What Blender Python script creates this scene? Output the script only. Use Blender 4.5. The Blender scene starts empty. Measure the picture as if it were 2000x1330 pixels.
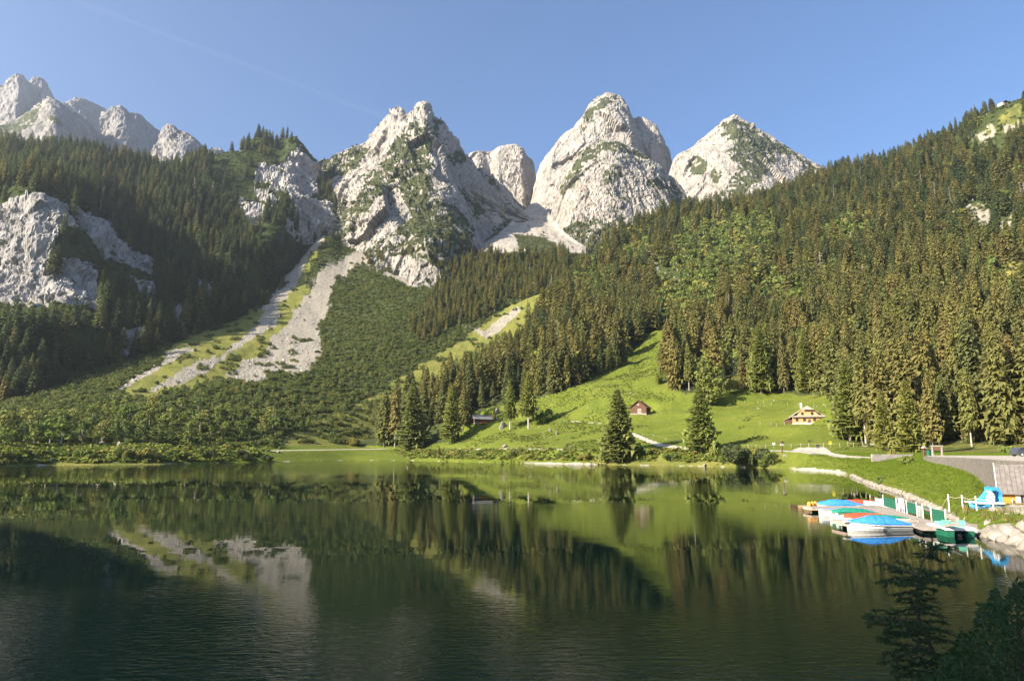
import bpy, math, random
import numpy as np
from mathutils import Vector, Matrix

random.seed(7)
RNG = np.random.default_rng(11)
SC = bpy.context.scene
COL = SC.collection

# ------------------------------------------------------------------ camera
FPX, CX, CY, HZ, EYE = 1333.0, 1000.0, 665.0, 880.0, 5.8
PITCH = math.atan((HZ - CY) / FPX)
cam_data = bpy.data.cameras.new('camera')
cam_data.sensor_width = 36.0
cam_data.lens = 36.0 * FPX / 2000.0
cam_data.clip_start, cam_data.clip_end = 0.1, 30000.0
cam = bpy.data.objects.new('camera', cam_data)
COL.objects.link(cam)
cam.location = (0, 0, EYE)
cam.rotation_euler = (math.pi / 2 + PITCH, 0, 0)
SC.camera = cam

# ------------------------------------------------------------------ sky and sun
SUN = Vector((-0.76, -0.47, 0.48)).normalized()          # direction towards the sun
SUN_ELEV = math.asin(SUN.z)
SUN_ROT = math.atan2(SUN.x, SUN.y)
world = bpy.data.worlds.new('World')
SC.world = world
world.use_nodes = True
wn = world.node_tree
sky = wn.nodes.new('ShaderNodeTexSky')
sky.sky_type = 'NISHITA'
sky.sun_disc = False
sky.sun_elevation = SUN_ELEV
sky.sun_rotation = SUN_ROT
sky.altitude = 900
sky.air_density = 1.0
sky.dust_density = 2.0
sky.ozone_density = 5.5
bg = wn.nodes['Background']
bg.inputs['Strength'].default_value = 0.073
wn.links.new(sky.outputs['Color'], bg.inputs['Color'])
sun_data = bpy.data.lights.new('sun', 'SUN')
sun_data.energy = 5.0
sun_data.angle = math.radians(0.5)
sun_data.color = (1.0, 0.885, 0.71)
sun = bpy.data.objects.new('sun', sun_data)
COL.objects.link(sun)
sun.rotation_euler = SUN.to_track_quat('Z', 'Y').to_euler()
sun.location = (-200, -100, 200)
SC.view_settings.view_transform = 'Standard'
SC.view_settings.look = 'None'
SC.view_settings.exposure = 1.75
SC.view_settings.gamma = 1.0
SC.view_settings.use_curve_mapping = False
SC.render.engine = 'CYCLES'
SC.cycles.max_bounces = 6
SC.cycles.diffuse_bounces = 3
SC.cycles.glossy_bounces = 3
SC.cycles.transparent_max_bounces = 8
SC.cycles.volume_bounces = 0
SC.cycles.caustics_reflective = False
SC.cycles.caustics_refractive = False

# ------------------------------------------------------------------ geometry of the view
CP, SP = math.cos(PITCH), math.sin(PITCH)
def ray(px, py):
    x = (np.asarray(px, float) - CX) / FPX
    y = (CY - np.asarray(py, float)) / FPX
    return x, CP - y * SP, SP + y * CP
def P(px, py, d):
    """the point at ground distance d seen at photograph position px, py"""
    x, yy, z = ray(px, py)
    k = d / yy
    return np.array([x * k, d + 0 * k, EYE + z * k])
def W(px, py, z=0.0):
    """the point at height z seen at photograph position px, py (below the horizon)"""
    x, yy, zz = ray(px, py)
    k = (z - EYE) / zz
    return np.array([x * k, yy * k, z + 0 * k])
def Z(px, d, z):
    py = HZ
    for _ in range(6):
        x, yy, zz = ray(px, py)
        cur = EYE + zz * d / yy
        py += (cur - z) * FPX / d
    return P(px, py, d)
def proj(X, Y, Zz):
    x, y, z = X, Y, Zz - EYE
    f = y * CP + z * SP
    u = -y * SP + z * CP
    return CX + FPX * x / f, CY - FPX * u / f

# ------------------------------------------------------------------ noise
_perm = np.random.default_rng(3).permutation(512).astype(np.int64)
_perm = np.concatenate([_perm, _perm, _perm])
_g = np.random.default_rng(4).normal(size=(512, 3))
_g /= np.linalg.norm(_g, axis=1)[:, None]
def noise3(x, y, z):
    x, y, z = np.broadcast_arrays(np.asarray(x, float), np.asarray(y, float), np.asarray(z, float))
    xi, yi, zi = np.floor(x).astype(np.int64), np.floor(y).astype(np.int64), np.floor(z).astype(np.int64)
    xf, yf, zf = x - xi, y - yi, z - zi
    xi &= 511; yi &= 511; zi &= 511
    u = xf**3 * (xf * (xf * 6 - 15) + 10); v = yf**3 * (yf * (yf * 6 - 15) + 10); w = zf**3 * (zf * (zf * 6 - 15) + 10)
    def g(i, j, k):
        h = _perm[_perm[_perm[(xi + i) & 511] + ((yi + j) & 511)] + ((zi + k) & 511)]
        gr = _g[h]
        return gr[..., 0] * (xf - i) + gr[..., 1] * (yf - j) + gr[..., 2] * (zf - k)
    def mix(a, b, t): return a + t * (b - a)
    return 1.5 * mix(mix(mix(g(0,0,0), g(1,0,0), u), mix(g(0,1,0), g(1,1,0), u), v),
                     mix(mix(g(0,0,1), g(1,0,1), u), mix(g(0,1,1), g(1,1,1), u), v), w)
def fbm(x, y, z, octs=4, gain=0.5):
    a, s, t = 1.0, 0.0, 0.0
    for i in range(octs):
        s = s + a * noise3(x * 2**i + 17.3 * i, y * 2**i + 5.1 * i, z * 2**i + 9.7 * i); t += a; a *= gain
    return s / t
def ridged(x, y, z, octs=4, gain=0.55):
    a, s, t = 1.0, 0.0, 0.0
    for i in range(octs):
        n = 1 - np.abs(noise3(x * 2**i + 3.3 * i, y * 2**i + 8.1 * i, z * 2**i + 1.7 * i)) * 1.9
        s = s + a * n; t += a; a *= gain
    return s / t
def blocks(x, y, z, seed=0):
    """faceted rock: every point takes the height and tilt of its nearest block centre"""
    xi, yi, zi = np.floor(x).astype(np.int64), np.floor(y).astype(np.int64), np.floor(z).astype(np.int64)
    best = np.full(x.shape, 1e9); val = np.zeros(x.shape)
    T = np.random.default_rng(77 + seed).random((1024, 7))
    for i in (-1, 0, 1):
        for j in (-1, 0, 1):
            for k in (-1, 0, 1):
                a, b, c = xi + i, yi + j, zi + k
                h = (a * 73856093 ^ b * 19349663 ^ c * 83492791) & 1023
                t = T[h]
                dx, dy, dz = x - a - t[..., 0], y - b - t[..., 1], z - c - t[..., 2]
                d = dx*dx + dy*dy + dz*dz
                m = d < best
                v = (t[..., 3] - 0.5) + (t[..., 4] - 0.5) * 1.6 * dx + (t[..., 5] - 0.5) * 1.6 * dy + (t[..., 6] - 0.5) * 1.6 * dz
                val = np.where(m, v, val); best = np.where(m, d, best)
    return val
def smooth(a, b, x):
    t = np.clip((x - a) / (b - a), 0, 1)
    return t * t * (3 - 2 * t)
def inpoly(px, py, poly):
    px, py = np.asarray(px), np.asarray(py)
    r = np.zeros(px.shape, bool)
    n = len(poly)
    for i in range(n):
        x1, y1 = poly[i]; x2, y2 = poly[(i + 1) % n]
        if y1 == y2: continue
        c = ((y1 > py) != (y2 > py)) & (px < (x2 - x1) * (py - y1) / (y2 - y1) + x1)
        r ^= c
    return r
def inany(px, py, polys):
    r = np.zeros(np.shape(px), bool)
    for p in polys: r |= inpoly(px, py, p)
    return r

# ------------------------------------------------------------------ monotone cubic
def pchip(x, y, xn):
    """x (n,), y (n, m) -> (len(xn), m)"""
    x = np.asarray(x, float); y = np.asarray(y, float)
    h = np.diff(x)[:, None]; dl = np.diff(y, axis=0) / h
    d = np.zeros_like(y)
    if len(x) > 2:
        w1 = 2 * h[1:] + h[:-1]; w2 = h[1:] + 2 * h[:-1]
        ok = dl[:-1] * dl[1:] > 0
        with np.errstate(all='ignore'):
            m = (w1 + w2) / (w1 / dl[:-1] + w2 / dl[1:])
        d[1:-1] = np.where(ok, m, 0)
    d[0] = dl[0]; d[-1] = dl[-1]
    xn = np.asarray(xn, float)
    i = np.clip(np.searchsorted(x, xn) - 1, 0, len(x) - 2)
    hh = h[i]; t = ((xn - x[i]) / hh[:, 0])[:, None]
    return ((2*t**3 - 3*t**2 + 1) * y[i] + (t**3 - 2*t**2 + t) * hh * d[i]
            + (-2*t**3 + 3*t**2) * y[i+1] + (t**3 - t**2) * hh * d[i+1])

# ------------------------------------------------------------------ materials
def new_mat(name):
    m = bpy.data.materials.new(name)
    m.use_nodes = True
    nt = m.node_tree
    nt.nodes.clear()
    out = nt.nodes.new('ShaderNodeOutputMaterial')
    b = nt.nodes.new('ShaderNodeBsdfPrincipled')
    b.inputs['Roughness'].default_value = 0.9
    b.inputs['Specular IOR Level'].default_value = 0.2
    nt.links.new(b.outputs[0], out.inputs[0])
    return m, nt, b
def N(nt, typ, **kw):
    n = nt.nodes.new(typ)
    for k, v in kw.items():
        if k in n.inputs.keys(): n.inputs[k].default_value = v
        else: setattr(n, k, v)
    return n
def ramp(nt, fac, stops):
    r = nt.nodes.new('ShaderNodeValToRGB')
    els = r.color_ramp.elements
    while len(els) < len(stops): els.new(0.5)
    for e, (p, c) in zip(els, stops):
        e.position = p; e.color = (*c, 1)
    nt.links.new(fac, r.inputs[0])
    return r.outputs[0]
def mixc(nt, fac, a, b, mode='MIX'):
    m = nt.nodes.new('ShaderNodeMix'); m.data_type = 'RGBA'; m.blend_type = mode
    for s, v in ((m.inputs[0], fac), (m.inputs[6], a), (m.inputs[7], b)):
        if hasattr(v, 'is_linked'): nt.links.new(v, s)
        elif isinstance(v, (int, float)): s.default_value = v
        else: s.default_value = (*v, 1)
    return m.outputs[2]
def math_n(nt, op, a, b=0.0, clamp=False):
    m = nt.nodes.new('ShaderNodeMath'); m.operation = op; m.use_clamp = clamp
    for s, v in ((m.inputs[0], a), (m.inputs[1], b)):
        if hasattr(v, 'is_linked'): nt.links.new(v, s)
        else: s.default_value = v
    return m.outputs[0]
def tex_noise(nt, scale, detail=4, rough=0.55, coord='Object', stretch=None, dist=0.0):
    tc = nt.nodes.new('ShaderNodeTexCoord')
    src = tc.outputs[coord]
    if stretch:
        mp = nt.nodes.new('ShaderNodeMapping'); mp.inputs['Scale'].default_value = stretch
        nt.links.new(src, mp.inputs[0]); src = mp.outputs[0]
    n = nt.nodes.new('ShaderNodeTexNoise')
    n.inputs['Scale'].default_value = scale; n.inputs['Detail'].default_value = detail
    n.inputs['Roughness'].default_value = rough; n.inputs['Distortion'].default_value = dist
    nt.links.new(src, n.inputs['Vector'])
    return n.outputs[0]
def bump(nt, b, height, strength, distance):
    n = nt.nodes.new('ShaderNodeBump')
    n.inputs['Strength'].default_value = strength; n.inputs['Distance'].default_value = distance
    nt.links.new(height, n.inputs['Height']); nt.links.new(n.outputs[0], b.inputs['Normal'])
_plain = {}
def plain(name, col, rough=0.8, var=0.15, scale=6.0, spec=0.3, bumpd=0.0):
    """one real colour with a little grain"""
    if name in _plain: return _plain[name]
    m, nt, b = new_mat(name)
    n = tex_noise(nt, scale, 5, 0.6)
    lo = tuple(c * (1 - var) for c in col); hi = tuple(min(1, c * (1 + var)) for c in col)
    nt.links.new(ramp(nt, n, [(0.3, lo), (0.7, hi)]), b.inputs['Base Color'])
    b.inputs['Roughness'].default_value = rough; b.inputs['Specular IOR Level'].default_value = spec
    if bumpd: bump(nt, b, n, 0.6, bumpd)
    _plain[name] = m
    return m

# ------------------------------------------------------------------ objects
def tag(o, label=None, cat=None, group=None, kind=None):
    if label: o['label'] = label
    if cat: o['category'] = cat
    if group: o['group'] = group
    if kind: o['kind'] = kind
    return o
def link(name, data, parent=None):
    o = bpy.data.objects.new(name, data)
    COL.objects.link(o)
    if parent is not None: o.parent = parent
    return o
def empty(name, loc, rz=0.0):
    o = link(name, None)
    o.empty_display_size = 0.3
    o.location = loc; o.rotation_euler = (0, 0, rz)
    return o
def np_mesh(name, verts, quads, mat=None, smooth_=False):
    me = bpy.data.meshes.new(name)
    verts = np.asarray(verts, np.float32); quads = np.asarray(quads, np.int32)
    k = quads.shape[1]
    me.vertices.add(len(verts)); me.vertices.foreach_set('co', verts.ravel())
    me.loops.add(quads.size); me.loops.foreach_set('vertex_index', quads.ravel())
    me.polygons.add(len(quads))
    me.polygons.foreach_set('loop_start', np.arange(0, quads.size, k, dtype=np.int32))
    me.polygons.foreach_set('use_smooth', np.full(len(quads), smooth_))
    if mat: me.materials.append(mat)
    me.update(calc_edges=True)
    return me
class MB:
    """collects boxes, bars, tubes and prisms into ONE mesh"""
    def __init__(s): s.v, s.f = [], []
    def add(s, vs, fs):
        n = len(s.v); s.v += [tuple(v) for v in vs]; s.f += [tuple(i + n for i in f) for f in fs]
        return s
    def box(s, c, size, rz=0.0, M=None):
        x, y, z = (k / 2 for k in size)
        vs = [Vector((i * x, j * y, k * z)) for k in (-1, 1) for j in (-1, 1) for i in (-1, 1)]
        R = M or Matrix.Rotation(rz, 3, 'Z')
        vs = [R @ v + Vector(c) for v in vs]
        return s.add(vs, [(0,2,3,1), (4,5,7,6), (0,1,5,4), (1,3,7,5), (3,2,6,7), (2,0,4,6)])
    def bar(s, a, b, r0, r1=None, n=6):
        r1 = r0 if r1 is None else r1
        a, b = Vector(a), Vector(b); d = (b - a).normalized()
        u = d.orthogonal().normalized(); w = d.cross(u)
        vs = []
        for p, r in ((a, r0), (b, r1)):
            for i in range(n):
                t = 2 * math.pi * i / n
                vs.append(p + u * (r * math.cos(t)) + w * (r * math.sin(t)))
        fs = [(i, (i + 1) % n, n + (i + 1) % n, n + i) for i in range(n)]
        fs += [tuple(range(n - 1, -1, -1)), tuple(range(n, 2 * n))]
        return s.add(vs, fs)
    def tube(s, pts, r, n=6):
        rs = r if hasattr(r, '__len__') else [r] * len(pts)
        for i in range(len(pts) - 1): s.bar(pts[i], pts[i + 1], rs[i], rs[i + 1], n)
        return s
    def prism(s, poly, axis_from, axis_to):
        """poly: list of 3-D points (a planar outline) swept by the vector axis_to - axis_from"""
        d = Vector(axis_to) - Vector(axis_from)
        n = len(poly); vs = [Vector(p) for p in poly] + [Vector(p) + d for p in poly]
        fs = [tuple(range(n - 1, -1, -1)), tuple(range(n, 2 * n))] + [(i, (i + 1) % n, n + (i + 1) % n, n + i) for i in range(n)]
        return s.add(vs, fs)
    def mesh(s, name, mat, smooth_=False):
        me = bpy.data.meshes.new(name)
        me.from_pydata(s.v, [], s.f); me.materials.append(mat)
        if smooth_: me.polygons.foreach_set('use_smooth', [True] * len(me.polygons))
        me.update()
        return me
    def build(s, name, mat, parent=None, smooth_=False):
        return link(name, s.mesh(name, mat, smooth_), parent)

# ------------------------------------------------------------------ lofted terrain sheets
class Sheet:
    """a piece of land lofted through contour lines given from the water upwards"""
    def __init__(s, contours, a0, a1, step_px=2.4, lin=()):
        acols = np.linspace(a0, a1, max(8, int((a1 - a0) * FPX / step_px)))
        Yk, Zk = [], []
        for ci, c in enumerate(contours):
            pts = np.array(c, float); a = pts[:, 0] / pts[:, 1]
            o = np.argsort(a); a = a[o]; pts = pts[o]
            keep = np.concatenate([[True], np.diff(a) > 1e-5]); a = a[keep]; pts = pts[keep]
            if ci in lin:
                yz = np.stack([np.interp(acols, a, pts[:, 1]), np.interp(acols, a, pts[:, 2])], 1)
            else:
                ac = np.clip(acols, a[0], a[-1])
                yz = pchip(a, pts[:, 1:], ac)
            Yk.append(yz[:, 0]); Zk.append(yz[:, 1])
        Yk, Zk = np.array(Yk), np.array(Zk)                      # (K, n)
        K = len(contours)
        tk, rows = [0.0], [0.0]
        for k in range(K - 1):
            x0, y0 = proj(acols * Yk[k], Yk[k], Zk[k]); x1, y1 = proj(acols * Yk[k+1], Yk[k+1], Zk[k+1])
            dpx = np.mean(np.abs(y1 - y0)); dd = np.mean(np.hypot(Yk[k+1] - Yk[k], Zk[k+1] - Zk[k]))
            n = int(np.clip(dpx / step_px + 2, 3, 220))
            rows += list(tk[-1] + (np.arange(1, n + 1) / n) * max(dd, 0.5)); tk.append(tk[-1] + max(dd, 0.5))
        rows = np.array(rows); tk = np.array(tk)
        s.Y = pchip(tk, Yk, rows); s.Zg = pchip(tk, Zk, rows); s.X = acols[None, :] * s.Y
        s.rows, s.tk, s.a = rows, tk, acols
        s.shape = s.Y.shape
    def normals(s):
        Pn = np.stack([s.X, s.Y, s.Zg], -1)
        n = np.cross(np.gradient(Pn, axis=1), np.gradient(Pn, axis=0))
        n /= np.linalg.norm(n, axis=-1, keepdims=True) + 1e-9
        return n
    def displace(s, amount, n=None):
        n = s.normals() if n is None else n
        s.X = s.X + n[..., 0] * amount; s.Y = s.Y + n[..., 1] * amount; s.Zg = s.Zg + n[..., 2] * amount
    def pix(s): return proj(s.X, s.Y, s.Zg)
    def build(s, name, mat, masks=None, smooth_=True):
        h, w = s.shape
        v = np.stack([s.X, s.Y, s.Zg], -1).reshape(-1, 3)
        i = np.arange(h * w).reshape(h, w)
        q = np.stack([i[:-1, :-1], i[:-1, 1:], i[1:, 1:], i[1:, :-1]], -1).reshape(-1, 4)
        me = np_mesh(name, v, q, mat, smooth_)
        if masks is not None:
            at = me.color_attributes.new('mask', 'FLOAT_COLOR', 'POINT')
            c = np.zeros((h * w, 4), np.float32)
            for k, m in enumerate(masks): c[:, k] = np.broadcast_to(m, (h, w)).ravel()
            at.data.foreach_set('color', c.ravel())
        o = link(name, me)
        o['kind'] = 'structure'
        return o
    def sample(s, n, rng, mask=None):
        """n points spread evenly over the land by area"""
        Pn = np.stack([s.X, s.Y, s.Zg], -1)
        e1 = Pn[:-1, 1:] - Pn[:-1, :-1]; e2 = Pn[1:, :-1] - Pn[:-1, :-1]
        ar = np.abs(e1[..., 0] * e2[..., 1] - e1[..., 1] * e2[..., 0]) + 0.35 * np.linalg.norm(np.cross(e1, e2), axis=-1)
        if mask is not None: ar = ar * mask[:-1, :-1]
        cdf = np.cumsum(ar.ravel()); cdf /= cdf[-1]
        idx = np.searchsorted(cdf, rng.random(n))
        r, c = np.unravel_index(idx, ar.shape)
        u, v = rng.random(n)[:, None], rng.random(n)[:, None]
        p = (Pn[r, c] * (1-u) * (1-v) + Pn[r, c+1] * u * (1-v) + Pn[r+1, c] * (1-u) * v + Pn[r+1, c+1] * u * v)
        return p, (r, c)
def ground_at(sheet, X, Y):
    """height of a sheet under one point"""
    d = (sheet.X - X)**2 + (sheet.Y - Y)**2
    k = np.argsort(d.ravel())[:4]
    w = 1 / (d.ravel()[k] + 1e-6)
    return float((sheet.Zg.ravel()[k] * w).sum() / w.sum())
# ================================================================== LAND
# contour points: a(px, py, d) seen in the photograph at ground distance d; z(px, d, height); w(px, py) on the water
def cl(kind, pts):
    if kind == 'p': return [P(*p) for p in pts]
    if kind == 'z': return [Z(*p) for p in pts]
    return [W(p[0], p[1], 0.0) for p in pts]
def shifted(c, dd, z):
    out = []
    for p in c:
        k = (p[1] + dd) / p[1]
        out.append(np.array([p[0] * k, p[1] + dd, z]))
    return out

# --- right side: shore, meadow, forested slope
rs_water = cl('w', [(560,899),(640,898.5),(720,898),(800,899),(900,901.5),(1000,904),(1100,906),(1210,908),(1350,910),(1500,914),
                    (1580,918),(1640,924),(1665,931),(1700,946),(1760,966),(1800,982),(1832,998),(1860,1016),(1890,1035),(1930,1049),(2000,1066),(2100,1095),(2400,1190)])
RS = Sheet([
    shifted(rs_water, -4.0, -2.2),
    rs_water,
    [np.array([p[0]*(p[1]+dd)/p[1], p[1]+dd, zz]) for p, dd, zz in zip(rs_water,
        [6,6,6,6,6,5,5,5,4,4,3,3,3,3,2.6,2.4,2.0,2.4,3,4,5.5,5.5,5], [1.2,1.2,1.2,1.4,1.6,1.6,1.6,1.6,1.6,1.6,1.0,0.8,1.1,1.2,1.1,1.1,1.0,1.0,1.2,1.3,1.4,1.6,2.0])],
    cl('z', [(560,447,2.5),(640,452,2.6),(720,455,3.2),(800,435,4.5),(900,400,6.4),(1000,346,6.6),(1100,318,6.3),(1210,296,6.0),(1350,278,5.9),(1500,246,5.7),(1560,226,5.3),
             (1620,200,3.9),(1665,176,3.4),(1700,152,3.2),(1760,122,2.9),(1800,100,2.6),(1830,84,2.2),(1860,70,1.5),(1890,60,1.3),(1930,57,1.2),(2000,55,1.2),(2100,50,1.4),(2400,34,1.8)]),
    cl('z', [(560,452,3.0),(640,458,3.2),(720,461,3.8),(800,441,5.0),(900,404,7.0),(1000,350,7.0),(1100,322,6.6),(1210,300,6.2),(1350,282,6.1),(1500,250,5.9),(1560,235,5.6),
             (1620,215,4.6),(1665,190,4.3),(1700,172,4.2),(1760,142,4.1),(1800,122,4.0),(1830,108,3.6),(1860,96,3.3),(1890,86,2.9),(1930,74,1.6),(2000,66,1.2),(2100,56,1.5),(2400,38,2.0)]),
    cl('z', [(560,462,4.5),(640,466,5.0),(720,468,5.5),(800,452,7.0),(900,412,9.5),(1000,360,9.2),(1100,330,8.4),(1210,308,7.8),(1350,290,7.6),(1500,260,7.2),(1560,246,6.9),
             (1620,228,6.3),(1665,206,5.3),(1700,192,5.0),(1760,168,4.9),(1800,158,4.9),(1830,152,4.9),(1860,148,4.9),(1890,145,4.9),(1930,142,4.9),(2000,140,4.9),(2100,130,4.9),(2400,100,4.9)]),
    cl('p', [(560,870,480),(640,868,480),(760,866,474),(900,858,430),(1000,845,400),(1100,852,365),(1210,852,330),(1350,856,310),(1500,856,283),(1600,858,258),(1700,873,232),(1800,880,205),(1900,880,192),(2000,880,182),(2400,880,142)]),
    cl('p', [(560,855,520),(640,855,520),(760,850,505),(900,828,450),(1000,815,440),(1100,815,410),(1210,815,375),(1350,812,350),(1500,806,330),(1600,802,318),(1700,815,284),(1800,850,236),(1900,858,212),(2000,860,196),(2400,862,160)]),
    cl('p', [(560,850,545),(640,848,550),(760,815,540),(900,785,500),(1000,772,480),(1100,773,450),(1210,770,420),(1350,764,400),(1500,766,372),(1600,766,352),(1700,770,322),(1800,795,285),(1900,805,255),(2000,810,235),(2400,820,200)]),
    cl('p', [(560,848,560),(640,846,565),(720,838,570),(850,782,560),(950,718,580),(1020,674,620),(1100,690,560),(1210,690,540),(1300,685,520),(1500,690,470),(1700,690,400),(2000,690,310),(2400,690,260)]),
    cl('p', [(560,848,575),(640,846,580),(720,837,590),(850,780,585),(950,714,610),(1020,666,655),(1100,612,690),(1210,610,685),(1300,605,650),(1500,600,600),(1700,600,520),(2000,600,400),(2400,600,330)]),
    cl('p', [(560,850,600),(640,848,610),(720,842,630),(850,788,630),(950,722,650),(1020,670,700),(1080,594,770),(1150,540,850),(1210,520,850),(1300,512,820),(1500,500,760),(1700,500,660),(2000,500,520),(2400,500,430)]),
    cl('p', [(560,855,640),(640,853,650),(720,848,670),(850,796,680),(950,730,700),(1020,678,750),(1080,595,820),(1150,528,910),(1210,478,960),(1300,440,1000),(1400,420,1000),(1500,405,980),(1700,405,850),(2000,395,680),(2400,380,560)]),
    cl('p', [(560,858,660),(640,856,670),(720,852,690),(850,800,700),(950,735,720),(1020,684,770),(1080,600,840),(1150,526,940),(1210,472,1000),(1300,440,1060),(1370,428,1100),(1450,424,1120),(1530,402,1150),(1600,375,1150),(1640,354,1150),
             (1700,338,1100),(1800,300,1020),(1860,268,980),(1900,248,950),(1950,222,910),(1975,212,890),(2000,208,870),(2060,180,850),(2400,60,760)]),
    [np.array([p[0]*1.15, p[1]*1.15, p[2]-50]) for p in cl('p', [(560,858,660),(640,856,670),(720,852,690),(850,800,700),(950,735,720),(1020,684,770),(1080,600,840),(1150,526,940),(1210,472,1000),(1300,440,1060),(1370,428,1100),(1450,424,1120),(1530,402,1150),(1600,375,1150),(1640,354,1150),
             (1700,338,1100),(1800,300,1020),(1860,268,980),(1900,248,950),(1950,222,910),(1975,212,890),(2000,208,870),(2060,180,850),(2400,60,760)])],
], -0.34, 1.02, 2.6)

# --- middle: left shore, scrub, scree fan
fan_water = cl('w', [(-500,925),(-200,917),(0,911.5),(100,908.5),(200,908),(300,907),(400,904.5),(500,902.5),(600,900.5),(700,899),(800,899),(900,899),(1160,899)])
FAN = Sheet([
    shifted(fan_water, -5.0, -2.5),
    fan_water,
    shifted(fan_water, 5.0, 1.3),
    cl('z', [(-500,185,4.6),(-200,222,4.8),(0,264,4.9),(100,293,5.0),(200,299,5.0),(300,312,5.1),(400,345,5.2),(500,376,5.6),(600,410,6.0),(700,452,6.6),(800,470,7.0),(900,480,7),(1160,490,7)]),
    cl('z', [(-500,189,4.8),(-200,226,5.0),(0,268,5.1),(100,297,5.2),(200,303,5.2),(300,316,5.3),(400,349,5.4),(500,380,5.8),(600,415,6.2),(700,457,6.8),(800,476,7.2),(900,486,7),(1160,496,7)]),
    cl('p', [(-500,868,240),(-200,862,280),(0,858,318),(150,855,338),(300,855,356),(500,858,415),(650,862,470),(760,860,520),(900,850,560),(1160,840,600)]),
    cl('p', [(-500,850,330),(-200,820,370),(0,806,410),(150,798,430),(300,792,455),(500,785,525),(650,780,590),(800,770,650),(950,725,720),(1160,690,760)]),
    cl('p', [(-500,848,400),(-200,812,440),(0,795,470),(150,755,545),(300,725,580),(500,712,670),(650,705,715),(800,700,740),(950,665,800),(1050,610,850),(1160,570,860)]),
    cl('p', [(-500,847,430),(-200,810,470),(0,790,505),(150,738,600),(300,690,680),(400,655,750),(500,645,795),(650,635,845),(800,632,850),(950,612,880),(1050,580,900),(1160,550,920)]),
    cl('p', [(-500,846,450),(-200,808,490),(0,787,525),(150,732,640),(300,676,730),(400,634,820),(500,594,900),(530,580,930),(600,566,960),(700,562,985),(820,572,960),(950,562,960),(1050,545,970),(1160,530,980)]),
    cl('p', [(-500,846,470),(-200,808,510),(0,785,545),(150,729,665),(240,700,720),(390,637,850),(500,590,950),(530,572,985),(580,518,1080),(640,462,1180),(680,486,1170),(715,490,1180),(760,524,1120),(820,552,1080),(880,527,1080),(950,502,1080),(1100,497,1100),(1160,502,1100)]),
    [np.array([p[0]*1.12, p[1]*1.12, p[2]-30]) for p in cl('p', [(-500,846,470),(-200,808,510),(0,785,545),(150,729,665),(240,700,720),(390,637,850),(500,590,950),(530,572,985),(580,518,1080),(640,462,1180),(680,486,1170),(715,490,1180),(760,524,1120),(820,552,1080),(880,527,1080),(950,502,1080),(1100,497,1100),(1160,502,1100)])],
], -1.12, 0.13, 2.6)

# --- left mountain with forest and cliffs
lm_crest = [(-600,240,1100),(-300,275,1120),(0,300,1150),(60,304,1150),(130,302,1150),(200,322,1150),(250,336,1180),(330,346,1220),(390,326,1300),(430,306,1330),(452,299,1350),(470,301,1350),(480,290,1370),(495,283,1390),(510,279,1400),(530,281,1400),(545,279,1400),(560,274,1400),(578,271,1400),(590,285,1400),(600,303,1400),(612,325,1420),(625,345,1450),(680,360,1480)]
LM = Sheet([
    cl('p', [(-600,900,380),(-300,870,400),(0,822,480),(150,772,570),(240,737,640),(390,672,760),(530,609,920),(600,545,1080),(640,510,1150),(680,500,1200)]),
    cl('p', [(-600,700,480),(-300,680,500),(0,655,560),(100,645,590),(240,620,690),(390,590,800),(530,555,985),(600,500,1130),(640,468,1220),(680,470,1250)]),
    cl('p', [(-600,590,580),(-300,580,600),(0,572,640),(100,590,640),(180,587,680),(260,560,740),(390,520,880),(530,470,1020),(600,440,1150),(640,440,1200),(680,445,1250)]),
    cl('p', [(-600,390,640),(-300,390,660),(0,388,690),(60,388,690),(125,402,715),(150,418,740),(200,444,770),(280,492,830),(390,460,960),(480,430,1060),(530,420,1100),(600,385,1220),(640,400,1280),(680,410,1300)]),
    cl('p', [(-600,330,860),(-300,350,880),(0,352,900),(150,362,920),(280,410,950),(390,400,1060),(480,370,1180),(540,335,1270),(570,330,1290),(600,350,1330),(640,370,1370),(680,380,1400)]),
    cl('p', lm_crest),
    [np.array([p[0]*1.12, p[1]*1.12, p[2]-60]) for p in cl('p', lm_crest)],
], -1.15, -0.24, 2.2, lin=(5,))

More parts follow.
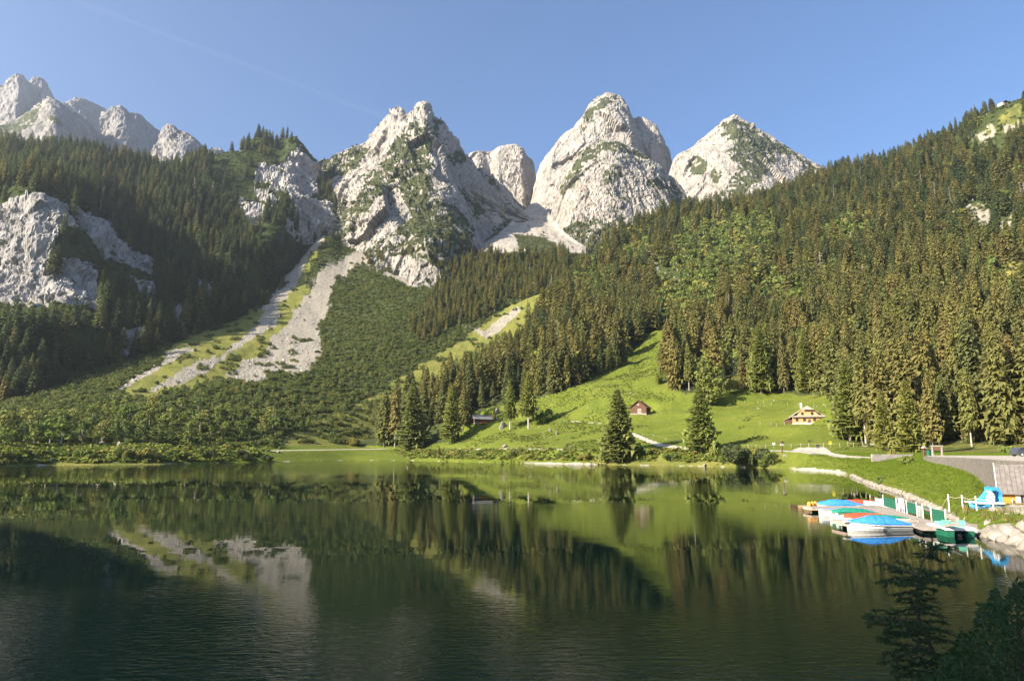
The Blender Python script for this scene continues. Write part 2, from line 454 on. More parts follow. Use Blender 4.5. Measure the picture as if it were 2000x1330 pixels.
# --- rock massif in the middle
cm_crest = [(580,345,1500),(615,326,1500),(626,318,1500),(640,313,1500),(655,306,1500),(675,300,1500),(690,293,1510),(705,291,1510),(718,289,1520),(728,276,1530),(735,264,1540),(745,248,1550),(755,234,1560),(763,225,1560),(771,219,1560),(785,217,1560),(790,226,1560),(797,231,1550),
            (806,222,1550),(816,214,1550),(822,206,1550),(829,207,1550),(836,211,1550),(840,226,1560),(848,232,1570),(860,235,1580),(868,240,1580),(880,250,1590),(886,258,1590),(889,266,1590),(895,284,1590),(910,300,1600),(925,317,1600),(945,333,1610),(960,345,1620),(980,360,1640),(1000,376,1660),(1025,400,1680),(1045,412,1700),(1080,440,1700)]
CM = Sheet([
    cl('p', [(580,530,1080),(640,505,1120),(700,535,1080),(760,565,1040),(830,595,980),(900,570,1030),(960,530,1130),(1030,490,1350),(1080,470,1500)]),
    cl('p', [(580,465,1230),(640,458,1200),(700,475,1140),(760,480,1080),(830,490,1040),(900,480,1110),(960,480,1290),(1030,440,1500),(1080,450,1580)]),
    cl('p', [(580,410,1330),(640,395,1330),(690,385,1250),(760,388,1190),(830,395,1160),(870,395,1180),(930,415,1330),(1000,425,1530),(1040,428,1600),(1080,446,1640)]),
    cl('p', [(580,370,1400),(640,345,1420),(700,333,1380),(760,318,1290),(830,305,1260),(862,330,1260),(915,365,1420),(990,400,1590),(1040,420,1650),(1080,443,1670)]),
    cl('p', [(580,352,1460),(640,322,1470),(700,303,1480),(740,275,1440),(785,250,1380),(828,246,1350),(858,265,1400),(900,312,1520),(960,357,1600),(1000,386,1640),(1040,415,1690),(1080,441,1690)]),
    cl('p', cm_crest),
    [np.array([p[0]*1.1, p[1]*1.1, p[2]-80]) for p in cl('p', cm_crest)],
], -0.32, 0.065, 1.7, lin=(5,))

# --- rock towers behind
def tower(crest, rows, a0, a1, step=1.7, back=1.1, turn=0.0, px0=0.0):
    # turn: how fast the face falls back towards the right, so that it looks away from the sun
    f_ = lambda q: (q[0], q[1], q[2] * (1 + turn * max(0.0, q[0] - px0) / 100.0))
    crest = [f_(q) for q in crest]; rows = [[f_(q) for q in r] for r in rows]
    cr = cl('p', crest)
    return Sheet([cl('p', r) for r in rows] + [cr, [np.array([p[0]*back, p[1]*back, p[2]-120]) for p in cr]], a0, a1, step, lin=(len(rows),))
T1 = tower([(905,325,2100),(920,303,2100),(932,299,2100),(945,300,2100),(960,297,2100),(968,293,2100),(975,288,2100),(985,285,2100),(997,284,2100),(1010,286,2100),(1022,292,2100),(1032,302,2110),(1040,320,2130),(1044,345,2150),(1047,375,2170),(1050,420,2200),(1060,470,2220)],
           [[(905,480,1850),(980,470,1850),(1030,460,1870),(1060,480,1950)], [(905,420,1950),(960,410,1930),(1020,400,1930),(1044,410,2020),(1060,475,2100)], [(905,360,2020),(935,335,2000),(955,345,2040),(975,330,1990),(1015,330,1990),(1036,350,2060),(1048,400,2130),(1060,472,2180)]], -0.07, 0.045)
T2 = tower([(1035,440,1950),(1043,400,1950),(1048,370,1950),(1051,345,1950),(1058,326,1950),(1066,313,1950),(1075,298,1950),(1086,281,1950),(1093,270,1950),(1101,264,1950),(1112,260,1950),(1121,254,1950),(1130,240,1950),(1138,226,1950),(1146,213,1950),(1156,203,1950),(1166,195,1950),(1176,187,1950),(1185,180,1950),(1195,179,1950),(1205,182,1950),(1214,186,1950),(1222,194,1950),(1227,206,1950),(1231,222,1960),(1240,228,1970),(1250,228,1980),(1262,233,1990),(1270,239,1990),(1280,246,1990),(1286,257,1990),(1292,267,2000),(1298,277,2010),(1308,286,2010),(1312,300,2020),(1314,318,2030),(1318,335,2040),(1326,350,2050),(1345,380,2050),(1370,420,2060)],
           [[(1035,520,1500),(1100,500,1450),(1200,510,1420),(1300,480,1480),(1370,470,1550)], [(1035,470,1700),(1080,430,1680),(1150,420,1640),(1250,420,1660),(1320,420,1750),(1370,445,1850)], [(1035,450,1850),(1056,370,1840),(1100,320,1800),(1160,300,1760),(1230,300,1760),(1262,320,1850),(1300,340,1900),(1325,370,1960),(1370,430,1980)],
            [(1035,444,1910),(1053,350,1900),(1090,290,1870),(1135,255,1840),(1180,215,1840),(1222,225,1860),(1245,262,1920),(1285,280,1930),(1312,325,1990),(1345,390,2000),(1370,424,2020)]], 0.025, 0.29)
T2B = tower([(1075,450,1560),(1085,400,1550),(1097,358,1550),(1108,335,1550),(1120,315,1550),(1132,300,1550),(1146,288,1550),(1160,281,1550),(1178,277,1550),(1195,277,1550),(1212,281,1550),(1230,289,1560),(1250,300,1560),(1268,312,1570),(1285,324,1570),(1305,340,1580),(1322,356,1590),(1335,374,1590),(1345,395,1590),(1360,420,1590)],
            [[(1075,540,1350),(1150,530,1300),(1250,500,1320),(1360,470,1400)], [(1075,470,1480),(1110,430,1420),(1200,420,1390),(1290,420,1420),(1360,440,1500)], [(1075,455,1530),(1100,370,1500),(1140,320,1470),(1200,310,1450),(1270,345,1480),(1325,385,1530),(1360,428,1560)]], 0.055, 0.28)
T3 = tower([(1300,400,1880),(1310,340,1850),(1318,312,1850),(1326,304,1850),(1340,296,1850),(1352,287,1850),(1365,276,1850),(1375,268,1850),(1388,257,1850),(1400,247,1850),(1412,238,1850),(1424,232,1850),(1434,228,1850),(1443,231,1850),(1450,237,1850),(1462,244,1850),(1478,253,1850),(1495,261,1850),(1512,271,1850),(1530,281,1850),(1546,291,1850),(1562,302,1850),(1578,312,1850),(1592,320,1850),(1606,328,1850),(1622,336,1850),(1632,327,1860),(1642,325,1860),(1652,334,1860),(1700,370,1860)],
           [[(1300,500,1500),(1400,480,1400),(1550,460,1400),(1700,460,1500)], [(1300,430,1700),(1350,380,1640),(1440,370,1560),(1540,380,1600),(1620,380,1720),(1700,400,1780)], [(1300,410,1800),(1345,315,1790),(1395,285,1750),(1445,285,1690),(1510,310,1750),(1600,345,1810),(1700,380,1830)]], 0.22, 0.52)
# --- bright stone chute between the towers
CH = Sheet([
    cl('p', [(930,540,1050),(1000,545,1040),(1080,548,1040),(1150,540,1040)]),
    cl('p', [(930,500,1130),(970,500,1120),(1050,505,1110),(1100,503,1110),(1150,500,1130)]),
    cl('p', [(930,492,1210),(960,470,1270),(1000,454,1360),(1040,452,1410),(1080,464,1360),(1120,481,1280),(1150,494,1190)]),
    cl('p', [(930,486,1270),(975,455,1390),(1010,436,1500),(1045,426,1560),(1075,441,1490),(1110,466,1370),(1150,490,1250)]),
    cl('p', [(930,480,1400),(985,445,1460),(1020,414,1610),(1045,398,1720),(1070,414,1620),(1105,456,1400),(1150,486,1300)]),
    cl('p', [(930,484,1450),(985,450,1510),(1020,418,1680),(1045,394,1800),(1070,418,1690),(1105,462,1450),(1150,492,1350)]),
], -0.05, 0.112, 1.8)

# --- far peaks on the left
A1 = tower([(-200,210,3400),(-60,190,3300),(-10,178,3200),(0,170,3200),(8,171,3200),(14,160,3200),(24,152,3200),(34,149,3200),(43,151,3200),(50,160,3200),(58,163,3200),(63,154,3200),(72,153,3200),(82,156,3200),(92,167,3200),(99,179,3200),(104,189,3200),(109,203,3200),(125,235,3250),(160,290,3300)],
           [[(-200,420,2700),(0,400,2600),(160,400,2700)], [(-200,260,3150),(0,220,3050),(30,215,2980),(55,235,3060),(75,215,2990),(105,245,3080),(160,320,3200)]], -0.95, -0.62, 2.0, turn=0.13, px0=30)
A2 = tower([(80,230,2900),(118,203,2900),(130,202,2900),(143,196,2900),(152,194,2900),(170,199,2900),(187,206,2900),(205,214,2900),(214,222,2900),(240,250,2900),(280,290,2900)],
           [[(80,420,2500),(180,420,2450),(280,420,2500)], [(80,280,2780),(150,250,2740),(215,270,2740),(280,330,2800)]], -0.71, -0.52, 2.0, turn=0.13, px0=100)
A3 = tower([(170,290,2600),(185,240,2600),(200,228,2600),(219,222,2600),(225,214,2600),(236,211,2600),(246,216,2600),(251,226,2600),(258,226,2600),(266,222,2600),(276,227,2600),(284,236,2600),(296,246,2600),(304,254,2600),(311,257,2600),(322,266,2620),(340,300,2650),(380,360,2700)],
           [[(170,440,2200),(280,440,2150),(380,440,2250)], [(170,320,2480),(230,280,2420),(290,300,2420),(340,340,2520),(380,380,2600)]], -0.64, -0.45, 2.0, turn=0.11, px0=215)
A4 = tower([(-300,320,2250),(-100,270,2250),(0,248,2250),(25,237,2250),(50,222,2250),(70,210,2250),(88,200,2250),(96,196,2250),(108,202,2250),(125,212,2250),(140,222,2250),(165,235,2250),(190,262,2260),(230,300,2280),(300,350,2300)],
           [[(-300,460,1900),(0,440,1850),(150,440,1850),(300,440,1950)], [(-300,360,2120),(0,300,2080),(60,275,2060),(100,260,2030),(160,290,2080),(220,340,2150),(300,380,2200)]], -0.99, -0.50, 2.0, turn=0.12, px0=95)
A5 = tower([(250,350,2350),(280,305,2350),(295,284,2350),(305,272,2350),(312,262,2350),(322,252,2350),(331,247,2350),(340,250,2350),(347,257,2350),(358,259,2350),(367,263,2350),(378,270,2350),(388,279,2350),(396,289,2350),(405,297,2350),(414,294,2350),(424,290,2350),(434,293,2350),(445,302,2360),(490,350,2400)],
           [[(250,480,2000),(350,480,1950),(490,480,2050)], [(250,390,2230),(300,330,2190),(345,310,2150),(400,340,2200),(440,350,2280),(490,390,2330)]], -0.59, -0.37, 2.0)

# ------------------------------------------------------------------ relief
def crag(s, big=24, mid=8, small=2.6, wl=110.0, keep=1, zs=0.5, seed=0.0):
    X, Y, Zg = s.X, s.Y, s.Zg
    h = np.linspace(0, 1, s.shape[0])[:, None]
    edge = smooth(0, 0.10, 1 - h) * 0.75 + 0.25 if keep else 1.0
    q = wl * 0.25
    wx, wy, wz = fbm(X/q, Y/q, Zg/q + seed, 3) * q * 0.5, fbm(X/q + 9, Y/q, Zg/q + seed, 3) * q * 0.5, fbm(X/q, Y/q + 9, Zg/q + seed, 3) * q * 0.5
    U, V, Q = X + wx, Y + wy, Zg + wz
    a = ridged(X / wl + seed, Y / wl, Zg / wl * zs, 3)
    b = ridged(U / (wl*0.34) + seed, V / (wl*0.34), Q / (wl*0.34) * zs * 0.7, 4, 0.6)
    f0 = blocks((X + 0.3 * Zg) / (wl*0.9), Y / (wl*0.9), Zg / (wl*1.5), int(seed) + 31)
    f1 = blocks(U / (wl*0.42) + Q * 0.004, V / (wl*0.42), Q / (wl*0.42) * 0.42, int(seed))
    f2 = blocks(U / (wl*0.16), V / (wl*0.16), Q / (wl*0.16) * 0.40, int(seed) + 5)
    f3 = blocks(U / (wl*0.06), V / (wl*0.06), Q / (wl*0.06) * 0.5, int(seed) + 9)
    c = ridged(U / (wl*0.06), V / (wl*0.06), Q / (wl*0.06) * 0.28 + seed, 3, 0.65)
    n = s.normals() * np.array([0.42, 1.0, 0.18])        # mostly in depth, so that ridge lines keep their course
    s.rib = b; s.ledge = f2
    jag = ((ridged(X / 40 + seed, Y / 300, 0.0, 4, 0.7) - 0.62) * wl * 0.34 + (ridged(X / 11 + seed, Y / 200, 3.0, 2) - 0.55) * wl * 0.06) * smooth(0.55, 0.86, h) * smooth(1.0, 0.93, h * 0.93)
    s.Zg = s.Zg + jag
    s.displace(((a - 0.55) * big * 0.7 * edge + f0 * big * 0.9 * edge + (b - 0.55) * mid * (0.4 + 0.6 * edge) + f1 * mid * 0.85 * edge + f2 * mid * 0.5 + f3 * small * 0.8 + (c - 0.55) * small), n)
def soil(s, big=3.0, mid=1.0, wl=70.0, seed=0.0, fade=None):
    a = fbm(s.X / wl + seed, s.Y / wl, s.Zg / wl, 3); b = fbm(s.X / (wl*0.18), s.Y / (wl*0.18) + seed, s.Zg / (wl*0.18), 3)
    d = a * big + b * mid
    if fade is not None: d = d * fade
    s.displace(d)
crag(CM, 34, 10, 3.0, 120, zs=0.26); crag(T1, 18, 7.5, 2.8, 100, zs=0.2, seed=3); crag(T2, 26, 8, 2.8, 130, zs=0.2, seed=5); crag(T2B, 14, 6.5, 2.6, 90, zs=0.24, seed=8); crag(T3, 19, 7, 2.6, 120, zs=0.24, seed=11)
for k, (s, w) in enumerate(((A1, 200), (A2, 170), (A3, 150), (A4, 150), (A5, 140))): crag(s, 30, 12, 5, w, zs=0.28, seed=20 + 3 * k)
soil(CH, 2.5, 1.2, 90, 2.0)
CH.displace((ridged(CH.X / 22, CH.Y / 160, 0.0, 3) - 0.6) * 2.5)
_px, _py = RS.pix()
near = smooth(60, 420, RS.Y)
soil(RS, 9, 2.5, 90, 4.0, near * smooth(4, 30, RS.Zg) + 0.02)
rocky = smooth(1860, 1960, _px) * smooth(560, 500, _py) * smooth(180, 240, _py)
RS.displace((ridged(RS.X / 40, RS.Y / 40, RS.Zg / 40 * 0.6, 4) - 0.5) * 16 * rocky)
soil(FAN, 5, 1.6, 60, 9.0, smooth(5, 40, FAN.Zg) + 0.03)
_px, _py = LM.pix()
LM_CLIFF = [[(-400,390),(0,388),(60,384),(128,404),(132,450),(106,470),(98,520),(104,575),(96,610),(60,618),(30,605),(-400,600)], [(108,500),(150,520),(182,520),(190,612),(140,612),(100,600)],
            [(132,408),(200,430),(216,470),(260,486),(300,520),(300,540),(250,520),(200,505),(170,470),(140,440)], [(215,652),(245,655),(290,640),(280,690),(240,700),(225,690)],
            [(335,600),(350,590),(362,640),(345,662)], [(395,560),(412,545),(420,590),(402,600)], [(515,335),(545,330),(566,300),(584,288),(598,305),(622,345),(612,400),(585,420),(572,395),(556,380),(540,385)],
            [(462,385),(500,395),(520,425),(505,445),(475,430)], [(578,445),(590,410),(612,385),(640,392),(662,440),(640,455),(610,440),(590,462)], [(380,560),(392,530),(402,560),(395,580)], [(250,545),(300,560),(310,600),(290,590)]]
_cl = inany(_px + 10 * fbm(LM.X/25, LM.Y/25, LM.Zg/25, 3), _py + 14 * fbm(LM.X/25 + 9, LM.Y/25, LM.Zg/25, 3), LM_CLIFF)
_kb = inpoly(_px + 12 * fbm(LM.X/25, LM.Y/25, LM.Zg/25, 3), _py, [(505,322),(560,330),(600,310),(640,345),(680,380),(685,480),(600,478),(560,455),(520,415),(490,360)])
_cl |= _kb & (fbm(LM.X/34, LM.Y/34, LM.Zg/60, 4) + 0.35 * fbm(LM.X/9, LM.Y/9, LM.Zg/14, 3) > -0.06)
LM.cliff = _cl.astype(float)
kk = 0.25 + 0.75 * LM.cliff
LM.blk = blocks(LM.X/26 + fbm(LM.X/14, LM.Y/14, LM.Zg/14, 3), LM.Y/26, LM.Zg/60, 3) * 5 + blocks(LM.X/9 + fbm(LM.X/6, LM.Y/6, LM.Zg/6, 2), LM.Y/9, LM.Zg/22, 4) * 2.6
n_ = LM.normals()
LM.displace((fbm(LM.X/90, LM.Y/90, LM.Zg/90, 3) * 22 + (ridged(LM.X/60, LM.Y/60, LM.Zg/160, 3) - 0.5) * 7 * kk + (ridged(LM.X/14, LM.Y/14, LM.Zg/60, 4, 0.65) - 0.5) * 3.4 * kk + LM.blk * LM.cliff + (ridged(LM.X/4.5, LM.Y/4.5, LM.Zg/22, 3, 0.65) - 0.5) * 1.3 * LM.cliff), n_)

# level pads where the buildings stand
def flatten(px, py, r, dz=0.0):
    X, Y = RS.pix()
    d = (X - px)**2 + (Y - py)**2 + (RS.Y * 0.002)**2
    k = np.unravel_index(int(np.argmin(d)), d.shape)
    x0, y0, z0 = RS.X[k], RS.Y[k], RS.Zg[k]
    w = smooth(1.7, 1.0, np.hypot(RS.X - x0, (RS.Y - y0 - r * 0.35)) / r)
    RS.Zg = RS.Zg * (1 - w) + (z0 + dz) * w
for q in ((1580, 829, 11), (1246, 809, 9), (922, 826, 10)): flatten(*q)
# ================================================================== LAND MATERIALS
def attr_rgb(nt):
    a = nt.nodes.new('ShaderNodeAttribute'); a.attribute_name = 'mask'
    s = nt.nodes.new('ShaderNodeSeparateColor')
    nt.links.new(a.outputs['Color'], s.inputs[0])
    return s.outputs[0], s.outputs[1], s.outputs[2], a.outputs['Alpha']
def sharpen(nt, mask, noise, width=0.12, gain=0.5):
    """a mask with its edge broken up by noise"""
    v = math_n(nt, 'ADD', mask, math_n(nt, 'MULTIPLY', math_n(nt, 'SUBTRACT', noise, 0.5), gain))
    r = nt.nodes.new('ShaderNodeMapRange'); r.interpolation_type = 'SMOOTHSTEP'
    r.inputs['From Min'].default_value = 0.5 - width; r.inputs['From Max'].default_value = 0.5 + width
    nt.links.new(v, r.inputs['Value'])
    return r.outputs[0]
def rock_material(name, light, dark, warm, veg=(0.062, 0.070, 0.034), k=1.0):
    m, nt, b = new_mat(name)
    R, G, B_, A = attr_rgb(nt)
    n1 = tex_noise(nt, 0.012 * k, 7, 0.65, stretch=(1, 1, 0.55))
    n2 = tex_noise(nt, 0.10 * k, 5, 0.65, stretch=(1, 1, 0.35))
    n3 = tex_noise(nt, 0.05 * k, 6, 0.7)
    c = ramp(nt, n1, [(0.30, dark), (0.50, light), (0.72, warm)])
    c = mixc(nt, math_n(nt, 'MULTIPLY', sharpen(nt, n2, n3, 0.10, 0.6), 0.35), c, dark)
    nc = tex_noise(nt, 0.030 * k, 8, 0.72, stretch=(1, 1, 0.30), dist=0.6)
    ck = nt.nodes.new('ShaderNodeMapRange'); ck.inputs['From Min'].default_value = 0.0; ck.inputs['From Max'].default_value = 0.035
    ck.inputs['To Min'].default_value = 0.75; ck.inputs['To Max'].default_value = 0.0
    nt.links.new(math_n(nt, 'ABSOLUTE', math_n(nt, 'SUBTRACT', nc, 0.5)), ck.inputs['Value'])
    c = mixc(nt, ck.outputs[0], c, tuple(v * 0.42 for v in dark))
    nd = tex_noise(nt, 0.085 * k, 6, 0.75, stretch=(1, 1, 0.16), dist=0.4)
    ck2 = nt.nodes.new('ShaderNodeMapRange'); ck2.inputs['From Min'].default_value = 0.0; ck2.inputs['From Max'].default_value = 0.05
    ck2.inputs['To Min'].default_value = 0.5; ck2.inputs['To Max'].default_value = 0.0
    nt.links.new(math_n(nt, 'ABSOLUTE', math_n(nt, 'SUBTRACT', nd, 0.47)), ck2.inputs['Value'])
    c = mixc(nt, ck2.outputs[0], c, tuple(v * 0.6 for v in dark))
    c2 = ramp(nt, n3, [(0.35, tuple(v * 0.7 for v in veg)), (0.65, tuple(v * 1.25 for v in veg))])
    c = mixc(nt, sharpen(nt, R, n3, 0.10, 0.75), c, c2)
    c = mixc(nt, sharpen(nt, G, n3, 0.12, 0.6), c, ramp(nt, n3, [(0.3, (0.10, 0.13, 0.03)), (0.7, (0.17, 0.18, 0.05))]))
    nt.links.new(c, b.inputs['Base Color'])
    n4 = tex_noise(nt, 0.33 * k, 5, 0.75, stretch=(1, 1, 0.3))
    bump(nt, b, math_n(nt, 'ADD', n2, math_n(nt, 'MULTIPLY', n4, 0.6)), 0.9, 4.0 / k)
    b.inputs['Roughness'].default_value = 0.95; b.inputs['Specular IOR Level'].default_value = 0.1
    return m
M_ROCK = rock_material('limestone', (0.373, 0.342, 0.305), (0.258, 0.242, 0.220), (0.445, 0.400, 0.342))
M_FARROCK = rock_material('far_limestone', (0.287, 0.272, 0.260), (0.211, 0.204, 0.204), (0.345, 0.317, 0.286), k=0.7)
M_SCREE = rock_material('scree_stone', (0.440, 0.399, 0.342), (0.346, 0.321, 0.279), (0.499, 0.454, 0.387))
M_LEFT = rock_material('cliff_stone', (0.393, 0.370, 0.349), (0.230, 0.222, 0.215), (0.503, 0.461, 0.408), veg=(0.040, 0.055, 0.018), k=1.7)
def land_material(name):
    m, nt, b = new_mat(name)
    R, G, B_, A = attr_rgb(nt)              # scree, meadow, path and bare stone, dry grass
    n0 = tex_noise(nt, 0.012, 4, 0.6); n1 = tex_noise(nt, 0.07, 6, 0.65); n2 = tex_noise(nt, 0.6, 5, 0.7); n3 = tex_noise(nt, 3.0, 3, 0.7)
    c = ramp(nt, n1, [(0.3, (0.035, 0.048, 0.016)), (0.7, (0.07, 0.085, 0.028))])
    dry = ramp(nt, n1, [(0.25, (0.10, 0.125, 0.026)), (0.5, (0.165, 0.17, 0.04)), (0.75, (0.22, 0.20, 0.06))])
    c = mixc(nt, sharpen(nt, A, n1, 0.15, 0.6), c, dry)
    mead = ramp(nt, n1, [(0.25, (0.082, 0.118, 0.014)), (0.5, (0.132, 0.162, 0.020)), (0.75, (0.195, 0.198, 0.034))])
    mead = mixc(nt, math_n(nt, 'MULTIPLY', n2, 0.45), mead, (0.10, 0.135, 0.020))
    mead = mixc(nt, sharpen(nt, n0, n1, 0.22, 0.5), mead, mixc(nt, 0.45, mead, (0.155, 0.175, 0.030)))
    terr = tex_noise(nt, 0.25, 5, 0.7, stretch=(0.22, 1.0, 3.0))
    mead = mixc(nt, sharpen(nt, terr, n2, 0.12, 0.25), mead, mixc(nt, 0.42, mead, (0.085, 0.12, 0.018)))
    c = mixc(nt, sharpen(nt, G, n1, 0.15, 0.5), c, mead)
    st = ramp(nt, n2, [(0.3, (0.21, 0.19, 0.16)), (0.55, (0.33, 0.30, 0.25)), (0.8, (0.43, 0.39, 0.33))])
    ch_ = tex_noise(nt, 0.16, 6, 0.75)
    st = mixc(nt, math_n(nt, 'MULTIPLY', sharpen(nt, ch_, n2, 0.14, 0.4), 0.5), st, (0.20, 0.185, 0.14))
    c = mixc(nt, sharpen(nt, R, n1, 0.20, 1.1), c, st)
    gv = ramp(nt, n2, [(0.3, (0.34, 0.31, 0.26)), (0.7, (0.50, 0.46, 0.39))])
    c = mixc(nt, sharpen(nt, B_, n2, 0.2, 0.5), c, gv)
    nt.links.new(c, b.inputs['Base Color'])
    bump(nt, b, math_n(nt, 'ADD', n2, math_n(nt, 'MULTIPLY', n3, 0.3)), 0.9, 1.2)
    b.inputs['Roughness'].default_value = 0.95; b.inputs['Specular IOR Level'].default_value = 0.1
    return m
M_LAND = land_material('mountain_ground')

# ================================================================== LAND MASKS AND MESHES
def warp(s, amt, wl=40.0):
    px, py = s.pix()
    k = wl
    return px + amt * fbm(s.X/k, s.Y/k, s.Zg/k, 4), py + amt * fbm(s.X/k + 31, s.Y/k, s.Zg/k, 4)
def speck(s, wl, lo, hi, zs=1.0):
    return smooth(lo, hi, fbm(s.X/wl, s.Y/wl, s.Zg/wl*zs, 4))
def flat(s):
    return s.normals()[..., 2]
def veg_mask(s, polys, amt=14, wl=45.0, dens=0.3, low=None):
    """green of dwarf pines and grass: thick in some places, in specks on the ledges elsewhere"""
    px, py = warp(s, amt, wl)
    v = inany(px, py, polys).astype(float)
    f = flat(s)
    big = fbm(s.X/150 + 4, s.Y/150, s.Zg/150, 3)
    fine = fbm(s.X/13, s.Y/13, s.Zg/9, 4); mid = fbm(s.X/38, s.Y/38, s.Zg/26, 4)
    thr = 0.40 - 0.42 * (dens - 0.3) - 0.30 * big - 0.25 * smooth(0.2, 0.7, f)
    sp = smooth(thr - 0.06, thr + 0.10, 0.55 * fine + 0.65 * mid)
    sp = np.maximum(sp, v * smooth(-0.20, 0.06, 0.7 * fine + 0.5 * mid + 0.3 * (f - 0.3)))
    if low is not None: sp = np.maximum(sp, low * smooth(-0.4, -0.15, fine + 0.5 * mid))
    return np.clip(sp, 0, 1)
CM_VEG = [[(806,238),(836,232),(842,300),(838,330),(800,330),(770,345),(745,380),(705,425),(690,455),(640,470),(690,395),(718,352),(758,295)],
          [(775,320),(836,310),(846,420),(805,440),(785,385)], [(715,490),(760,460),(826,402),(852,388),(885,402),(925,445),(935,510),(900,560),(860,520),(800,500),(720,505)],
          [(600,340),(626,315),(690,290),(722,292),(700,325),(650,345),(625,370),(600,365)], [(590,470),(600,395),(640,380),(690,400),(690,420),(640,440),(640,480)],
          [(870,300),(900,300),(905,315),(880,320)], [(950,340),(965,345),(975,375),(955,365)], [(895,360),(925,390),(950,420),(930,420),(900,380)],
          [(990,430),(1040,440),(1030,455),(960,480),(950,470)], [(848,236),(866,238),(850,275),(840,270)]]
_px, _py = CM.pix()
CM_low = smooth(455, 520, _py + 16 * fbm(CM.X/40, CM.Y/40, CM.Zg/40, 3)) * smooth(960, 900, _px) * 0.75
CM_low *= 1 - 0.9 * inany(_px, _py, [[(745,490),(800,505),(850,520),(850,560),(800,548),(755,520)]])
CM_low *= 1 - 0.6 * smooth(0.52, 0.30, flat(CM))
CM_V = veg_mask(CM, CM_VEG, 16, 45, 0.26, CM_low)
CM.build('rock_mountain', M_ROCK, [CM_V, 0, 0], False)
T1.build('rock_tower', M_ROCK, [veg_mask(T1, [], dens=-0.2), 0, 0], False)
T2_VEG = [[(1132,250),(1150,212),(1180,188),(1208,186),(1200,200),(1175,215),(1158,232),(1140,262)], [(1260,340),(1300,350),(1345,395),(1345,420),(1290,400)]]
T2B_VEG = [[(1092,372),(1108,338),(1130,300),(1160,278),(1205,275),(1245,294),(1270,312),(1240,304),(1195,292),(1165,300),(1148,318),(1130,345),(1112,372),(1098,385)],
           [(1178,345),(1196,318),(1206,322),(1215,345),(1198,356),(1180,362)], [(1196,375),(1225,370),(1240,395),(1220,402)], [(1095,455),(1130,430),(1190,435),(1215,425),(1235,480),(1150,490),(1105,475)],
           [(1262,350),(1300,345),(1340,385),(1345,410),(1300,395)], [(1245,370),(1262,380),(1250,392)]]
T2.build('rock_tower', M_ROCK, [veg_mask(T2, T2_VEG, 12, 40, -0.15), 0, 0], False)
T2B_V = veg_mask(T2B, T2B_VEG, 12, 40, 0.42)
T2B.build('rock_dome', M_ROCK, [T2B_V, 0, 0], False)
T3_VEG = [[(1415,240),(1440,232),(1480,255),(1520,278),(1560,302),(1605,332),(1590,332),(1545,305),(1512,298),(1516,318),(1490,350),(1462,372),(1445,400),(1424,402),(1425,360),(1442,322),(1418,300),(1440,275),(1412,268)],
          [(1346,318),(1368,302),(1380,318),(1372,345),(1350,338)], [(1395,330),(1410,340),(1400,370),(1388,350)], [(1405,368),(1425,370),(1424,384),(1408,384)], [(1478,388),(1494,385),(1495,398),(1482,400)], [(1398,246),(1412,236),(1418,245),(1402,256)]]
T3.build('rock_tower', M_ROCK, [veg_mask(T3, T3_VEG, 13, 40, 0.12), 0, 0], False)
_px, _py = warp(CH, 10, 40)
CH_V = np.maximum(0.9 * (ridged((CH.X - 40) / 30, CH.Y / 500, 0.0, 3) > 0.93) * (CH.rows[:, None] < CH.tk[3]), inany(_px, _py, [[(1005,458),(1060,462),(1105,492),(1110,510),(1040,505),(1010,480)], [(930,490),(1000,498),(1060,500),(1150,506),(1150,560),(930,560)]]) * 0.8, speck(CH, 40, 0.3, 0.5) * 0.7)
CH.build('scree_chute', M_SCREE, [CH_V, 0, 0])
for s, nm in ((A1, 'far_peak'), (A2, 'far_ridge'), (A3, 'far_peak'), (A5, 'far_peak')): s.build(nm, M_FARROCK, [0, 0, 0], False)
_px, _py = warp(A4, 14, 60)
A4.build('far_ridge', M_FARROCK, [np.clip(speck(A4, 90, -0.05, 0.3) * smooth(0.25, 0.6, flat(A4)) + inany(_px, _py, [[(0,250),(80,205),(110,200),(60,245),(20,275),(0,285)]]) * 0.5, 0, 0.8), 0, 0])
# left mountain
_px, _py = LM.pix()
LM_V = np.clip(1.0 - LM.cliff * 1.0 + 0.55 * speck(LM, 22, 0.12, 0.35) * LM.cliff + 0.0, 0, 1)
kn = inany(_px, _py, [[(390,300),(600,260),(660,330),(660,470),(520,470),(420,400)]])
LM_V = np.where(kn & (LM.cliff < 0.5), np.maximum(0.25, LM_V - 0.5 * smooth(0.5, 0.3, flat(LM)) * speck(LM, 40, -0.1, 0.2)), LM_V)
LM.build('forested_mountain', M_LEFT, [LM_V, 0, 0], False)
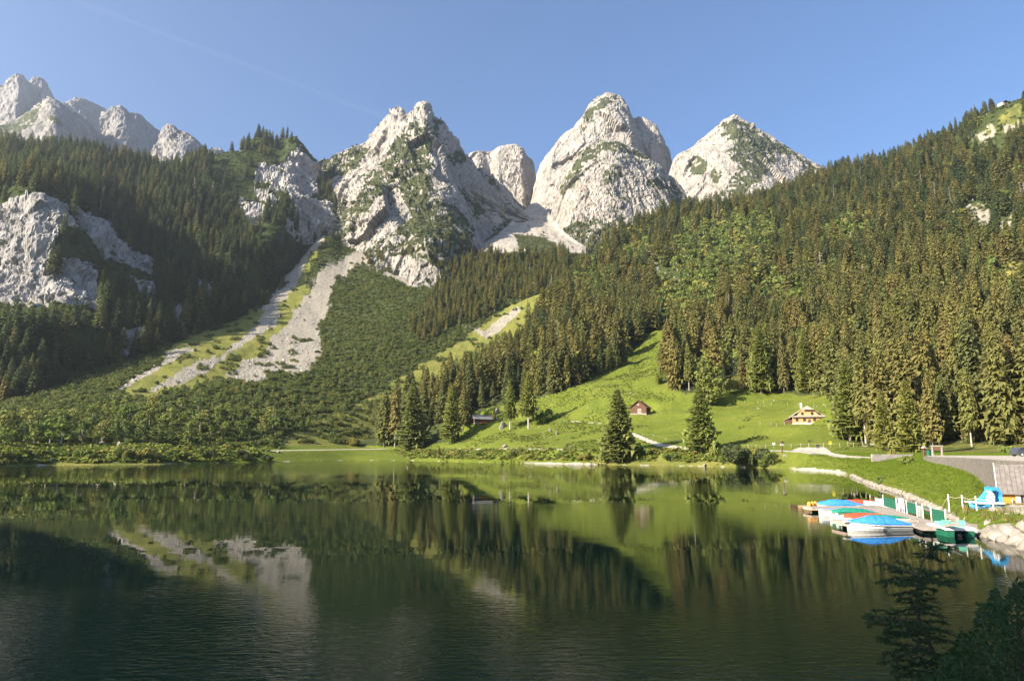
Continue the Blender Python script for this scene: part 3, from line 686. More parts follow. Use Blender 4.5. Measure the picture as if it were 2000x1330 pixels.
# scree fan
_px, _py = warp(FAN, 16, 30)
FAN_SCREE = [[(715,484),(735,502),(770,528),(800,548),(824,568),(800,562),(760,545),(730,526),(705,514),(685,532),(660,552),(648,577),(637,617),(622,634),(628,697),(602,722),(585,738),(540,728),(500,745),(440,748),(432,738),(470,716),(520,682),(530,657),(565,632),(590,582),(610,552),(645,517),(700,487)],
             [(642,461),(630,480),(600,505),(590,540),(575,560),(560,580),(548,602),(540,630),(515,652),(470,676),(440,690),(452,672),(495,645),(515,600),(540,552),(560,520),(590,490),(612,465)],
             [(392,672),(340,705),(300,727),(250,757),(222,764),(318,702),(330,682)], [(452,690),(405,728),(350,752),(290,768),(330,738),(385,706),(420,692)], [(900,634),(940,642),(960,655),(950,662),(905,642)], [(980,615),(1010,600),(1020,612),(960,660),(950,650)]]
FAN_DRY = [[(318,684),(400,632),(530,576),(590,486),(640,458),(600,540),(600,565),(560,655),(500,702),(440,735),(370,765),(290,780),(225,775),(300,722)], [(1085,566),(1040,573),(985,603),(930,642),(880,680),(840,702),(780,741),(720,778),(650,816),(600,850),(560,866),(600,884),(740,892),(820,800),(900,740),(1000,670),(1070,600)],
           [(560,850),(660,800),(690,812),(680,880),(560,880)]]
scr = inany(_px, _py, FAN_SCREE) * 0.8
dry = inany(_px, _py, FAN_DRY) * 0.8
_qx, _qy = FAN.pix()
fan_path = ((FAN.rows[:, None] >= FAN.tk[3] - 0.1) & (FAN.rows[:, None] <= FAN.tk[4] + 0.1)) * 1.0
shore_f = smooth(0.6, 0.2, FAN.Zg + 0.4 * fbm(FAN.X/6, FAN.Y/6, 0.0, 3)) * 0.65 * smooth(-0.1, 0.35, fbm(FAN.X/5, FAN.Y/5, 7.0, 4) + 0.15 * smooth(-150, -230, FAN.X))
low = (FAN.Zg < 9) & (_qy > 840)
mead_f = np.where((_qx > 360) & low, 0.75, 0.0); dry = np.where(low & (_qx <= 360), 0.7, dry)
FAN.scr, FAN.dry = scr, dry
FAN.build('scree_fan', M_LAND, [scr, mead_f, np.maximum(fan_path * 0.9, shore_f), dry])
# right slope and meadow
_px, _py = warp(RS, 8, 25)
RS_MEADOW = [(600,960),(600,880),(740,872),(880,862),(905,842),(905,812),(1000,790),(1075,770),(1180,732),(1230,690),(1285,640),(1320,632),(1318,690),(1295,745),(1338,768),(1440,764),(1480,770),(1625,772),(1640,858),(1690,868),(1745,884),(1820,884),(2600,884),(2600,1400),(1600,1400),(1400,960)]
RS.meadow = inpoly(_px, _py, RS_MEADOW) * 0.85
top_grass = inany(_px, _py, [[(1945,220),(1985,205),(2000,200),(2000,290),(1960,270),(1945,250)], [(1900,260),(1950,240),(1960,262),(1920,275)]]) * 0.8
k3, k4 = RS.tk[3], RS.tk[4]
onpath = ((RS.rows[:, None] >= k3 - 0.2) & (RS.rows[:, None] <= k4 + 0.2)) & (_px < 1590)
px0, py0 = RS.pix()
def polyline_mask(px, py, pts, w):
    r = np.zeros(px.shape)
    for (x1, y1, w1), (x2, y2, w2) in zip(pts[:-1], pts[1:]):
        L = (x2-x1)**2 + (y2-y1)**2
        t = np.clip(((px-x1)*(x2-x1) + (py-y1)*(y2-y1)) / L, 0, 1)
        d = np.hypot(px - (x1 + t*(x2-x1)), py - (y1 + t*(y2-y1)))
        r = np.maximum(r, smooth(1.15, 0.8, d / ((w1 + t*(w2-w1)) * w)))
    return r
path2 = polyline_mask(px0, py0, [(1236,848,2.5),(1260,858,3.5),(1285,868,3.5),(1320,873,2.5),(1360,878,2.0)], 1.0)
path3 = polyline_mask(px0, py0, [(1100,821,0.9),(1150,825,1.0),(1180,828,0.9)], 1.0)
path5 = polyline_mask(px0, py0, [(1590,886,3.0),(1640,889.5,2.6),(1700,894,2.2),(1790,897,1.8)], 1.0)
path4 = polyline_mask(px0, py0, [(1680,872,1.5),(1710,866,1.5)], 1.0)
yard = inpoly(px0, py0, [(1545,880),(1560,874),(1610,873),(1625,884),(1660,890),(1720,893),(1720,897),(1640,895),(1590,887)]) * 1.0
shore = smooth(0.5, 0.2, RS.Zg + 0.4 * fbm(RS.X/3, RS.Y/3, 0.0, 3)) * 0.58 * smooth(-0.1, 0.35, fbm(RS.X/5, RS.Y/5, 7.0, 4))
g_ = smooth(1520, 1560, px0) * smooth(1675, 1640, px0)
shore = np.maximum(shore, g_ * smooth(1.0, 0.4, RS.Zg + 0.8 * fbm(RS.X/4, RS.Y/4, 0.0, 4)) * 0.66)
g_ = smooth(990, 1045, px0 + 30 * fbm(RS.X/6, RS.Y/6, 1.0, 3)) * smooth(1215, 1150, px0 + 30 * fbm(RS.X/6, RS.Y/6, 2.0, 3))
shore = np.maximum(shore, g_ * smooth(1.15, 0.4, RS.Zg + 1.0 * fbm(RS.X/5, RS.Y/5, 0.0, 4)) * 0.62)
rq = fbm(RS.X/14, RS.Y/14, RS.Zg/14, 4)
rk = inany(_px, _py, [[(1268,512),(1282,515),(1290,530),(1276,532)], [(1296,532),(1330,545),(1330,562),(1300,548)], [(1885,402),(1930,396),(1938,440),(1905,436),(1888,425)], [(1945,432),(1975,425),(1985,470),(1965,500),(1950,470)], [(1905,262),(1935,248),(1950,256),(1925,280)], [(1800,480),(1812,470),(1815,500)], [(1985,395),(2010,330),(2010,400)], [(1955,250),(1990,235),(1996,246),(1965,262)]]) * 0.85 * smooth(-0.35, -0.15, rq)
RS.bare = rk
bank = smooth(1560, 1620, px0) * (RS.Y < 215) * (RS.Zg < 4.6)
dryr = np.where((RS.Y < 300) & (RS.Zg < 5.4) & (px0 + 60 * fbm(RS.X/9, RS.Y/9, 0.0, 3) < 1525) & (px0 + 60 * fbm(RS.X/9, RS.Y/9, 5.0, 3) > 930), 0.75, 0.0)
RS.build('valley_slope', M_LAND, [rk, np.maximum(RS.meadow * (1 - dryr), top_grass * 0.0), np.clip(np.maximum.reduce([onpath * 0.95, path2, path3 * 0.62, path4, path5, yard, shore]), 0, 1), np.maximum(np.maximum(dryr, top_grass * 0.62), inany(_px, _py, [[(1760,860),(2200,870),(2200,884),(1760,884)]]) * 0.5)])

# ================================================================== WATER
def water_material():
    m, nt, b = new_mat('lake_water')
    b.inputs['Base Color'].default_value = (0.0003, 0.0052, 0.0042, 1)
    b.inputs['Roughness'].default_value = 0.0
    b.inputs['IOR'].default_value = 1.19
    b.inputs['Specular IOR Level'].default_value = 0.5
    gust = tex_noise(nt, 0.016, 3, 0.5, stretch=(0.5, 1.6, 1))
    g2 = nt.nodes.new('ShaderNodeMapRange'); g2.interpolation_type = 'SMOOTHSTEP'
    g2.inputs['From Min'].default_value = 0.44; g2.inputs['From Max'].default_value = 0.62
    g2.inputs['To Min'].default_value = 0.015; g2.inputs['To Max'].default_value = 1.0
    nt.links.new(gust, g2.inputs['Value'])
    # wind: ruffled close to the near bank and under the far shore, calm in between
    tc = nt.nodes.new('ShaderNodeTexCoord'); sx = nt.nodes.new('ShaderNodeSeparateXYZ'); nt.links.new(tc.outputs['Object'], sx.inputs[0])
    wob = math_n(nt, 'MULTIPLY', math_n(nt, 'SUBTRACT', tex_noise(nt, 0.05, 3, 0.6), 0.5), 30.0)
    yy = math_n(nt, 'ADD', sx.outputs[1], wob)
    def rng_(a, b_, lo, hi):
        r = nt.nodes.new('ShaderNodeMapRange'); r.interpolation_type = 'SMOOTHSTEP'
        for k_, v_ in (('From Min', a), ('From Max', b_), ('To Min', lo), ('To Max', hi)): r.inputs[k_].default_value = v_
        nt.links.new(yy, r.inputs['Value']); return r.outputs[0]
    near_ = rng_(17, 33, 1.0, 0.0); far_ = rng_(150, 240, 0.0, 0.8)
    wind = math_n(nt, 'MAXIMUM', math_n(nt, 'MAXIMUM', near_, far_), math_n(nt, 'MULTIPLY', g2.outputs[0], 0.16))
    w1 = tex_noise(nt, 2.6, 3, 0.55, stretch=(0.7, 1.6, 1), dist=0.5)
    w2 = tex_noise(nt, 0.22, 2, 0.5, stretch=(0.6, 1.2, 1))
    h = math_n(nt, 'ADD', math_n(nt, 'MULTIPLY', math_n(nt, 'MULTIPLY', w1, wind), 0.023), math_n(nt, 'MULTIPLY', w2, 0.007))
    bump(nt, b, h, 1.0, 1.0)
    return m
M_WATER = water_material()
xs = np.concatenate([np.linspace(-700, 500, 25)]); ys = np.linspace(-120, 520, 25)
gx, gy = np.meshgrid(xs, ys)
i = np.arange(gx.size).reshape(gx.shape)
me = np_mesh('lake', np.stack([gx, gy, gx * 0], -1).reshape(-1, 3), np.stack([i[:-1,:-1], i[:-1,1:], i[1:,1:], i[1:,:-1]], -1).reshape(-1, 4), M_WATER)
lake = link('lake', me); lake['kind'] = 'structure'
# one sheet of low land far round it all, under everything
me = np_mesh('ground', [(-5000,-900,-6),(5000,-900,-6),(5000,4500,-6),(-5000,4500,-6)], [(0,1,2,3)], plain('valley_floor', (0.05,0.06,0.025), 0.95, 0.3, 0.02))
g = link('ground', me); g['kind'] = 'structure'

# ================================================================== HAZE
def haze(density, color):
    m = bpy.data.materials.new('air'); m.use_nodes = True
    nt = m.node_tree; nt.nodes.clear()
    out = nt.nodes.new('ShaderNodeOutputMaterial'); v = nt.nodes.new('ShaderNodeVolumePrincipled')
    v.inputs['Color'].default_value = (*color, 1); v.inputs['Density'].default_value = density
    v.inputs['Anisotropy'].default_value = 0.6
    nt.links.new(v.outputs[0], out.inputs['Volume'])
    o = MB().box((0, 1800, 868), (10100, 5600, 1750)).build('haze', m)
    o['kind'] = 'stuff'
haze(0.000078, (0.86, 0.93, 1.0))
# ================================================================== VEGETATION
def foliage_mat(name, cols, rough=0.75, noise_scale=0.35, trans=0.32):
    m, nt, b = new_mat(name)
    oi = nt.nodes.new('ShaderNodeObjectInfo')
    n = tex_noise(nt, noise_scale, 3, 0.6)
    k = len(cols)
    c = ramp(nt, oi.outputs['Random'], [((i + 0.5) / k, cols[i]) for i in range(k)])
    c = mixc(nt, math_n(nt, 'MULTIPLY', n, 0.6), c, (0.6, 0.62, 0.55), 'MULTIPLY')
    nt.links.new(c, b.inputs['Base Color'])
    b.inputs['Roughness'].default_value = rough; b.inputs['Specular IOR Level'].default_value = 0.15
    tl = nt.nodes.new('ShaderNodeBsdfTranslucent'); mx = nt.nodes.new('ShaderNodeMixShader'); mx.inputs[0].default_value = trans
    nt.links.new(c, tl.inputs['Color']); nt.links.new(b.outputs[0], mx.inputs[1]); nt.links.new(tl.outputs[0], mx.inputs[2])
    nt.links.new(mx.outputs[0], next(n_ for n_ in nt.nodes if n_.type == 'OUTPUT_MATERIAL').inputs[0])
    return m
M_SPRUCE = foliage_mat('spruce_needles', [(0.182, 0.178, 0.055), (0.227, 0.195, 0.063), (0.134, 0.143, 0.050), (0.255, 0.215, 0.071), (0.208, 0.208, 0.059), (0.147, 0.162, 0.055), (0.231, 0.190, 0.069), (0.119, 0.133, 0.047)])
M_FRESH = foliage_mat('fresh_spruce_needles', [(0.232, 0.255, 0.067), (0.281, 0.281, 0.075), (0.203, 0.228, 0.069)], 0.75, 0.35, 0.42)
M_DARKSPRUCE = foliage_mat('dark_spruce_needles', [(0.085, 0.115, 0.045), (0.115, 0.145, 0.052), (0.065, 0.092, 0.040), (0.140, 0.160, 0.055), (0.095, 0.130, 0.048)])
M_LARCH = foliage_mat('larch_needles', [(0.235, 0.269, 0.068), (0.268, 0.283, 0.074)], 0.75, 0.35, 0.42)
M_BROAD = foliage_mat('broad_leaves', [(0.176, 0.229, 0.052), (0.247, 0.269, 0.067), (0.124, 0.169, 0.043), (0.309, 0.283, 0.078), (0.195, 0.229, 0.058), (0.141, 0.191, 0.052)])
M_SCRUB = foliage_mat('dwarf_pine_needles', [(0.109, 0.144, 0.038), (0.149, 0.179, 0.049), (0.087, 0.113, 0.035), (0.201, 0.206, 0.058)])
M_HERB = foliage_mat('shore_herbs', [(0.222, 0.229, 0.047), (0.147, 0.206, 0.039), (0.266, 0.229, 0.063), (0.132, 0.184, 0.039), (0.206, 0.243, 0.044)])
M_BARK = plain('bark', (0.17, 0.14, 0.11), 0.95, 0.4, 3.0, 0.1)
M_PALEBARK = plain('pale_bark', (0.36, 0.33, 0.28), 0.9, 0.35, 3.0, 0.1)

def tri_mesh(name, tris, mat):
    t = np.asarray(tris, np.float32).reshape(-1, 3)
    return np_mesh(name, t, np.arange(len(t), dtype=np.int32).reshape(-1, 3), mat)
def spruce_tris(seed, H=25.0, R=3.3, whorls=18, per=7, z0=0.10, pw=0.8, droop=0.42, ragged=0.45, sprigs=3, core=900, cs=0.17, c0=0.24, wild=0.25):
    r = np.random.default_rng(seed)
    out = []
    n = whorls * per
    t = (np.repeat(np.arange(whorls), per) + r.random(n) * 0.9) / whorls
    t = t ** 0.92
    z = H * (z0 + (0.985 - z0) * t)
    side = 1 + 0.18 * np.cos(np.tile(np.arange(per), whorls) * 2 * np.pi / per + r.random() * 6)
    L = R * (np.clip(1 - t, 0, 1) ** pw) * (1 - ragged / 2 + ragged * r.random(n)) * side + 0.28
    L *= np.where(t < 0.12, 0.72 + 2.2 * t, 1.0)
    a = np.tile(np.arange(per), whorls) * 2 * np.pi / per + np.repeat(r.random(whorls) * 6.28, per) + r.normal(0, 0.25, n)
    u = np.stack([np.cos(a), np.sin(a), 0 * a], 1); w = np.stack([-np.sin(a), np.cos(a), 0 * a], 1); up = np.array([0, 0, 1.0])
    dz = L * (droop * (1 - t) - 0.25 * t) + 0.05
    c = np.stack([0 * z, 0 * z, z], 1)
    def at(f, sidew=0.0, down=0.0):
        f = np.broadcast_to(f, (n,))
        sag = dz * (f ** 1.4)
        tip = np.where(f > 0.8, (f - 0.8) * 0.35 * L, 0)
        return c + u * (L * f)[:, None] + w * np.broadcast_to(sidew, (n,))[:, None] + up * (-sag + tip - down)[:, None]
    wd = 0.20 * L + 0.12
    mid, tip, root = at(0.55), at(1.0), at(0.04, 0, -0.1)
    ml, mr = at(0.62, wd, 0.10 * L), at(0.62, -wd, 0.10 * L)
    out += [np.stack([root, mid, ml], 1), np.stack([root, mr, mid], 1), np.stack([mid, tip, ml], 1), np.stack([mid, mr, tip], 1)]
    for k in range(sprigs):
        f = 0.25 + 0.65 * (k + r.random(n)) / sprigs
        s = (r.random(n) - 0.5) * wd * 1.6
        h = (0.22 + 0.28 * r.random(n)) * L * (1.1 - t) + 0.25
        p1, p2 = at(f - 0.10, s), at(np.minimum(f + 0.12, 1), s)
        p3 = at(f, s * 1.5, h)
        out.append(np.stack([p1, p2, p3], 1))
    T = np.concatenate(out)
    # dense inner crown: needle sprays hanging through the volume of the cone
    m = core
    tt = r.random(m) ** 1.15
    zz = H * (z0 + 0.01 + (0.97 - z0) * tt)
    Rr = R * (np.clip(1 - tt, 0, 1) ** pw) * np.where(tt < 0.12, 0.72 + 2.2 * tt, 1.0)
    aa = r.random(m) * 6.283; rad = Rr * (0.35 + 0.5 * r.random(m)) + 0.1
    cc = np.stack([np.cos(aa) * rad, np.sin(aa) * rad, zz], 1)
    ta = aa + r.normal(0, 0.7, m); tw = np.stack([-np.sin(ta), np.cos(ta), r.normal(0, wild, m)], 1)
    ou = np.stack([np.cos(aa), np.sin(aa), -0.7 + 0 * aa], 1)
    s_ = (cs * Rr + c0)[:, None] * (0.7 + 0.6 * r.random(m))[:, None]
    T = np.concatenate([T, np.stack([cc - tw * s_ * 0.8 + up * s_ * 0.4, cc + tw * s_ * 0.8 + up * s_ * 0.4, cc + ou * s_ * 1.3], 1)])
    # leader
    tp = np.array([[[0.14, 0, H*0.955], [-0.14, 0, H*0.955], [0, 0, H*1.01]], [[0, 0.14, H*0.955], [0, -0.14, H*0.955], [0, 0, H*1.01]]])
    T = np.concatenate([T, tp])
    return T
def trunk_mb(H, r0, top=0.95, n=6, wob=0.0, seed=0):
    rr = random.Random(seed)
    pts = [Vector((rr.uniform(-wob, wob) * i, rr.uniform(-wob, wob) * i, H * top * i / 4 - (0.8 if i == 0 else 0))) for i in range(5)]
    return MB().tube(pts, [r0 * (1 - 0.21 * i) for i in range(5)], n)
def leaf_tris(seed, blobs, count, size):
    """leaf clumps spread through a crown: blobs = [(x, y, z, rx, rz)]"""
    r = np.random.default_rng(seed)
    bl = np.array(blobs)
    k = r.choice(len(bl), count, p=bl[:, 3]**2 / (bl[:, 3]**2).sum())
    d = r.normal(size=(count, 3)); d /= np.linalg.norm(d, axis=1)[:, None]
    rad = (0.45 + 0.6 * r.random(count) ** 0.6)
    c = bl[k, :3] + d * np.stack([bl[k, 3], bl[k, 3], bl[k, 4]], 1) * rad[:, None]
    nrm = d + r.normal(0, 0.55, (count, 3)); nrm /= np.linalg.norm(nrm, axis=1)[:, None]
    a = np.cross(nrm, r.normal(size=(count, 3))); a /= np.linalg.norm(a, axis=1)[:, None]
    b = np.cross(nrm, a)
    s = (size * (0.6 + 0.8 * r.random(count)))[:, None]
    p = [c + a * s, c + b * s * 0.7, c - a * s * 0.9, c - b * s * 0.75 + nrm * s * 0.3]
    return np.concatenate([np.stack([p[0], p[1], p[2]], 1), np.stack([p[0], p[2], p[3]], 1)])
def broad_parts(seed, H=11.0, R=3.2, leaves=300, size=0.62, z0=0.28, blobs=9):
    r = random.Random(seed)
    bl = [(0, 0, H * 0.72, R * 0.62, H * 0.24)]
    mb = MB()
    top = Vector((r.uniform(-.4, .4), r.uniform(-.4, .4), H * 0.8))
    mb.tube([Vector((0, 0, -0.6)), Vector((r.uniform(-.2, .2), r.uniform(-.2, .2), H * 0.35)), top], [H * 0.018, H * 0.013, H * 0.004], 6)
    for i in range(blobs):
        a = 6.28 * i / blobs + r.uniform(-.4, .4); f = r.uniform(z0, 0.86)
        rad = R * (0.45 + 0.35 * math.sin(math.pi * min(1, (f - z0) / (1 - z0) + 0.15))) * r.uniform(0.7, 1.15)
        c = (math.cos(a) * rad, math.sin(a) * rad, H * f)
        bl.append((*c, R * r.uniform(0.30, 0.46), H * r.uniform(0.07, 0.12)))
        if i % 2 == 0: mb.bar((0, 0, H * max(0.2, f - 0.22)), c, H * 0.008, H * 0.003, 5)
    return leaf_tris(seed, bl, leaves, size), mb
# --- libraries of meshes (shared by all copies)
SPRUCE_HI, SPRUCE_TRUNK = [], []
for i, (R, wh, per, z0, pw, dr, rg) in enumerate([(4.0, 24, 8, 0.07, 0.66, 0.42, 0.6), (3.5, 26, 7, 0.12, 0.58, 0.5, 0.65), (4.4, 22, 8, 0.05, 0.74, 0.36, 0.6), (3.0, 24, 7, 0.24, 0.52, 0.55, 0.8), (3.8, 20, 7, 0.09, 0.68, 0.30, 0.95)]):
    SPRUCE_HI.append(tri_mesh('spruce_crown', spruce_tris(40 + i, 25, R, wh, per, z0, pw, dr, rg, 3), M_SPRUCE))
    SPRUCE_TRUNK.append(trunk_mb(25, 0.28, 0.9, 6, 0.0, i).mesh('spruce_trunk', M_BARK if i != 3 else M_PALEBARK))
for i, (R, wh, per, z0, pw, dr, rg) in enumerate([(3.6, 38, 10, 0.04, 0.70, 0.34, 0.7), (3.3, 40, 9, 0.08, 0.60, 0.42, 0.7)]):
    SPRUCE_HI.append(tri_mesh('spruce_crown', spruce_tris(60 + i, 25, R, wh, per, z0, pw, dr, rg, 4, 2600, 0.08, 0.12, 0.9), M_FRESH))
    SPRUCE_TRUNK.append(trunk_mb(25, 0.28, 0.9, 6, 0.0, 7 + i).mesh('spruce_trunk', M_BARK))
BROAD_CROWN, BROAD_TRUNK = [], []
for i in range(4):
    T, mb = broad_parts(70 + i, 11, 2.7 + 0.35 * i, 340, 0.55, 0.22 + 0.05 * (i % 2), 10)
    BROAD_CROWN.append(tri_mesh('broadleaf_crown', T, M_BROAD)); BROAD_TRUNK.append(mb.mesh('broadleaf_trunk', M_PALEBARK))
bl_ = [(math.cos(i * 2.4) * (0.3 + 1.9 * (i % 4) / 3) * (1 - 0.5 * max(0, (i / 26 - 0.4))), math.sin(i * 2.4) * (0.3 + 1.9 * (i % 4) / 3) * (1 - 0.5 * max(0, (i / 26 - 0.4))), 1.6 + 8.4 * i / 26, 1.35 - 0.75 * i / 26, 1.2 - 0.5 * i / 26) for i in range(27)]
BROAD_CROWN.append(tri_mesh('broadleaf_crown', leaf_tris(95, bl_, 2600, 0.33), M_BROAD)); BROAD_TRUNK.append(broad_parts(74, 11, 2.4, 10)[1].mesh('broadleaf_trunk', M_BARK))
LARCH_CROWN = tri_mesh('larch_crown', spruce_tris(90, 25, 3.6, 32, 8, 0.24, 0.66, 0.16, 0.8, 4, 1900, 0.08, 0.12, 0.9), M_LARCH)
LARCH_LOW = tri_mesh('larch_crown', spruce_tris(91, 25, 3.7, 36, 9, 0.06, 0.62, 0.20, 0.8, 4, 2400, 0.08, 0.12, 0.9), M_LARCH)
LARCH_TRUNK = trunk_mb(25, 0.36, 0.96, 6, 0.02, 3).mesh('larch_trunk', M_PALEBARK)

# --- sources of the masses (never in the scene themselves)
def source(name, *meshes):
    vs, fs, mats, n = [], [], [], 0
    mi = []
    for k, me in enumerate(meshes):
        co = np.zeros(len(me.vertices) * 3, np.float32); me.vertices.foreach_get('co', co)
        vs.append(co.reshape(-1, 3))
        for p in me.polygons: fs.append([v + n for v in p.vertices]); mi.append(k)
        n += len(me.vertices); mats.append(me.materials[0])
    me = bpy.data.meshes.new(name)
    me.from_pydata(np.concatenate(vs).tolist(), [], fs)
    for m in mats: me.materials.append(m)
    me.polygons.foreach_set('material_index', mi); me.update()
    return bpy.data.objects.new(name, me)
SRC_SPRUCE = []
for i, (R, wh, per, z0, pw, dr, rg) in enumerate([(3.9, 17, 6, 0.08, 0.66, 0.42, 0.6), (3.4, 18, 6, 0.12, 0.58, 0.5, 0.7), (4.2, 16, 6, 0.06, 0.74, 0.36, 0.6), (3.0, 17, 6, 0.24, 0.52, 0.5, 0.85), (3.7, 15, 6, 0.08, 0.68, 0.3, 0.95)]):
    c = tri_mesh('spruce_crown', spruce_tris(140 + i, 25, R, wh, per, z0, pw, dr, rg, 2, 240, 0.23), M_SPRUCE)
    SRC_SPRUCE.append(source('spruce_source', c, trunk_mb(25, 0.24, 0.8, 4).mesh('t', M_BARK if i != 3 else M_PALEBARK)))
dd = tri_mesh('dead_crown', spruce_tris(155, 25, 1.9, 12, 4, 0.3, 0.6, 0.3, 0.9, 0, 20, 0.1), M_PALEBARK)
SRC_SPRUCE.append(source('dead_spruce_source', dd, trunk_mb(25, 0.3, 0.98, 5).mesh('t', M_PALEBARK)))
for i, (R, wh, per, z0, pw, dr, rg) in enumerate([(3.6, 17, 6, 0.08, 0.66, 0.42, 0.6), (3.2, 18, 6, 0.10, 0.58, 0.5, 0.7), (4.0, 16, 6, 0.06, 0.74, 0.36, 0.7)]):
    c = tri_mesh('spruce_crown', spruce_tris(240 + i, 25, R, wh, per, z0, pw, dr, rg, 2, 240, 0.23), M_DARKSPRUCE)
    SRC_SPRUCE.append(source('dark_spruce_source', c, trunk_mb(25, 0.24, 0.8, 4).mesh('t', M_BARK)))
SRC_BROAD = []
for i in range(3):
    T, mb = broad_parts(170 + i, 11, 2.9 + 0.3 * i, 190, 0.75, 0.15, 9)
    SRC_BROAD.append(source('broadleaf_source', tri_mesh('c', T, M_BROAD), mb.mesh('t', M_PALEBARK)))
def scrub_tris(seed, R, H, count, size):
    r = random.Random(seed)
    bl = [(r.uniform(-1, 1) * R * 0.55, r.uniform(-1, 1) * R * 0.55, H * 0.42, R * r.uniform(0.45, 0.7), H * r.uniform(0.4, 0.55)) for _ in range(4)]
    return leaf_tris(seed, bl, count, size)
SRC_SCRUB = [source('scrub_source', tri_mesh('c', scrub_tris(200 + i, 1.9, 2.6, 170, 0.32), M_SCRUB)) for i in range(3)]
SRC_HERB = [source('herb_source', tri_mesh('c', scrub_tris(230 + i, 0.9, 0.9, 40, 0.30), M_HERB)) for i in range(3)]

def scatter_object(name, pts, kinds, scl, rot, sources):
    """points with an upright copy of one of the sources on each: one mass of plants nobody could count"""
    me = bpy.data.meshes.new(name)
    pts = np.asarray(pts, np.float32)
    me.vertices.add(len(pts)); me.vertices.foreach_set('co', pts.ravel())
    a = me.attributes.new('pick', 'INT', 'POINT'); a.data.foreach_set('value', np.asarray(kinds, np.int32))
    a = me.attributes.new('size', 'FLOAT_VECTOR', 'POINT'); a.data.foreach_set('vector', np.asarray(scl, np.float32).ravel())
    a = me.attributes.new('turn', 'FLOAT_VECTOR', 'POINT'); a.data.foreach_set('vector', np.asarray(rot, np.float32).ravel())
    me.update()
    o = link(name, me)
    ng = bpy.data.node_groups.new(name + '_nodes', 'GeometryNodeTree')
    ng.interface.new_socket('Geometry', in_out='INPUT', socket_type='NodeSocketGeometry')
    ng.interface.new_socket('Geometry', in_out='OUTPUT', socket_type='NodeSocketGeometry')
    gi, go = ng.nodes.new('NodeGroupInput'), ng.nodes.new('NodeGroupOutput')
    iop = ng.nodes.new('GeometryNodeInstanceOnPoints')
    gti = ng.nodes.new('GeometryNodeJoinGeometry')
    for s in reversed(sources):          # the last one joined becomes instance 0
        oi = ng.nodes.new('GeometryNodeObjectInfo'); oi.inputs['Object'].default_value = s; oi.inputs['As Instance'].default_value = True
        ng.links.new(oi.outputs['Geometry'], gti.inputs[0])
    def na(nm, typ):
        n = ng.nodes.new('GeometryNodeInputNamedAttribute'); n.data_type = typ; n.inputs['Name'].default_value = nm
        return n.outputs[0]
    ng.links.new(gi.outputs[0], iop.inputs['Points']); ng.links.new(gti.outputs[0], iop.inputs['Instance'])
    iop.inputs['Pick Instance'].default_value = True
    ng.links.new(na('pick', 'INT'), iop.inputs['Instance Index'])
    ng.links.new(na('turn', 'FLOAT_VECTOR'), iop.inputs['Rotation'])
    ng.links.new(na('size', 'FLOAT_VECTOR'), iop.inputs['Scale'])
    ng.links.new(iop.outputs[0], go.inputs[0])
    md = o.modifiers.new('scatter', 'NODES'); md.node_group = ng
    o['kind'] = 'stuff'
    return o
def thin(p, gap, taken=None):
    """drop points closer than gap (a number or one per point) to an earlier one"""
    gap = np.broadcast_to(gap, (len(p),)); cell = float(np.max(gap)); grid = {}; keep = []
    for q in (taken or []): grid.setdefault((int(q[0] // cell), int(q[1] // cell)), []).append((q[0], q[1], q[2]))
    for i in range(len(p)):
        x, y = p[i, 0], p[i, 1]; cx, cy = int(x // cell), int(y // cell); ok = True; g2 = gap[i]**2
        for ax in (-1, 0, 1):
            for ay in (-1, 0, 1):
                for q in grid.get((cx + ax, cy + ay), ()):
                    if (q[0]-x)**2 + (q[1]-y)**2 < max(g2, q[2]**2 if len(q) > 2 else 0): ok = False; break
                if not ok: break
            if not ok: break
        if ok: grid.setdefault((cx, cy), []).append((x, y, 0.0)); keep.append(i)
    return np.array(keep, int)
def hit(sheet, px, py):
    """where the line of sight through a photograph position meets a sheet of land"""
    X, Y = sheet.pix()
    d = (X - px)**2 + (Y - py)**2 + (sheet.Y * 0.002)**2
    k = int(np.argmin(d)); r, c = np.unravel_index(k, d.shape)
    return Vector((float(sheet.X[r, c]), float(sheet.Y[r, c]), float(sheet.Zg[r, c])))
def tree(kind, loc, h, wide=1.0, v=0, label=None, group=None, name=None, rz=None):
    """one tree of its own: Empty at the foot, trunk and crown"""
    if kind == 'spruce': nm, cr, tr, H = 'spruce_tree', SPRUCE_HI[v % 7], SPRUCE_TRUNK[v % 7], 25.0
    elif kind == 'larch': nm, cr, tr, H = 'larch_tree', LARCH_LOW if v else LARCH_CROWN, LARCH_TRUNK, 25.0
    else: nm, cr, tr, H = 'broadleaf_tree', BROAD_CROWN[v % 5], BROAD_TRUNK[v % 5], 11.0
    e = empty(name or nm, loc, random.uniform(0, 6.28) if rz is None else rz)
    k = h / H
    e.scale = (k * wide, k * wide, k)
    tag(e, label, 'tree', group)
    link('trunk', tr, e); link('crown', cr, e)
    return e
TAKEN = []     # (x, y, radius) of things no forest tree may stand on
def hero(kind, px, py, top, wide, v, label, sheet=RS, group=None):
    p = hit(sheet, px, py)
    h = (py - top) / FPX * p.y * 1.02
    TAKEN.append((p.x, p.y, 5.0))
    return tree(kind, p, h, wide, v, label, group)
hero('spruce', 1210, 901, 762, 1.85, 5, 'broad lone spruce standing at the edge of the lake before the meadow')
hero('larch', 1370, 882, 757, 1.7, 1, 'pale feathery larch standing by the lake path below the meadow')
hero('broadleaf', 1387, 793, 697, 1.05, 4, 'dark green leafy tree on the meadow behind the pale larch')
hero('larch', 996, 838, 743, 1.0, 0, 'shorter of the two larches with bare trunks left of the big meadow')
hero('larch', 1033, 838, 727, 1.05, 0, 'taller of the two larches with bare trunks left of the big meadow')
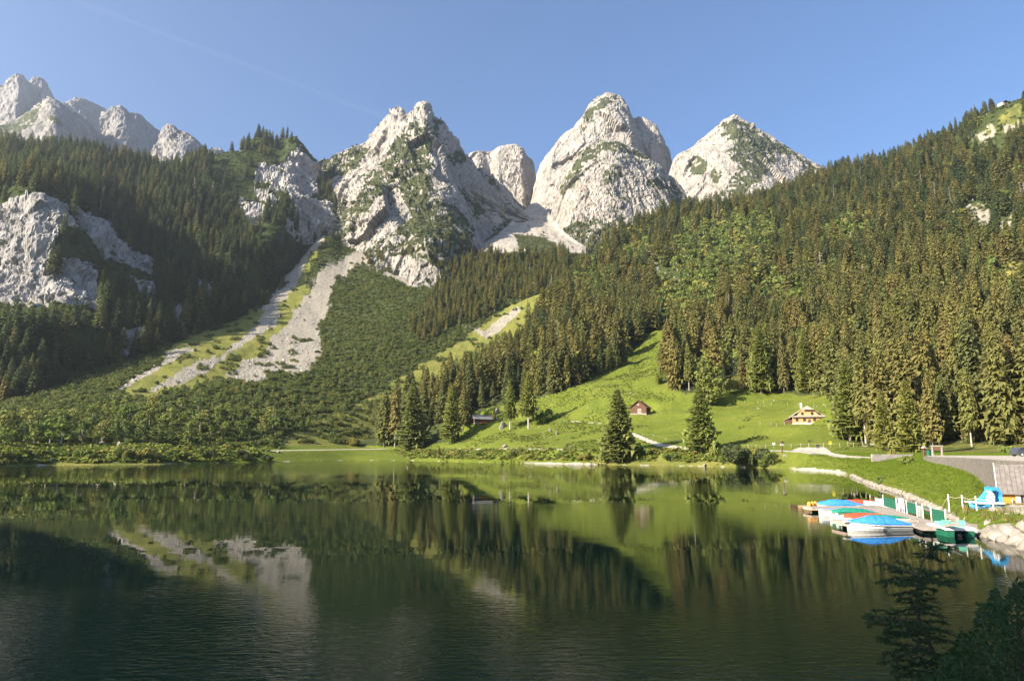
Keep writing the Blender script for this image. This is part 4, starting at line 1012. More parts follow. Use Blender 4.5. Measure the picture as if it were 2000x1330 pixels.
hero('spruce', 882, 866, 752, 1.35, 6, 'wide spruce in front of the wood, left of the grey-roofed chalet')
hero('spruce', 805, 878, 743, 1.5, 5, 'light green spruce standing above the shore at the left end of the wood')
hero('spruce', 750, 874, 765, 1.25, 1, 'thin-needled greyish spruce leftmost of the wood by the shore')
hero('spruce', 772, 874, 752, 0.8, 3, 'slim dark spruce in the pair leftmost of the wood by the shore')
hero('spruce', 1660, 860, 703, 1.4, 6, 'big olive spruce standing just right of the log house')
hero('spruce', 1487, 769, 632, 1.35, 6, 'wide brownish spruce at the forest edge, left one behind the log house')
hero('spruce', 1577, 768, 645, 1.25, 5, 'full brownish spruce at the forest edge straight above the log house')
hero('spruce', 1532, 766, 660, 0.8, 1, 'narrow spruce at the forest edge between two fuller spruces above the log house')
hero('spruce', 1203, 722, 638, 0.8, 1, 'tallest spruce of the small clump standing out on the upper meadow')
hero('spruce', 1190, 724, 672, 0.9, 0, 'shortest spruce of the small clump standing out on the upper meadow')
hero('spruce', 1219, 714, 655, 0.8, 4, 'middle-sized spruce of the small clump standing out on the upper meadow')
hero('spruce', 1780, 884, 742, 1.35, 5, 'yellowish green spruce with hanging boughs above the gravel path bend')
hero('spruce', 1728, 880, 765, 1.25, 6, 'dark spruce between the big olive spruce and the retaining wall')
hero('spruce', 1318, 764, 648, 0.9, 4, 'brownish spruce at the tip of the forest left of the dark leafy tree')
hero('spruce', 1345, 764, 668, 0.8, 3, 'thin spruce with a pale bare trunk beside the dark leafy tree')
hero('spruce', 1085, 768, 676, 1.15, 2, 'grey-brown spruce at the lower corner of the wood above the larches')
hero('spruce', 858, 893, 872, 1.3, 2, 'small bushy spruce on the shore below the lake path', )
hero('spruce', 838, 893, 876, 1.2, 0, 'smallest young spruce on the shore below the lake path')
hero('spruce', 964, 822, 794, 1.1, 1, 'small young spruce beside the grey-roofed chalet')

# --- where the forests grow
def cells(s, arr, rc): return arr[rc[0], rc[1]]
ALL = []        # x, y, z, height, width, region
def grow(sheet, n, gap, ok, hmin, hmax, region, seed, mask=None):
    rng = np.random.default_rng(seed)
    p, rc = sheet.sample(n, rng, mask)
    px, py = proj(p[:, 0], p[:, 1], p[:, 2])
    m = ok(p, px, py, rc) & (px > -260) & (px < 2260)
    p = p[m]
    k = thin(p, gap, TAKEN); p = p[k]
    h = hmin + (hmax - hmin) * rng.random(len(p)) ** 1.1
    return p, h, rng
def rs_ok(p, px, py, rc):
    q = fbm(p[:, 0] / 30, p[:, 1] / 30, 0.0, 2)
    m = (cells(RS, RS.meadow, rc) < 0.4) & (cells(RS, RS.bare, rc) < 0.45) & (p[:, 2] > 5.5) & (px > 726)
    m &= ~((px > 1740) & (py > 874)) & ~((px > 1900) & (py > 850) & (p[:, 1] < 150))
    m &= (RS.rows[rc[0]] < RS.tk[-2] - 2)
    m &= ~(inany(px, py, [[(1938,238),(1944,190),(1986,182),(2000,200),(2000,265),(1965,262)], [(1268,508),(1345,540),(1335,585),(1265,550)], [(1880,398),(1935,392),(1942,440),(1945,475),(1885,470)], [(1945,425),(1990,420),(1995,500),(1950,510)], [(1900,262),(1950,240),(1958,275),(1910,300)]]))
    m &= ~((py < 300) & (px > 1860) & (q < 0.0))
    m &= ~((px < 1000) & (py > 838))
    return m
BROADPATCH = [[(1120,560),(1180,520),(1200,560),(1160,620)], [(1600,470),(1680,440),(1700,500),(1640,520)], [(1480,560),(1560,540),(1580,620),(1500,640)], [(1330,470),(1380,430),(1480,430),(1520,470),(1500,540),(1400,600),(1330,650),(1290,640),(1270,580),(1290,520)], [(1190,500),(1260,470),(1290,500),(1240,545)], [(1960,560),(2100,560),(2100,700),(1980,650)], [(1350,740),(1420,720),(1430,770),(1390,775)]]
p, h, rng = grow(RS, 60000, np.float64(6.4), rs_ok, 13, 38, 'right', 1)
px, py = proj(p[:, 0], p[:, 1], p[:, 2])
isb = inany(px + rng.normal(0, 14, len(p)), py + rng.normal(0, 10, len(p)), BROADPATCH) & (rng.random(len(p)) < 0.9) | (rng.random(len(p)) < 0.06)
isb &= p[:, 1] > 330
h = np.where(py < 330, h * 0.72, h); h = np.where((px < 1030) & (p[:, 1] > 540), np.minimum(h, 20), h)
RIGHT_S, RIGHT_SH = p[~isb], h[~isb]
RIGHT_B, RIGHT_BH = p[isb], h[isb] * 0.62
def lm_ok(p, px, py, rc):
    q = fbm(p[:, 0] / 40, p[:, 1] / 40, p[:, 2] / 40, 2)
    m = (cells(LM, LM.cliff, rc) < 0.5) & (LM.rows[rc[0]] < LM.tk[-2] - 2)
    kn_ = inpoly(px, py, [(400,290),(470,300),(600,260),(660,330),(700,480),(560,480),(470,440),(410,380)])
    m &= ~inany(px, py, [[(-300,560),(110,575),(190,590),(195,640),(100,645),(-300,640)], [(130,440),(200,450),(300,535),(305,580),(235,565),(160,515)]])
    return m & (~kn_ | (q > 0.22)) & ~((px > 400) & (py < 312) & (rng.random(len(px)) < 0.9)) & ~((px > 420) & (py > 530) & (rng.random(len(px)) < 0.6))
LEFT_S, LEFT_SH, _ = grow(LM, 60000, 8.0, lm_ok, 17, 36, 'left', 2)
VALLEY = [(795,650),(800,640),(850,570),(870,535),(880,525),(960,498),(1010,505),(1110,495),(1110,545),(1050,575),(980,605),(935,625),(870,650),(830,665)]
def valley_ok(p, px, py, rc):
    return (inpoly(px, py, VALLEY) | (inpoly(px, py, [(640,470),(690,440),(780,500),(720,485)]) )) & (FAN.rows[rc[0]] < FAN.tk[-2]) & (cells(FAN, FAN.scr, rc) < 0.4)
VAL_S, VAL_SH, _ = grow(FAN, 30000, 7.0, valley_ok, 15, 25, 'valley', 3)
def cm_ok(p, px, py, rc): return (cells(CM, CM_low, rc) > 0.42) & (CM.rows[rc[0]] < CM.tk[3]) & (rng.random(len(px)) < 0.8)
CM_S, CM_SH, _ = grow(CM, 16000, 9.0, cm_ok, 10, 19, 'massif', 4)
T2q, _qq = T2B.pix()
def t2_ok(p, px, py, rc): return inpoly(px, py, [(1095,500),(1100,452),(1150,430),(1215,425),(1240,470),(1330,420),(1380,410),(1380,500)]) & (rng.random(len(px)) < 0.6)
T2_S, T2_SH, _ = grow(T2B, 16000, 9.0, t2_ok, 10, 17, 'dome', 5)

SPR = np.concatenate([RIGHT_S, LEFT_S, VAL_S, CM_S, T2_S]); SH = np.concatenate([RIGHT_SH, LEFT_SH, VAL_SH, CM_SH, T2_SH])
spx, spy = proj(SPR[:, 0], SPR[:, 1], SPR[:, 2])
inview = (spx > -5) & (spx < 2005)
size = SH / SPR[:, 1] * inview
order = np.argsort(-size)
N_HERO = 24 - 4
single, rest = order[:275], order[275:]
def spruce_words(px, py, d):
    if px < 1010: return 'tall dark spruce in the wood behind the grey-roofed chalet', 'spruces of the wood behind the chalet'
    if px < 1300: return 'dark spruce in the wood along the upper left edge of the meadow', 'spruces along the upper meadow edge'
    if px < 1640: return 'tall spruce in the forest rising behind the log house', 'spruces of the forest behind the log house'
    return 'tall olive-green spruce in the dense forest above the retaining wall', 'spruces of the forest above the retaining wall'
for j in single:
    lab, grp = spruce_words(spx[j], spy[j], SPR[j, 1])
    tree('spruce', Vector(SPR[j]), SH[j], random.uniform(0.85, 1.30), random.randrange(5), lab, grp)
rng = np.random.default_rng(21)
def upright(n): return np.stack([rng.normal(0, 0.035, n), rng.normal(0, 0.035, n), rng.random(n) * 6.28], 1)
def sizes(h, H, lo, hi):
    k = h / H; w = k * (lo + (hi - lo) * rng.random(len(h)))
    return np.stack([w, w, k], 1)
q = SPR[rest]; q[:, 2] -= 0.3
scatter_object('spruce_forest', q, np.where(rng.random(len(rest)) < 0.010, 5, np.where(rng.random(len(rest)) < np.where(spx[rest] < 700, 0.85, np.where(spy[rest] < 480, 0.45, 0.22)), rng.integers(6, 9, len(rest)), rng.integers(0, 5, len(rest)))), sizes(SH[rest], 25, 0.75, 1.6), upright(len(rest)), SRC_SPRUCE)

# --- broadleaf wood above the left shore, and patches on the right slope
LEFTWOOD = [(-250,880),(-250,830),(0,846),(60,832),(140,815),(230,803),(320,798),(420,806),(520,818),(565,832),(540,845),(480,862),(380,868),(250,872),(150,874),(0,876)]
def bw_ok(p, px, py, rc):
    dens = np.interp(px, [-250, 0, 330, 420, 560], [0.8, 0.8, 0.7, 0.45, 0.3])
    return inpoly(px, py, LEFTWOOD) & (np.random.default_rng(5).random(len(px)) < dens) & (p[:, 2] > 5.6)
LB, LBH, _ = grow(FAN, 24000, 6.6, bw_ok, 4, 13, 'lb', 6)
o_ = np.argsort(LB[:, 1]); LB, LBH = LB[o_], LBH[o_]
lpx, lpy = proj(LB[:, 0], LB[:, 1], LB[:, 2])
nsing = 0
restB = []
for j in range(len(LB)):
    if 0 < lpx[j] < 580 and nsing < 140:
        nsing += 1
        if lpx[j] < 190: lab, grp = 'light green leafy tree in the sunny wood at the far left of the shore', 'leafy trees at the far left of the shore'
        elif lpx[j] < 370: lab, grp = 'bright leafy tree in the wood above the lakeside path and pale rock', 'leafy trees above the lakeside path'
        else: lab, grp = 'leafy tree growing out of the dark scrub above the left shore', 'leafy trees in the scrub above the shore'
        tree('broadleaf', Vector(LB[j]), LBH[j], random.uniform(0.8, 1.5), random.randrange(4), lab, grp)
    else: restB.append(j)
MIDB = [(560,770),(650,720),(800,700),(900,650),(840,720),(740,770),(660,810),(590,830)]
def mb_ok(p, px, py, rc): return (cells(FAN, FAN.scr, rc) < 0.3) & (cells(FAN, FAN.dry, rc) < 0.3) & inpoly(px, py, [(380,850),(300,745),(500,740),(640,720),(830,640),(960,610),(1060,570),(1000,610),(900,650),(740,775),(640,830),(560,850)])
MB_, MBH, _ = grow(FAN, 22000, 8.5, mb_ok, 2.5, 7, 'mb', 7)
q = np.concatenate([LB[restB], RIGHT_B, MB_]); qh = np.concatenate([LBH[restB], RIGHT_BH, MBH]); q[:, 2] -= 0.2
scatter_object('broadleaf_wood', q, rng.integers(0, 3, len(q)), sizes(qh, 11, 0.85, 1.3), upright(len(q)), SRC_BROAD)

# --- dwarf pine scrub over the fan, the knob and the rock shoulders
def scrub_ok(p, px, py, rc):
    q = fbm(p[:, 0] / 18, p[:, 1] / 18, 0.0, 3)
    s = cells(FAN, FAN.scr, rc); d = cells(FAN, FAN.dry, rc)
    band = (px < 420) | (py < 800)
    meadow_low = (px > 540) & (py > 850)
    sparse = inpoly(px, py, [(380,700),(560,660),(640,640),(640,740),(400,760)])
    lowgrass = inpoly(px, py, [(540,874),(560,800),(700,760),(760,770),(720,874)]) & (q > 0.0) & (py < 866) & (s < 0.3)
    return (lowgrass & (p[:, 2] > 8)) | ~meadow_low & (p[:, 2] > 5.8) & (py < 874) & (FAN.rows[rc[0]] < FAN.tk[-2] + 1) & (((s < 0.3) & (d < 0.3) & (q > -0.45)) | ((d > 0.3) & (s < 0.3) & (q > 0.24)) | ((s > 0.3) & (q > 0.38)) | (sparse & (q > 0.2)))
SC_P, SC_H, _ = grow(FAN, 90000, 2.5, scrub_ok, 0.8, 3.2, 'scrub', 8)
def lms_ok(p, px, py, rc): return (cells(LM, LM_V, rc) > 0.5) & ((px > 380) | inany(px, py, [[(-300,560),(110,570),(195,590),(200,650),(100,655),(-300,650)], [(125,400),(200,430),(310,535),(310,590),(235,575),(150,520)], [(-300,340),(140,370),(140,410),(-300,400)]])) & (LM.rows[rc[0]] < LM.tk[-2] + 2)
SL_P, SL_H, _ = grow(LM, 24000, 4.0, lms_ok, 1.6, 3.2, 'scrub', 9)
def cms_ok(p, px, py, rc): return (cells(CM, CM_V, rc) > 0.55) & (CM.rows[rc[0]] < CM.tk[-2] - 3)
SM_P, SM_H, _ = grow(CM, 26000, 4.6, cms_ok, 1.4, 3.0, 'scrub', 10)
def chs_ok(p, px, py, rc): return cells(CH, CH_V, rc) > 0.5
SH_P, SH_H, _ = grow(CH, 4000, 4.0, chs_ok, 1.2, 2.6, 'scrub', 12)
def rss_ok(p, px, py, rc):
    q = fbm(p[:, 0] / 12, p[:, 1] / 12, 3.0, 3)
    slope_top = (py < 330) & (px > 1700) & (RS.rows[rc[0]] < RS.tk[-2] - 1) & (cells(RS, RS.bare, rc) < 0.4) & ~inpoly(px, py, [(1945,225),(2000,200),(2000,290),(1955,262)])
    under = (cells(RS, RS.meadow, rc) < 0.4) & (px > 740) & (p[:, 2] > 8) & (q > 0.1) & (p[:, 1] > 200) & (py < 868)
    return slope_top | under
SR_P, SR_H, _ = grow(RS, 30000, 3.4, rss_ok, 1.0, 3.0, 'scrub', 11)
q = np.concatenate([SC_P, SL_P, SM_P, SH_P, SR_P]); qh = np.concatenate([SC_H, SL_H, SM_H, SH_H, SR_H])
k_ = qh / 2.0; w_ = k_ * (0.75 + 0.6 * rng.random(len(k_)))
scatter_object('dwarf_pine_scrub', q, rng.integers(0, 3, len(q)), np.stack([w_, w_, k_], 1), upright(len(q)), SRC_SCRUB)
# --- herbs and low shrubs along the shores
def herb_rs(p, px, py, rc):
    q = fbm(p[:, 0] / 7, p[:, 1] / 7, 1.0, 3)
    return (p[:, 2] > 1.5) & (p[:, 2] < 6.0) & (px > 560) & (px < 1560) & (py > 872) & (q > np.interp(px, [560, 740, 800], [0.38, 0.25, -0.18])) & (cells(RS, onpath, rc) < 0.5)
hm = ((RS.Zg > 1.3) & (RS.Zg < 6.2) & (RS.Y > 190) & (RS.X < 90)).astype(float)
H1, H1h, _ = grow(RS, 40000, 0.95, herb_rs, 0.5, 1.7, 'herb', 13, hm)
def herb_fan(p, px, py, rc):
    q = fbm(p[:, 0] / 7, p[:, 1] / 7, 1.0, 3)
    return (p[:, 2] > 0.7) & (p[:, 2] < 8.0) & (px < 575) & (q > np.interp(px, [330, 470, 575], [-0.2, 0.05, 0.4])) & (cells(FAN, np.broadcast_to(fan_path, FAN.shape), rc) < 0.5) & (py > 868)
hm = ((FAN.Zg > 0.5) & (FAN.Zg < 9) & (FAN.Y < 460)).astype(float)
H2, H2h, _ = grow(FAN, 40000, 1.2, herb_fan, 0.6, 2.2, 'herb', 14, hm)
q = np.concatenate([H1, H2]); qh = np.concatenate([H1h, H2h]); k_ = qh / 0.9; w_ = k_ * (0.8 + 0.6 * rng.random(len(k_)))
scatter_object('shore_herbs', q, rng.integers(0, 3, len(q)), np.stack([w_, w_, k_], 1), upright(len(q)), SRC_HERB)
def tus_ok(p, px, py, rc):
    q = fbm(p[:, 0] / 25, p[:, 1] / 25, 2.0, 3)
    up = (px < 1320) & (py < 800)
    return (cells(RS, RS.meadow, rc) > 0.5) & (p[:, 1] > 210) & ((q > 0.22) | (up & (q > -0.1)) | ((px < 1180) & (q > 0.0))) & (cells(RS, np.maximum.reduce([path2, path3, yard, onpath * 1.0]), rc) < 0.4)
TU, TUH, _ = grow(RS, 40000, 1.3, tus_ok, 0.25, 0.6, 'tussock', 16, (RS.meadow > 0.5).astype(float))
k_ = TUH / 0.9; w_ = k_ * (1.0 + 1.0 * rng.random(len(k_)))
M_TUSS = foliage_mat('meadow_tussock', [(0.147, 0.175, 0.033), (0.120, 0.149, 0.031), (0.184, 0.175, 0.055), (0.101, 0.127, 0.029)])
SRC_TUSS = [source('tussock_source', tri_mesh('c', scrub_tris(260 + i, 0.9, 0.9, 34, 0.30), M_TUSS)) for i in range(3)]
scatter_object('meadow_grass', TU, rng.integers(0, 3, len(TU)), np.stack([w_, w_, k_], 1), upright(len(TU)), SRC_TUSS)
print('TUSS', len(TU))
print('SPRUCES', len(SPR), 'left', len(LEFT_S), 'right', len(RIGHT_S), 'valley', len(VAL_S), 'cm', len(CM_S), 'BROAD', len(LB), len(RIGHT_B), len(MB_), 'SCRUB', len(SC_P), len(SL_P), len(SM_P), len(SR_P), 'HERB', len(H1), len(H2))
# ================================================================== MAN-MADE THINGS
M_LOG = plain('honey_logs', (0.425, 0.272, 0.123), 0.75, 0.25, 2.0, 0.25)
M_DARKWOOD = plain('weathered_dark_wood', (0.115, 0.062, 0.042), 0.85, 0.35, 2.5, 0.2)
M_GREYWOOD = plain('grey_weathered_wood', (0.27, 0.235, 0.205), 0.85, 0.25, 3.0, 0.2, 0.01)
M_ROOFWOOD = plain('dark_grey_roof_boards', (0.15, 0.135, 0.125), 0.85, 0.3, 3.0, 0.15)
M_SHINGLE = plain('grey_brown_shingles', (0.306, 0.259, 0.212), 0.9, 0.3, 3.0, 0.15)
M_SLATE = plain('grey_sheet_roof', (0.20, 0.195, 0.19), 0.7, 0.25, 2.0, 0.3)
M_PLINTH = plain('limewash', (0.508, 0.476, 0.426), 0.9, 0.08, 3.0)
M_WHITE = plain('white_paint', (0.636, 0.628, 0.602), 0.45, 0.06, 5.0, 0.4)
M_GEL = plain('white_gelcoat', (0.619, 0.602, 0.568), 0.28, 0.05, 3.0, 0.5)
M_CREAM = plain('cream_hull', (0.516, 0.456, 0.370), 0.4, 0.06, 3.0, 0.4)
M_GLASS = plain('dark_window', (0.025, 0.03, 0.035), 0.12, 0.1, 2.0, 0.6)
M_BLUE = plain('blue_tarpaulin', (0.041, 0.216, 0.558), 0.55, 0.16, 3.0, 0.3, 0.12)
M_LBLUE = plain('light_blue_plastic', (0.054, 0.306, 0.594), 0.4, 0.06, 4.0, 0.4)
M_RED = plain('red_tarpaulin', (0.62, 0.075, 0.03), 0.55, 0.18, 3.0, 0.3, 0.10)
M_GREEN = plain('green_tarpaulin', (0.015, 0.20, 0.135), 0.55, 0.18, 3.0, 0.3, 0.10)
M_DGREEN = plain('dark_green_panel', (0.012, 0.105, 0.060), 0.6, 0.15, 4.0, 0.3)
M_MINT = plain('mint_plastic', (0.16, 0.50, 0.36), 0.45, 0.06, 4.0, 0.4)
M_GREYTARP = plain('blue_grey_tarpaulin', (0.20, 0.22, 0.26), 0.6, 0.15, 4.0, 0.3, 0.02)
M_ORANGE = plain('orange_boards', (0.52, 0.19, 0.025), 0.6, 0.15, 3.0, 0.3)
M_YELLOW = plain('yellow_sign_paint', (0.75, 0.60, 0.04), 0.5, 0.05, 4.0)
M_STEEL = plain('galvanised_steel', (0.45, 0.46, 0.46), 0.5, 0.1, 6.0, 0.5)
M_BLACK = plain('black_plastic', (0.02, 0.02, 0.022), 0.5, 0.2, 6.0, 0.4)
M_ROPE = plain('pale_rope', (0.45, 0.40, 0.32), 0.9, 0.1, 9.0)
M_WALL = plain('grey_wall_stone', (0.264, 0.242, 0.212), 0.95, 0.30, 1.2, 0.1, 0.05)
M_MORTAR = plain('dark_mortar', (0.17, 0.155, 0.135), 0.95, 0.3, 2.0, 0.1)
M_BOULDER = plain('pale_boulder', (0.225, 0.203, 0.171), 0.95, 0.35, 1.1, 0.1, 0.08)
M_SCREESTONE = plain('scree_rock', (0.34, 0.31, 0.265), 0.95, 0.3, 0.7, 0.1)
M_DBOULDER = plain('grey_boulder', (0.20, 0.19, 0.175), 0.95, 0.35, 0.8, 0.1, 0.1)
M_GRAVEL = plain('pale_gravel', (0.357, 0.319, 0.268), 0.95, 0.15, 1.5, 0.1)

def part(mb, name, mat, parent, smooth_=False): return mb.build(name, mat, parent, smooth_)

# ------------------------------------------------------------------ buildings
def window(parent, x, y, z, w, h, frame=M_DARKWOOD, facing=-1):
    """a window in a wall that faces -y (facing -1) : frame part with pane and bars as sub-parts"""
    fr = MB()
    t = 0.09 * max(w, h) ** 0.5
    for sx in (-1, 1): fr.box((x + sx * (w - t) / 2, y + facing * 0.04, z), (t, 0.14, h))
    for sz in (-1, 1): fr.box((x, y + facing * 0.04, z + sz * (h - t) / 2), (w - 2 * t, 0.14, t))
    f = fr.build('window', frame, parent)
    MB().box((x, y + facing * 0.01, z), (w - 2 * t, 0.05, h - 2 * t)).build('pane', M_GLASS, f)
    MB().box((x, y + facing * 0.05, z), (0.07, 0.06, h - 2 * t)).build('glazing_bar', frame, f)
    return f
p = hit(RS, 1580, 829)
house = empty('log_house', p, -0.26)
tag(house, 'honey-coloured log house with a grey half-hipped gable roof on the green meadow', 'house')
TAKEN.append((p.x, p.y, 14))
k = p.y / FPX                                            # metres per photograph pixel there
Wd, Hw, D, Hr = 57 * k, 15.5 * k, 10.0, 35.5 * k            # width, wall height, depth, ridge height
part(MB().box((0, D/2, -0.6), (Wd + 0.2, D + 0.2, 2.7)), 'plinth', M_PLINTH, house)
logs = MB()
n = 9; lh = (Hw - 0.75) / n
for i in range(n):
    z = 0.75 + lh * (i + 0.5)
    logs.box((0, 0.18, z), (Wd - 0.02 * (i % 2), 0.30 - 0.05 * (i % 2), lh * 0.97)); logs.box((0, D - 0.18, z), (Wd, 0.3, lh * 0.97))
    for sx in (-1, 1): logs.box((sx * (Wd/2 - 0.17), D/2, z), (0.30 - 0.05 * (i % 2), D - 0.7, lh * 0.97))
part(logs, 'log_wall', M_LOG, house)
part(MB().box((0, D/2, 1.6), (Wd - 0.7, D - 0.7, 2 * (Hw - 1.6))), 'inner_wall', M_DARKWOOD, house)
gab = MB()
gw = Wd * 0.40
gab.prism([(-gw, 0.55, Hw), (gw, 0.55, Hw), (gw * 0.40, 0.55, Hr - 1.2), (-gw * 0.40, 0.55, Hr - 1.2)], (0, 0, 0), (0, 0.3, 0))
part(gab, 'gable_wall', M_LOG, house)
roof = MB()
ov = 1.0
for s in (-1, 1):
    a = [(s * 0.0, -0.2 + 1.2, Hr), (s * (Wd/2 + ov), -0.7, Hw - 0.35), (s * (Wd/2 + ov), D + 0.8, Hw - 0.35), (0, D + 0.4, Hr)]
    roof.prism([(x, y, z) for x, y, z in a], (0, 0, 0), (0, 0, 0.22))
part(roof, 'roof', M_SHINGLE, house)
part(MB().prism([(-Wd * 0.19, -0.75, Hr - 1.55), (Wd * 0.19, -0.75, Hr - 1.55), (0.1, 1.2, Hr + 0.05), (-0.1, 1.2, Hr + 0.05)], (0, 0, 0), (0, 0.1, 0.2)), 'hip_roof', M_SHINGLE, house)
part(MB().prism([(-Wd/2 - 0.5, -1.0, Hw - 0.25), (Wd/2 + 0.5, -1.0, Hw - 0.25), (Wd/2 - 0.2, 0.5, Hw + 0.40), (-Wd/2 + 0.2, 0.5, Hw + 0.40)], (0, 0, 0), (0, 0.05, 0.18)), 'pent_roof', M_SHINGLE, house)
part(MB().box((-2.2, 3.2, Hr + 0.5), (0.8, 0.8, 2.4)), 'chimney', M_PLINTH, house)
for x in (-0.36, -0.12, 0.20, 0.40): window(house, x * Wd, 0.02, Hw * 0.60, 1.05, 1.25)
for x in (-0.17, 0.14): window(house, x * Wd, 0.54, Hw + 1.35, 1.0, 1.2)
dr = part(MB().box((0.03 * Wd, 0.0, 1.15), (1.1, 0.16, 2.1)), 'door', M_DARKWOOD, house)
MB().bar((0.03 * Wd + 0.4, -0.12, 1.1), (0.03 * Wd + 0.4, -0.12, 1.3), 0.03).build('handle', M_STEEL, dr)
part(MB().box((-Wd/2 - 1.6, 2.6, 1.1), (2.8, 4.0, 2.2)), 'side_shed', M_DARKWOOD, house)
part(MB().prism([(-Wd/2 - 3.3, 0.3, 2.15), (-Wd/2 - 0.1, 0.3, 3.3), (-Wd/2 - 0.1, 0.3, 3.5), (-Wd/2 - 3.3, 0.3, 2.3)], (0, 0, 0), (0, 4.8, 0)), 'shed_roof', M_SHINGLE, house)

def gable_hut(name, p, rz, Wd, D, Hw, Hr, wall, roofm, label, cat, ov=0.7, ox=0.6):
    """gable end faces -y"""
    h = empty(name, p, rz); tag(h, label, cat)
    part(MB().box((0, D/2, 0), (Wd + 0.2, D + 0.2, 1.0)), 'stone_base', M_WALL, h)
    b = MB(); n = max(4, int(Wd / 0.45)); w = Wd / n
    for i in range(n):
        x = -Wd/2 + w * (i + 0.5); top = Hw + (Hr - Hw) * (1 - abs(x) / (Wd/2)) - 0.06
        for y in (0, D): b.box((x, y, (0.4 + top) / 2), (w * 0.94, 0.14 + 0.03 * (i % 2), top - 0.4))
    m = int(D / 0.45); w = D / m
    for i in range(m):
        for s in (-1, 1): b.box((s * Wd/2, w * (i + 0.5), (0.4 + Hw) / 2), (0.14 + 0.03 * (i % 2), w * 0.94, Hw - 0.4))
    part(b, 'board_wall', wall, h)
    part(MB().prism([(-Wd/2 + 0.1, 0.1, 0), (Wd/2 - 0.1, 0.1, 0), (Wd/2 - 0.1, 0.1, Hw - 0.1), (0, 0.1, Hr - 0.3), (-Wd/2 + 0.1, 0.1, Hw - 0.1)], (0, 0, 0), (0, D - 0.2, 0)), 'inner_wall', M_DARKWOOD, h)
    sl = (Hr - Hw) / (Wd/2)
    r = MB()
    for s in (-1, 1): r.prism([(0, -ov, Hr), (s * (Wd/2 + ox), -ov, Hw - sl * ox), (s * (Wd/2 + ox), -ov, Hw - sl * ox + 0.2), (0, -ov, Hr + 0.22)], (0, 0, 0), (0, D + 2 * ov, 0))
    part(r, 'roof', roofm, h)
    return h
p = hit(RS, 1246, 809); TAKEN.append((p.x, p.y, 12)); k = p.y / FPX
barn = gable_hut('hay_barn', p, -0.42, 31 * k, 10.5, 14 * k, 26 * k, M_DARKWOOD, M_DARKWOOD, 'dark red-brown wooden hay barn alone on the sloping meadow', 'barn', 0.9, 0.9)
d_ = part(MB().box((0.6, -0.08, 1.7), (2.2, 0.14, 2.6)), 'barn_door', M_GREYWOOD, barn)
MB().box((0.6, -0.17, 1.7), (2.2, 0.05, 0.15)).build('cross_bar', M_DARKWOOD, d_)
part(MB().box((0, -0.08, 14 * k + 1.3), (1.0, 0.14, 1.0)), 'hatch', M_GREYWOOD, barn)
p = hit(RS, 916, 826); TAKEN.append((p.x + 9, p.y + 2, 13)); k = p.y / FPX
ch = gable_hut('chalet', (p.x + 2.5, p.y, p.z - 0.2), math.pi / 2 + 0.62 + math.pi, 6.2, 17.0, 9.5 * k, 16 * k, M_DARKWOOD, M_SLATE, 'low dark wooden chalet with a long grey roof beside the wood', 'house', 0.9, 1.1)
fr = MB().box((-1.2, -0.1, 1.9), (1.2, 0.14, 0.9)); fr.box((1.2, -0.1, 1.9), (1.2, 0.14, 0.9)); 
for x in (-1.3, 1.3):
    f = MB().box((x, -0.10, 1.8), (1.1, 0.14, 1.0)).build('window', M_WHITE, ch); MB().box((x, -0.19, 1.8), (0.85, 0.05, 0.75)).build('pane', M_GLASS, f)
part(MB().box((0, -0.1, 3.3), (4.4, 0.12, 0.5)), 'white_board', M_WHITE, ch)
part(MB().box((0, 5.5, 16 * k + 0.5), (0.7, 0.7, 1.5)), 'chimney', M_PLINTH, ch)
# terrace with benches in front of its long side
ter = MB().box((4.6, 9.0, 0.1), (2.6, 11, 0.5))
for i in range(6): ter.box((5.8, 4.2 + 1.9 * i, 0.9), (0.12, 0.12, 1.2))
ter.box((5.8, 9.0, 1.4), (0.10, 10, 0.14)); part(ter, 'terrace', M_ORANGE, ch)
# hut on the ridge
p = hit(RS, 1966, 207); k = p.y / FPX
mh = gable_hut('mountain_hut', (p.x, p.y, p.z - 0.8), 0.35, 15 * k, 9, 9 * k, 13 * k, M_DARKWOOD, M_DARKWOOD, 'dark mountain hut with pale walls high on the ridge at upper right', 'hut', 0.8, 0.9)
part(MB().box((-10 * k, 2.5, 2.0), (6 * k, 7, 6 * k)), 'white_annex', M_PLINTH, mh)
for x in (-2.6, 0, 2.6):
    f = MB().box((x, -0.12, 9 * k * 0.62), (1.5, 0.14, 1.3)).build('window', M_WHITE, mh); MB().box((x, -0.21, 9 * k * 0.62), (1.2, 0.05, 1.0)).build('pane', M_GLASS, f)
pc = P(1986, 227, 845)
cabin = empty('cable_car', pc); tag(cabin, 'tiny white cable car cabin just below the mountain hut', 'cable car')
part(MB().box((0, 0, 1.3), (3.6, 2.4, 0.5)).box((0, 0, -1.4), (3.6, 2.4, 0.6)).box((-1.7, 0, 0), (0.2, 2.4, 2.2)).box((1.7, 0, 0), (0.2, 2.4, 2.2)), 'cabin_shell', M_WHITE, cabin)
part(MB().box((0, 0, 0), (3.2, 2.3, 2.15)), 'window_band', M_GLASS, cabin)
part(MB().bar((0, 0, 1.5), (0, 0, 5.0), 0.12).box((0, 0, 5.0), (1.6, 0.3, 0.3)), 'hanger', M_STEEL, cabin)
cb = MB().bar((mh.location.x, mh.location.y + 3, mh.location.z + 10), (pc[0], pc[1], pc[2] + 5.1), 0.03).bar((pc[0], pc[1], pc[2] + 5.1), P(2150, 360, 600), 0.03).build('cable', M_STEEL)
tag(cb, 'thin steel cable running from the mountain hut down past the cabin', 'cable')

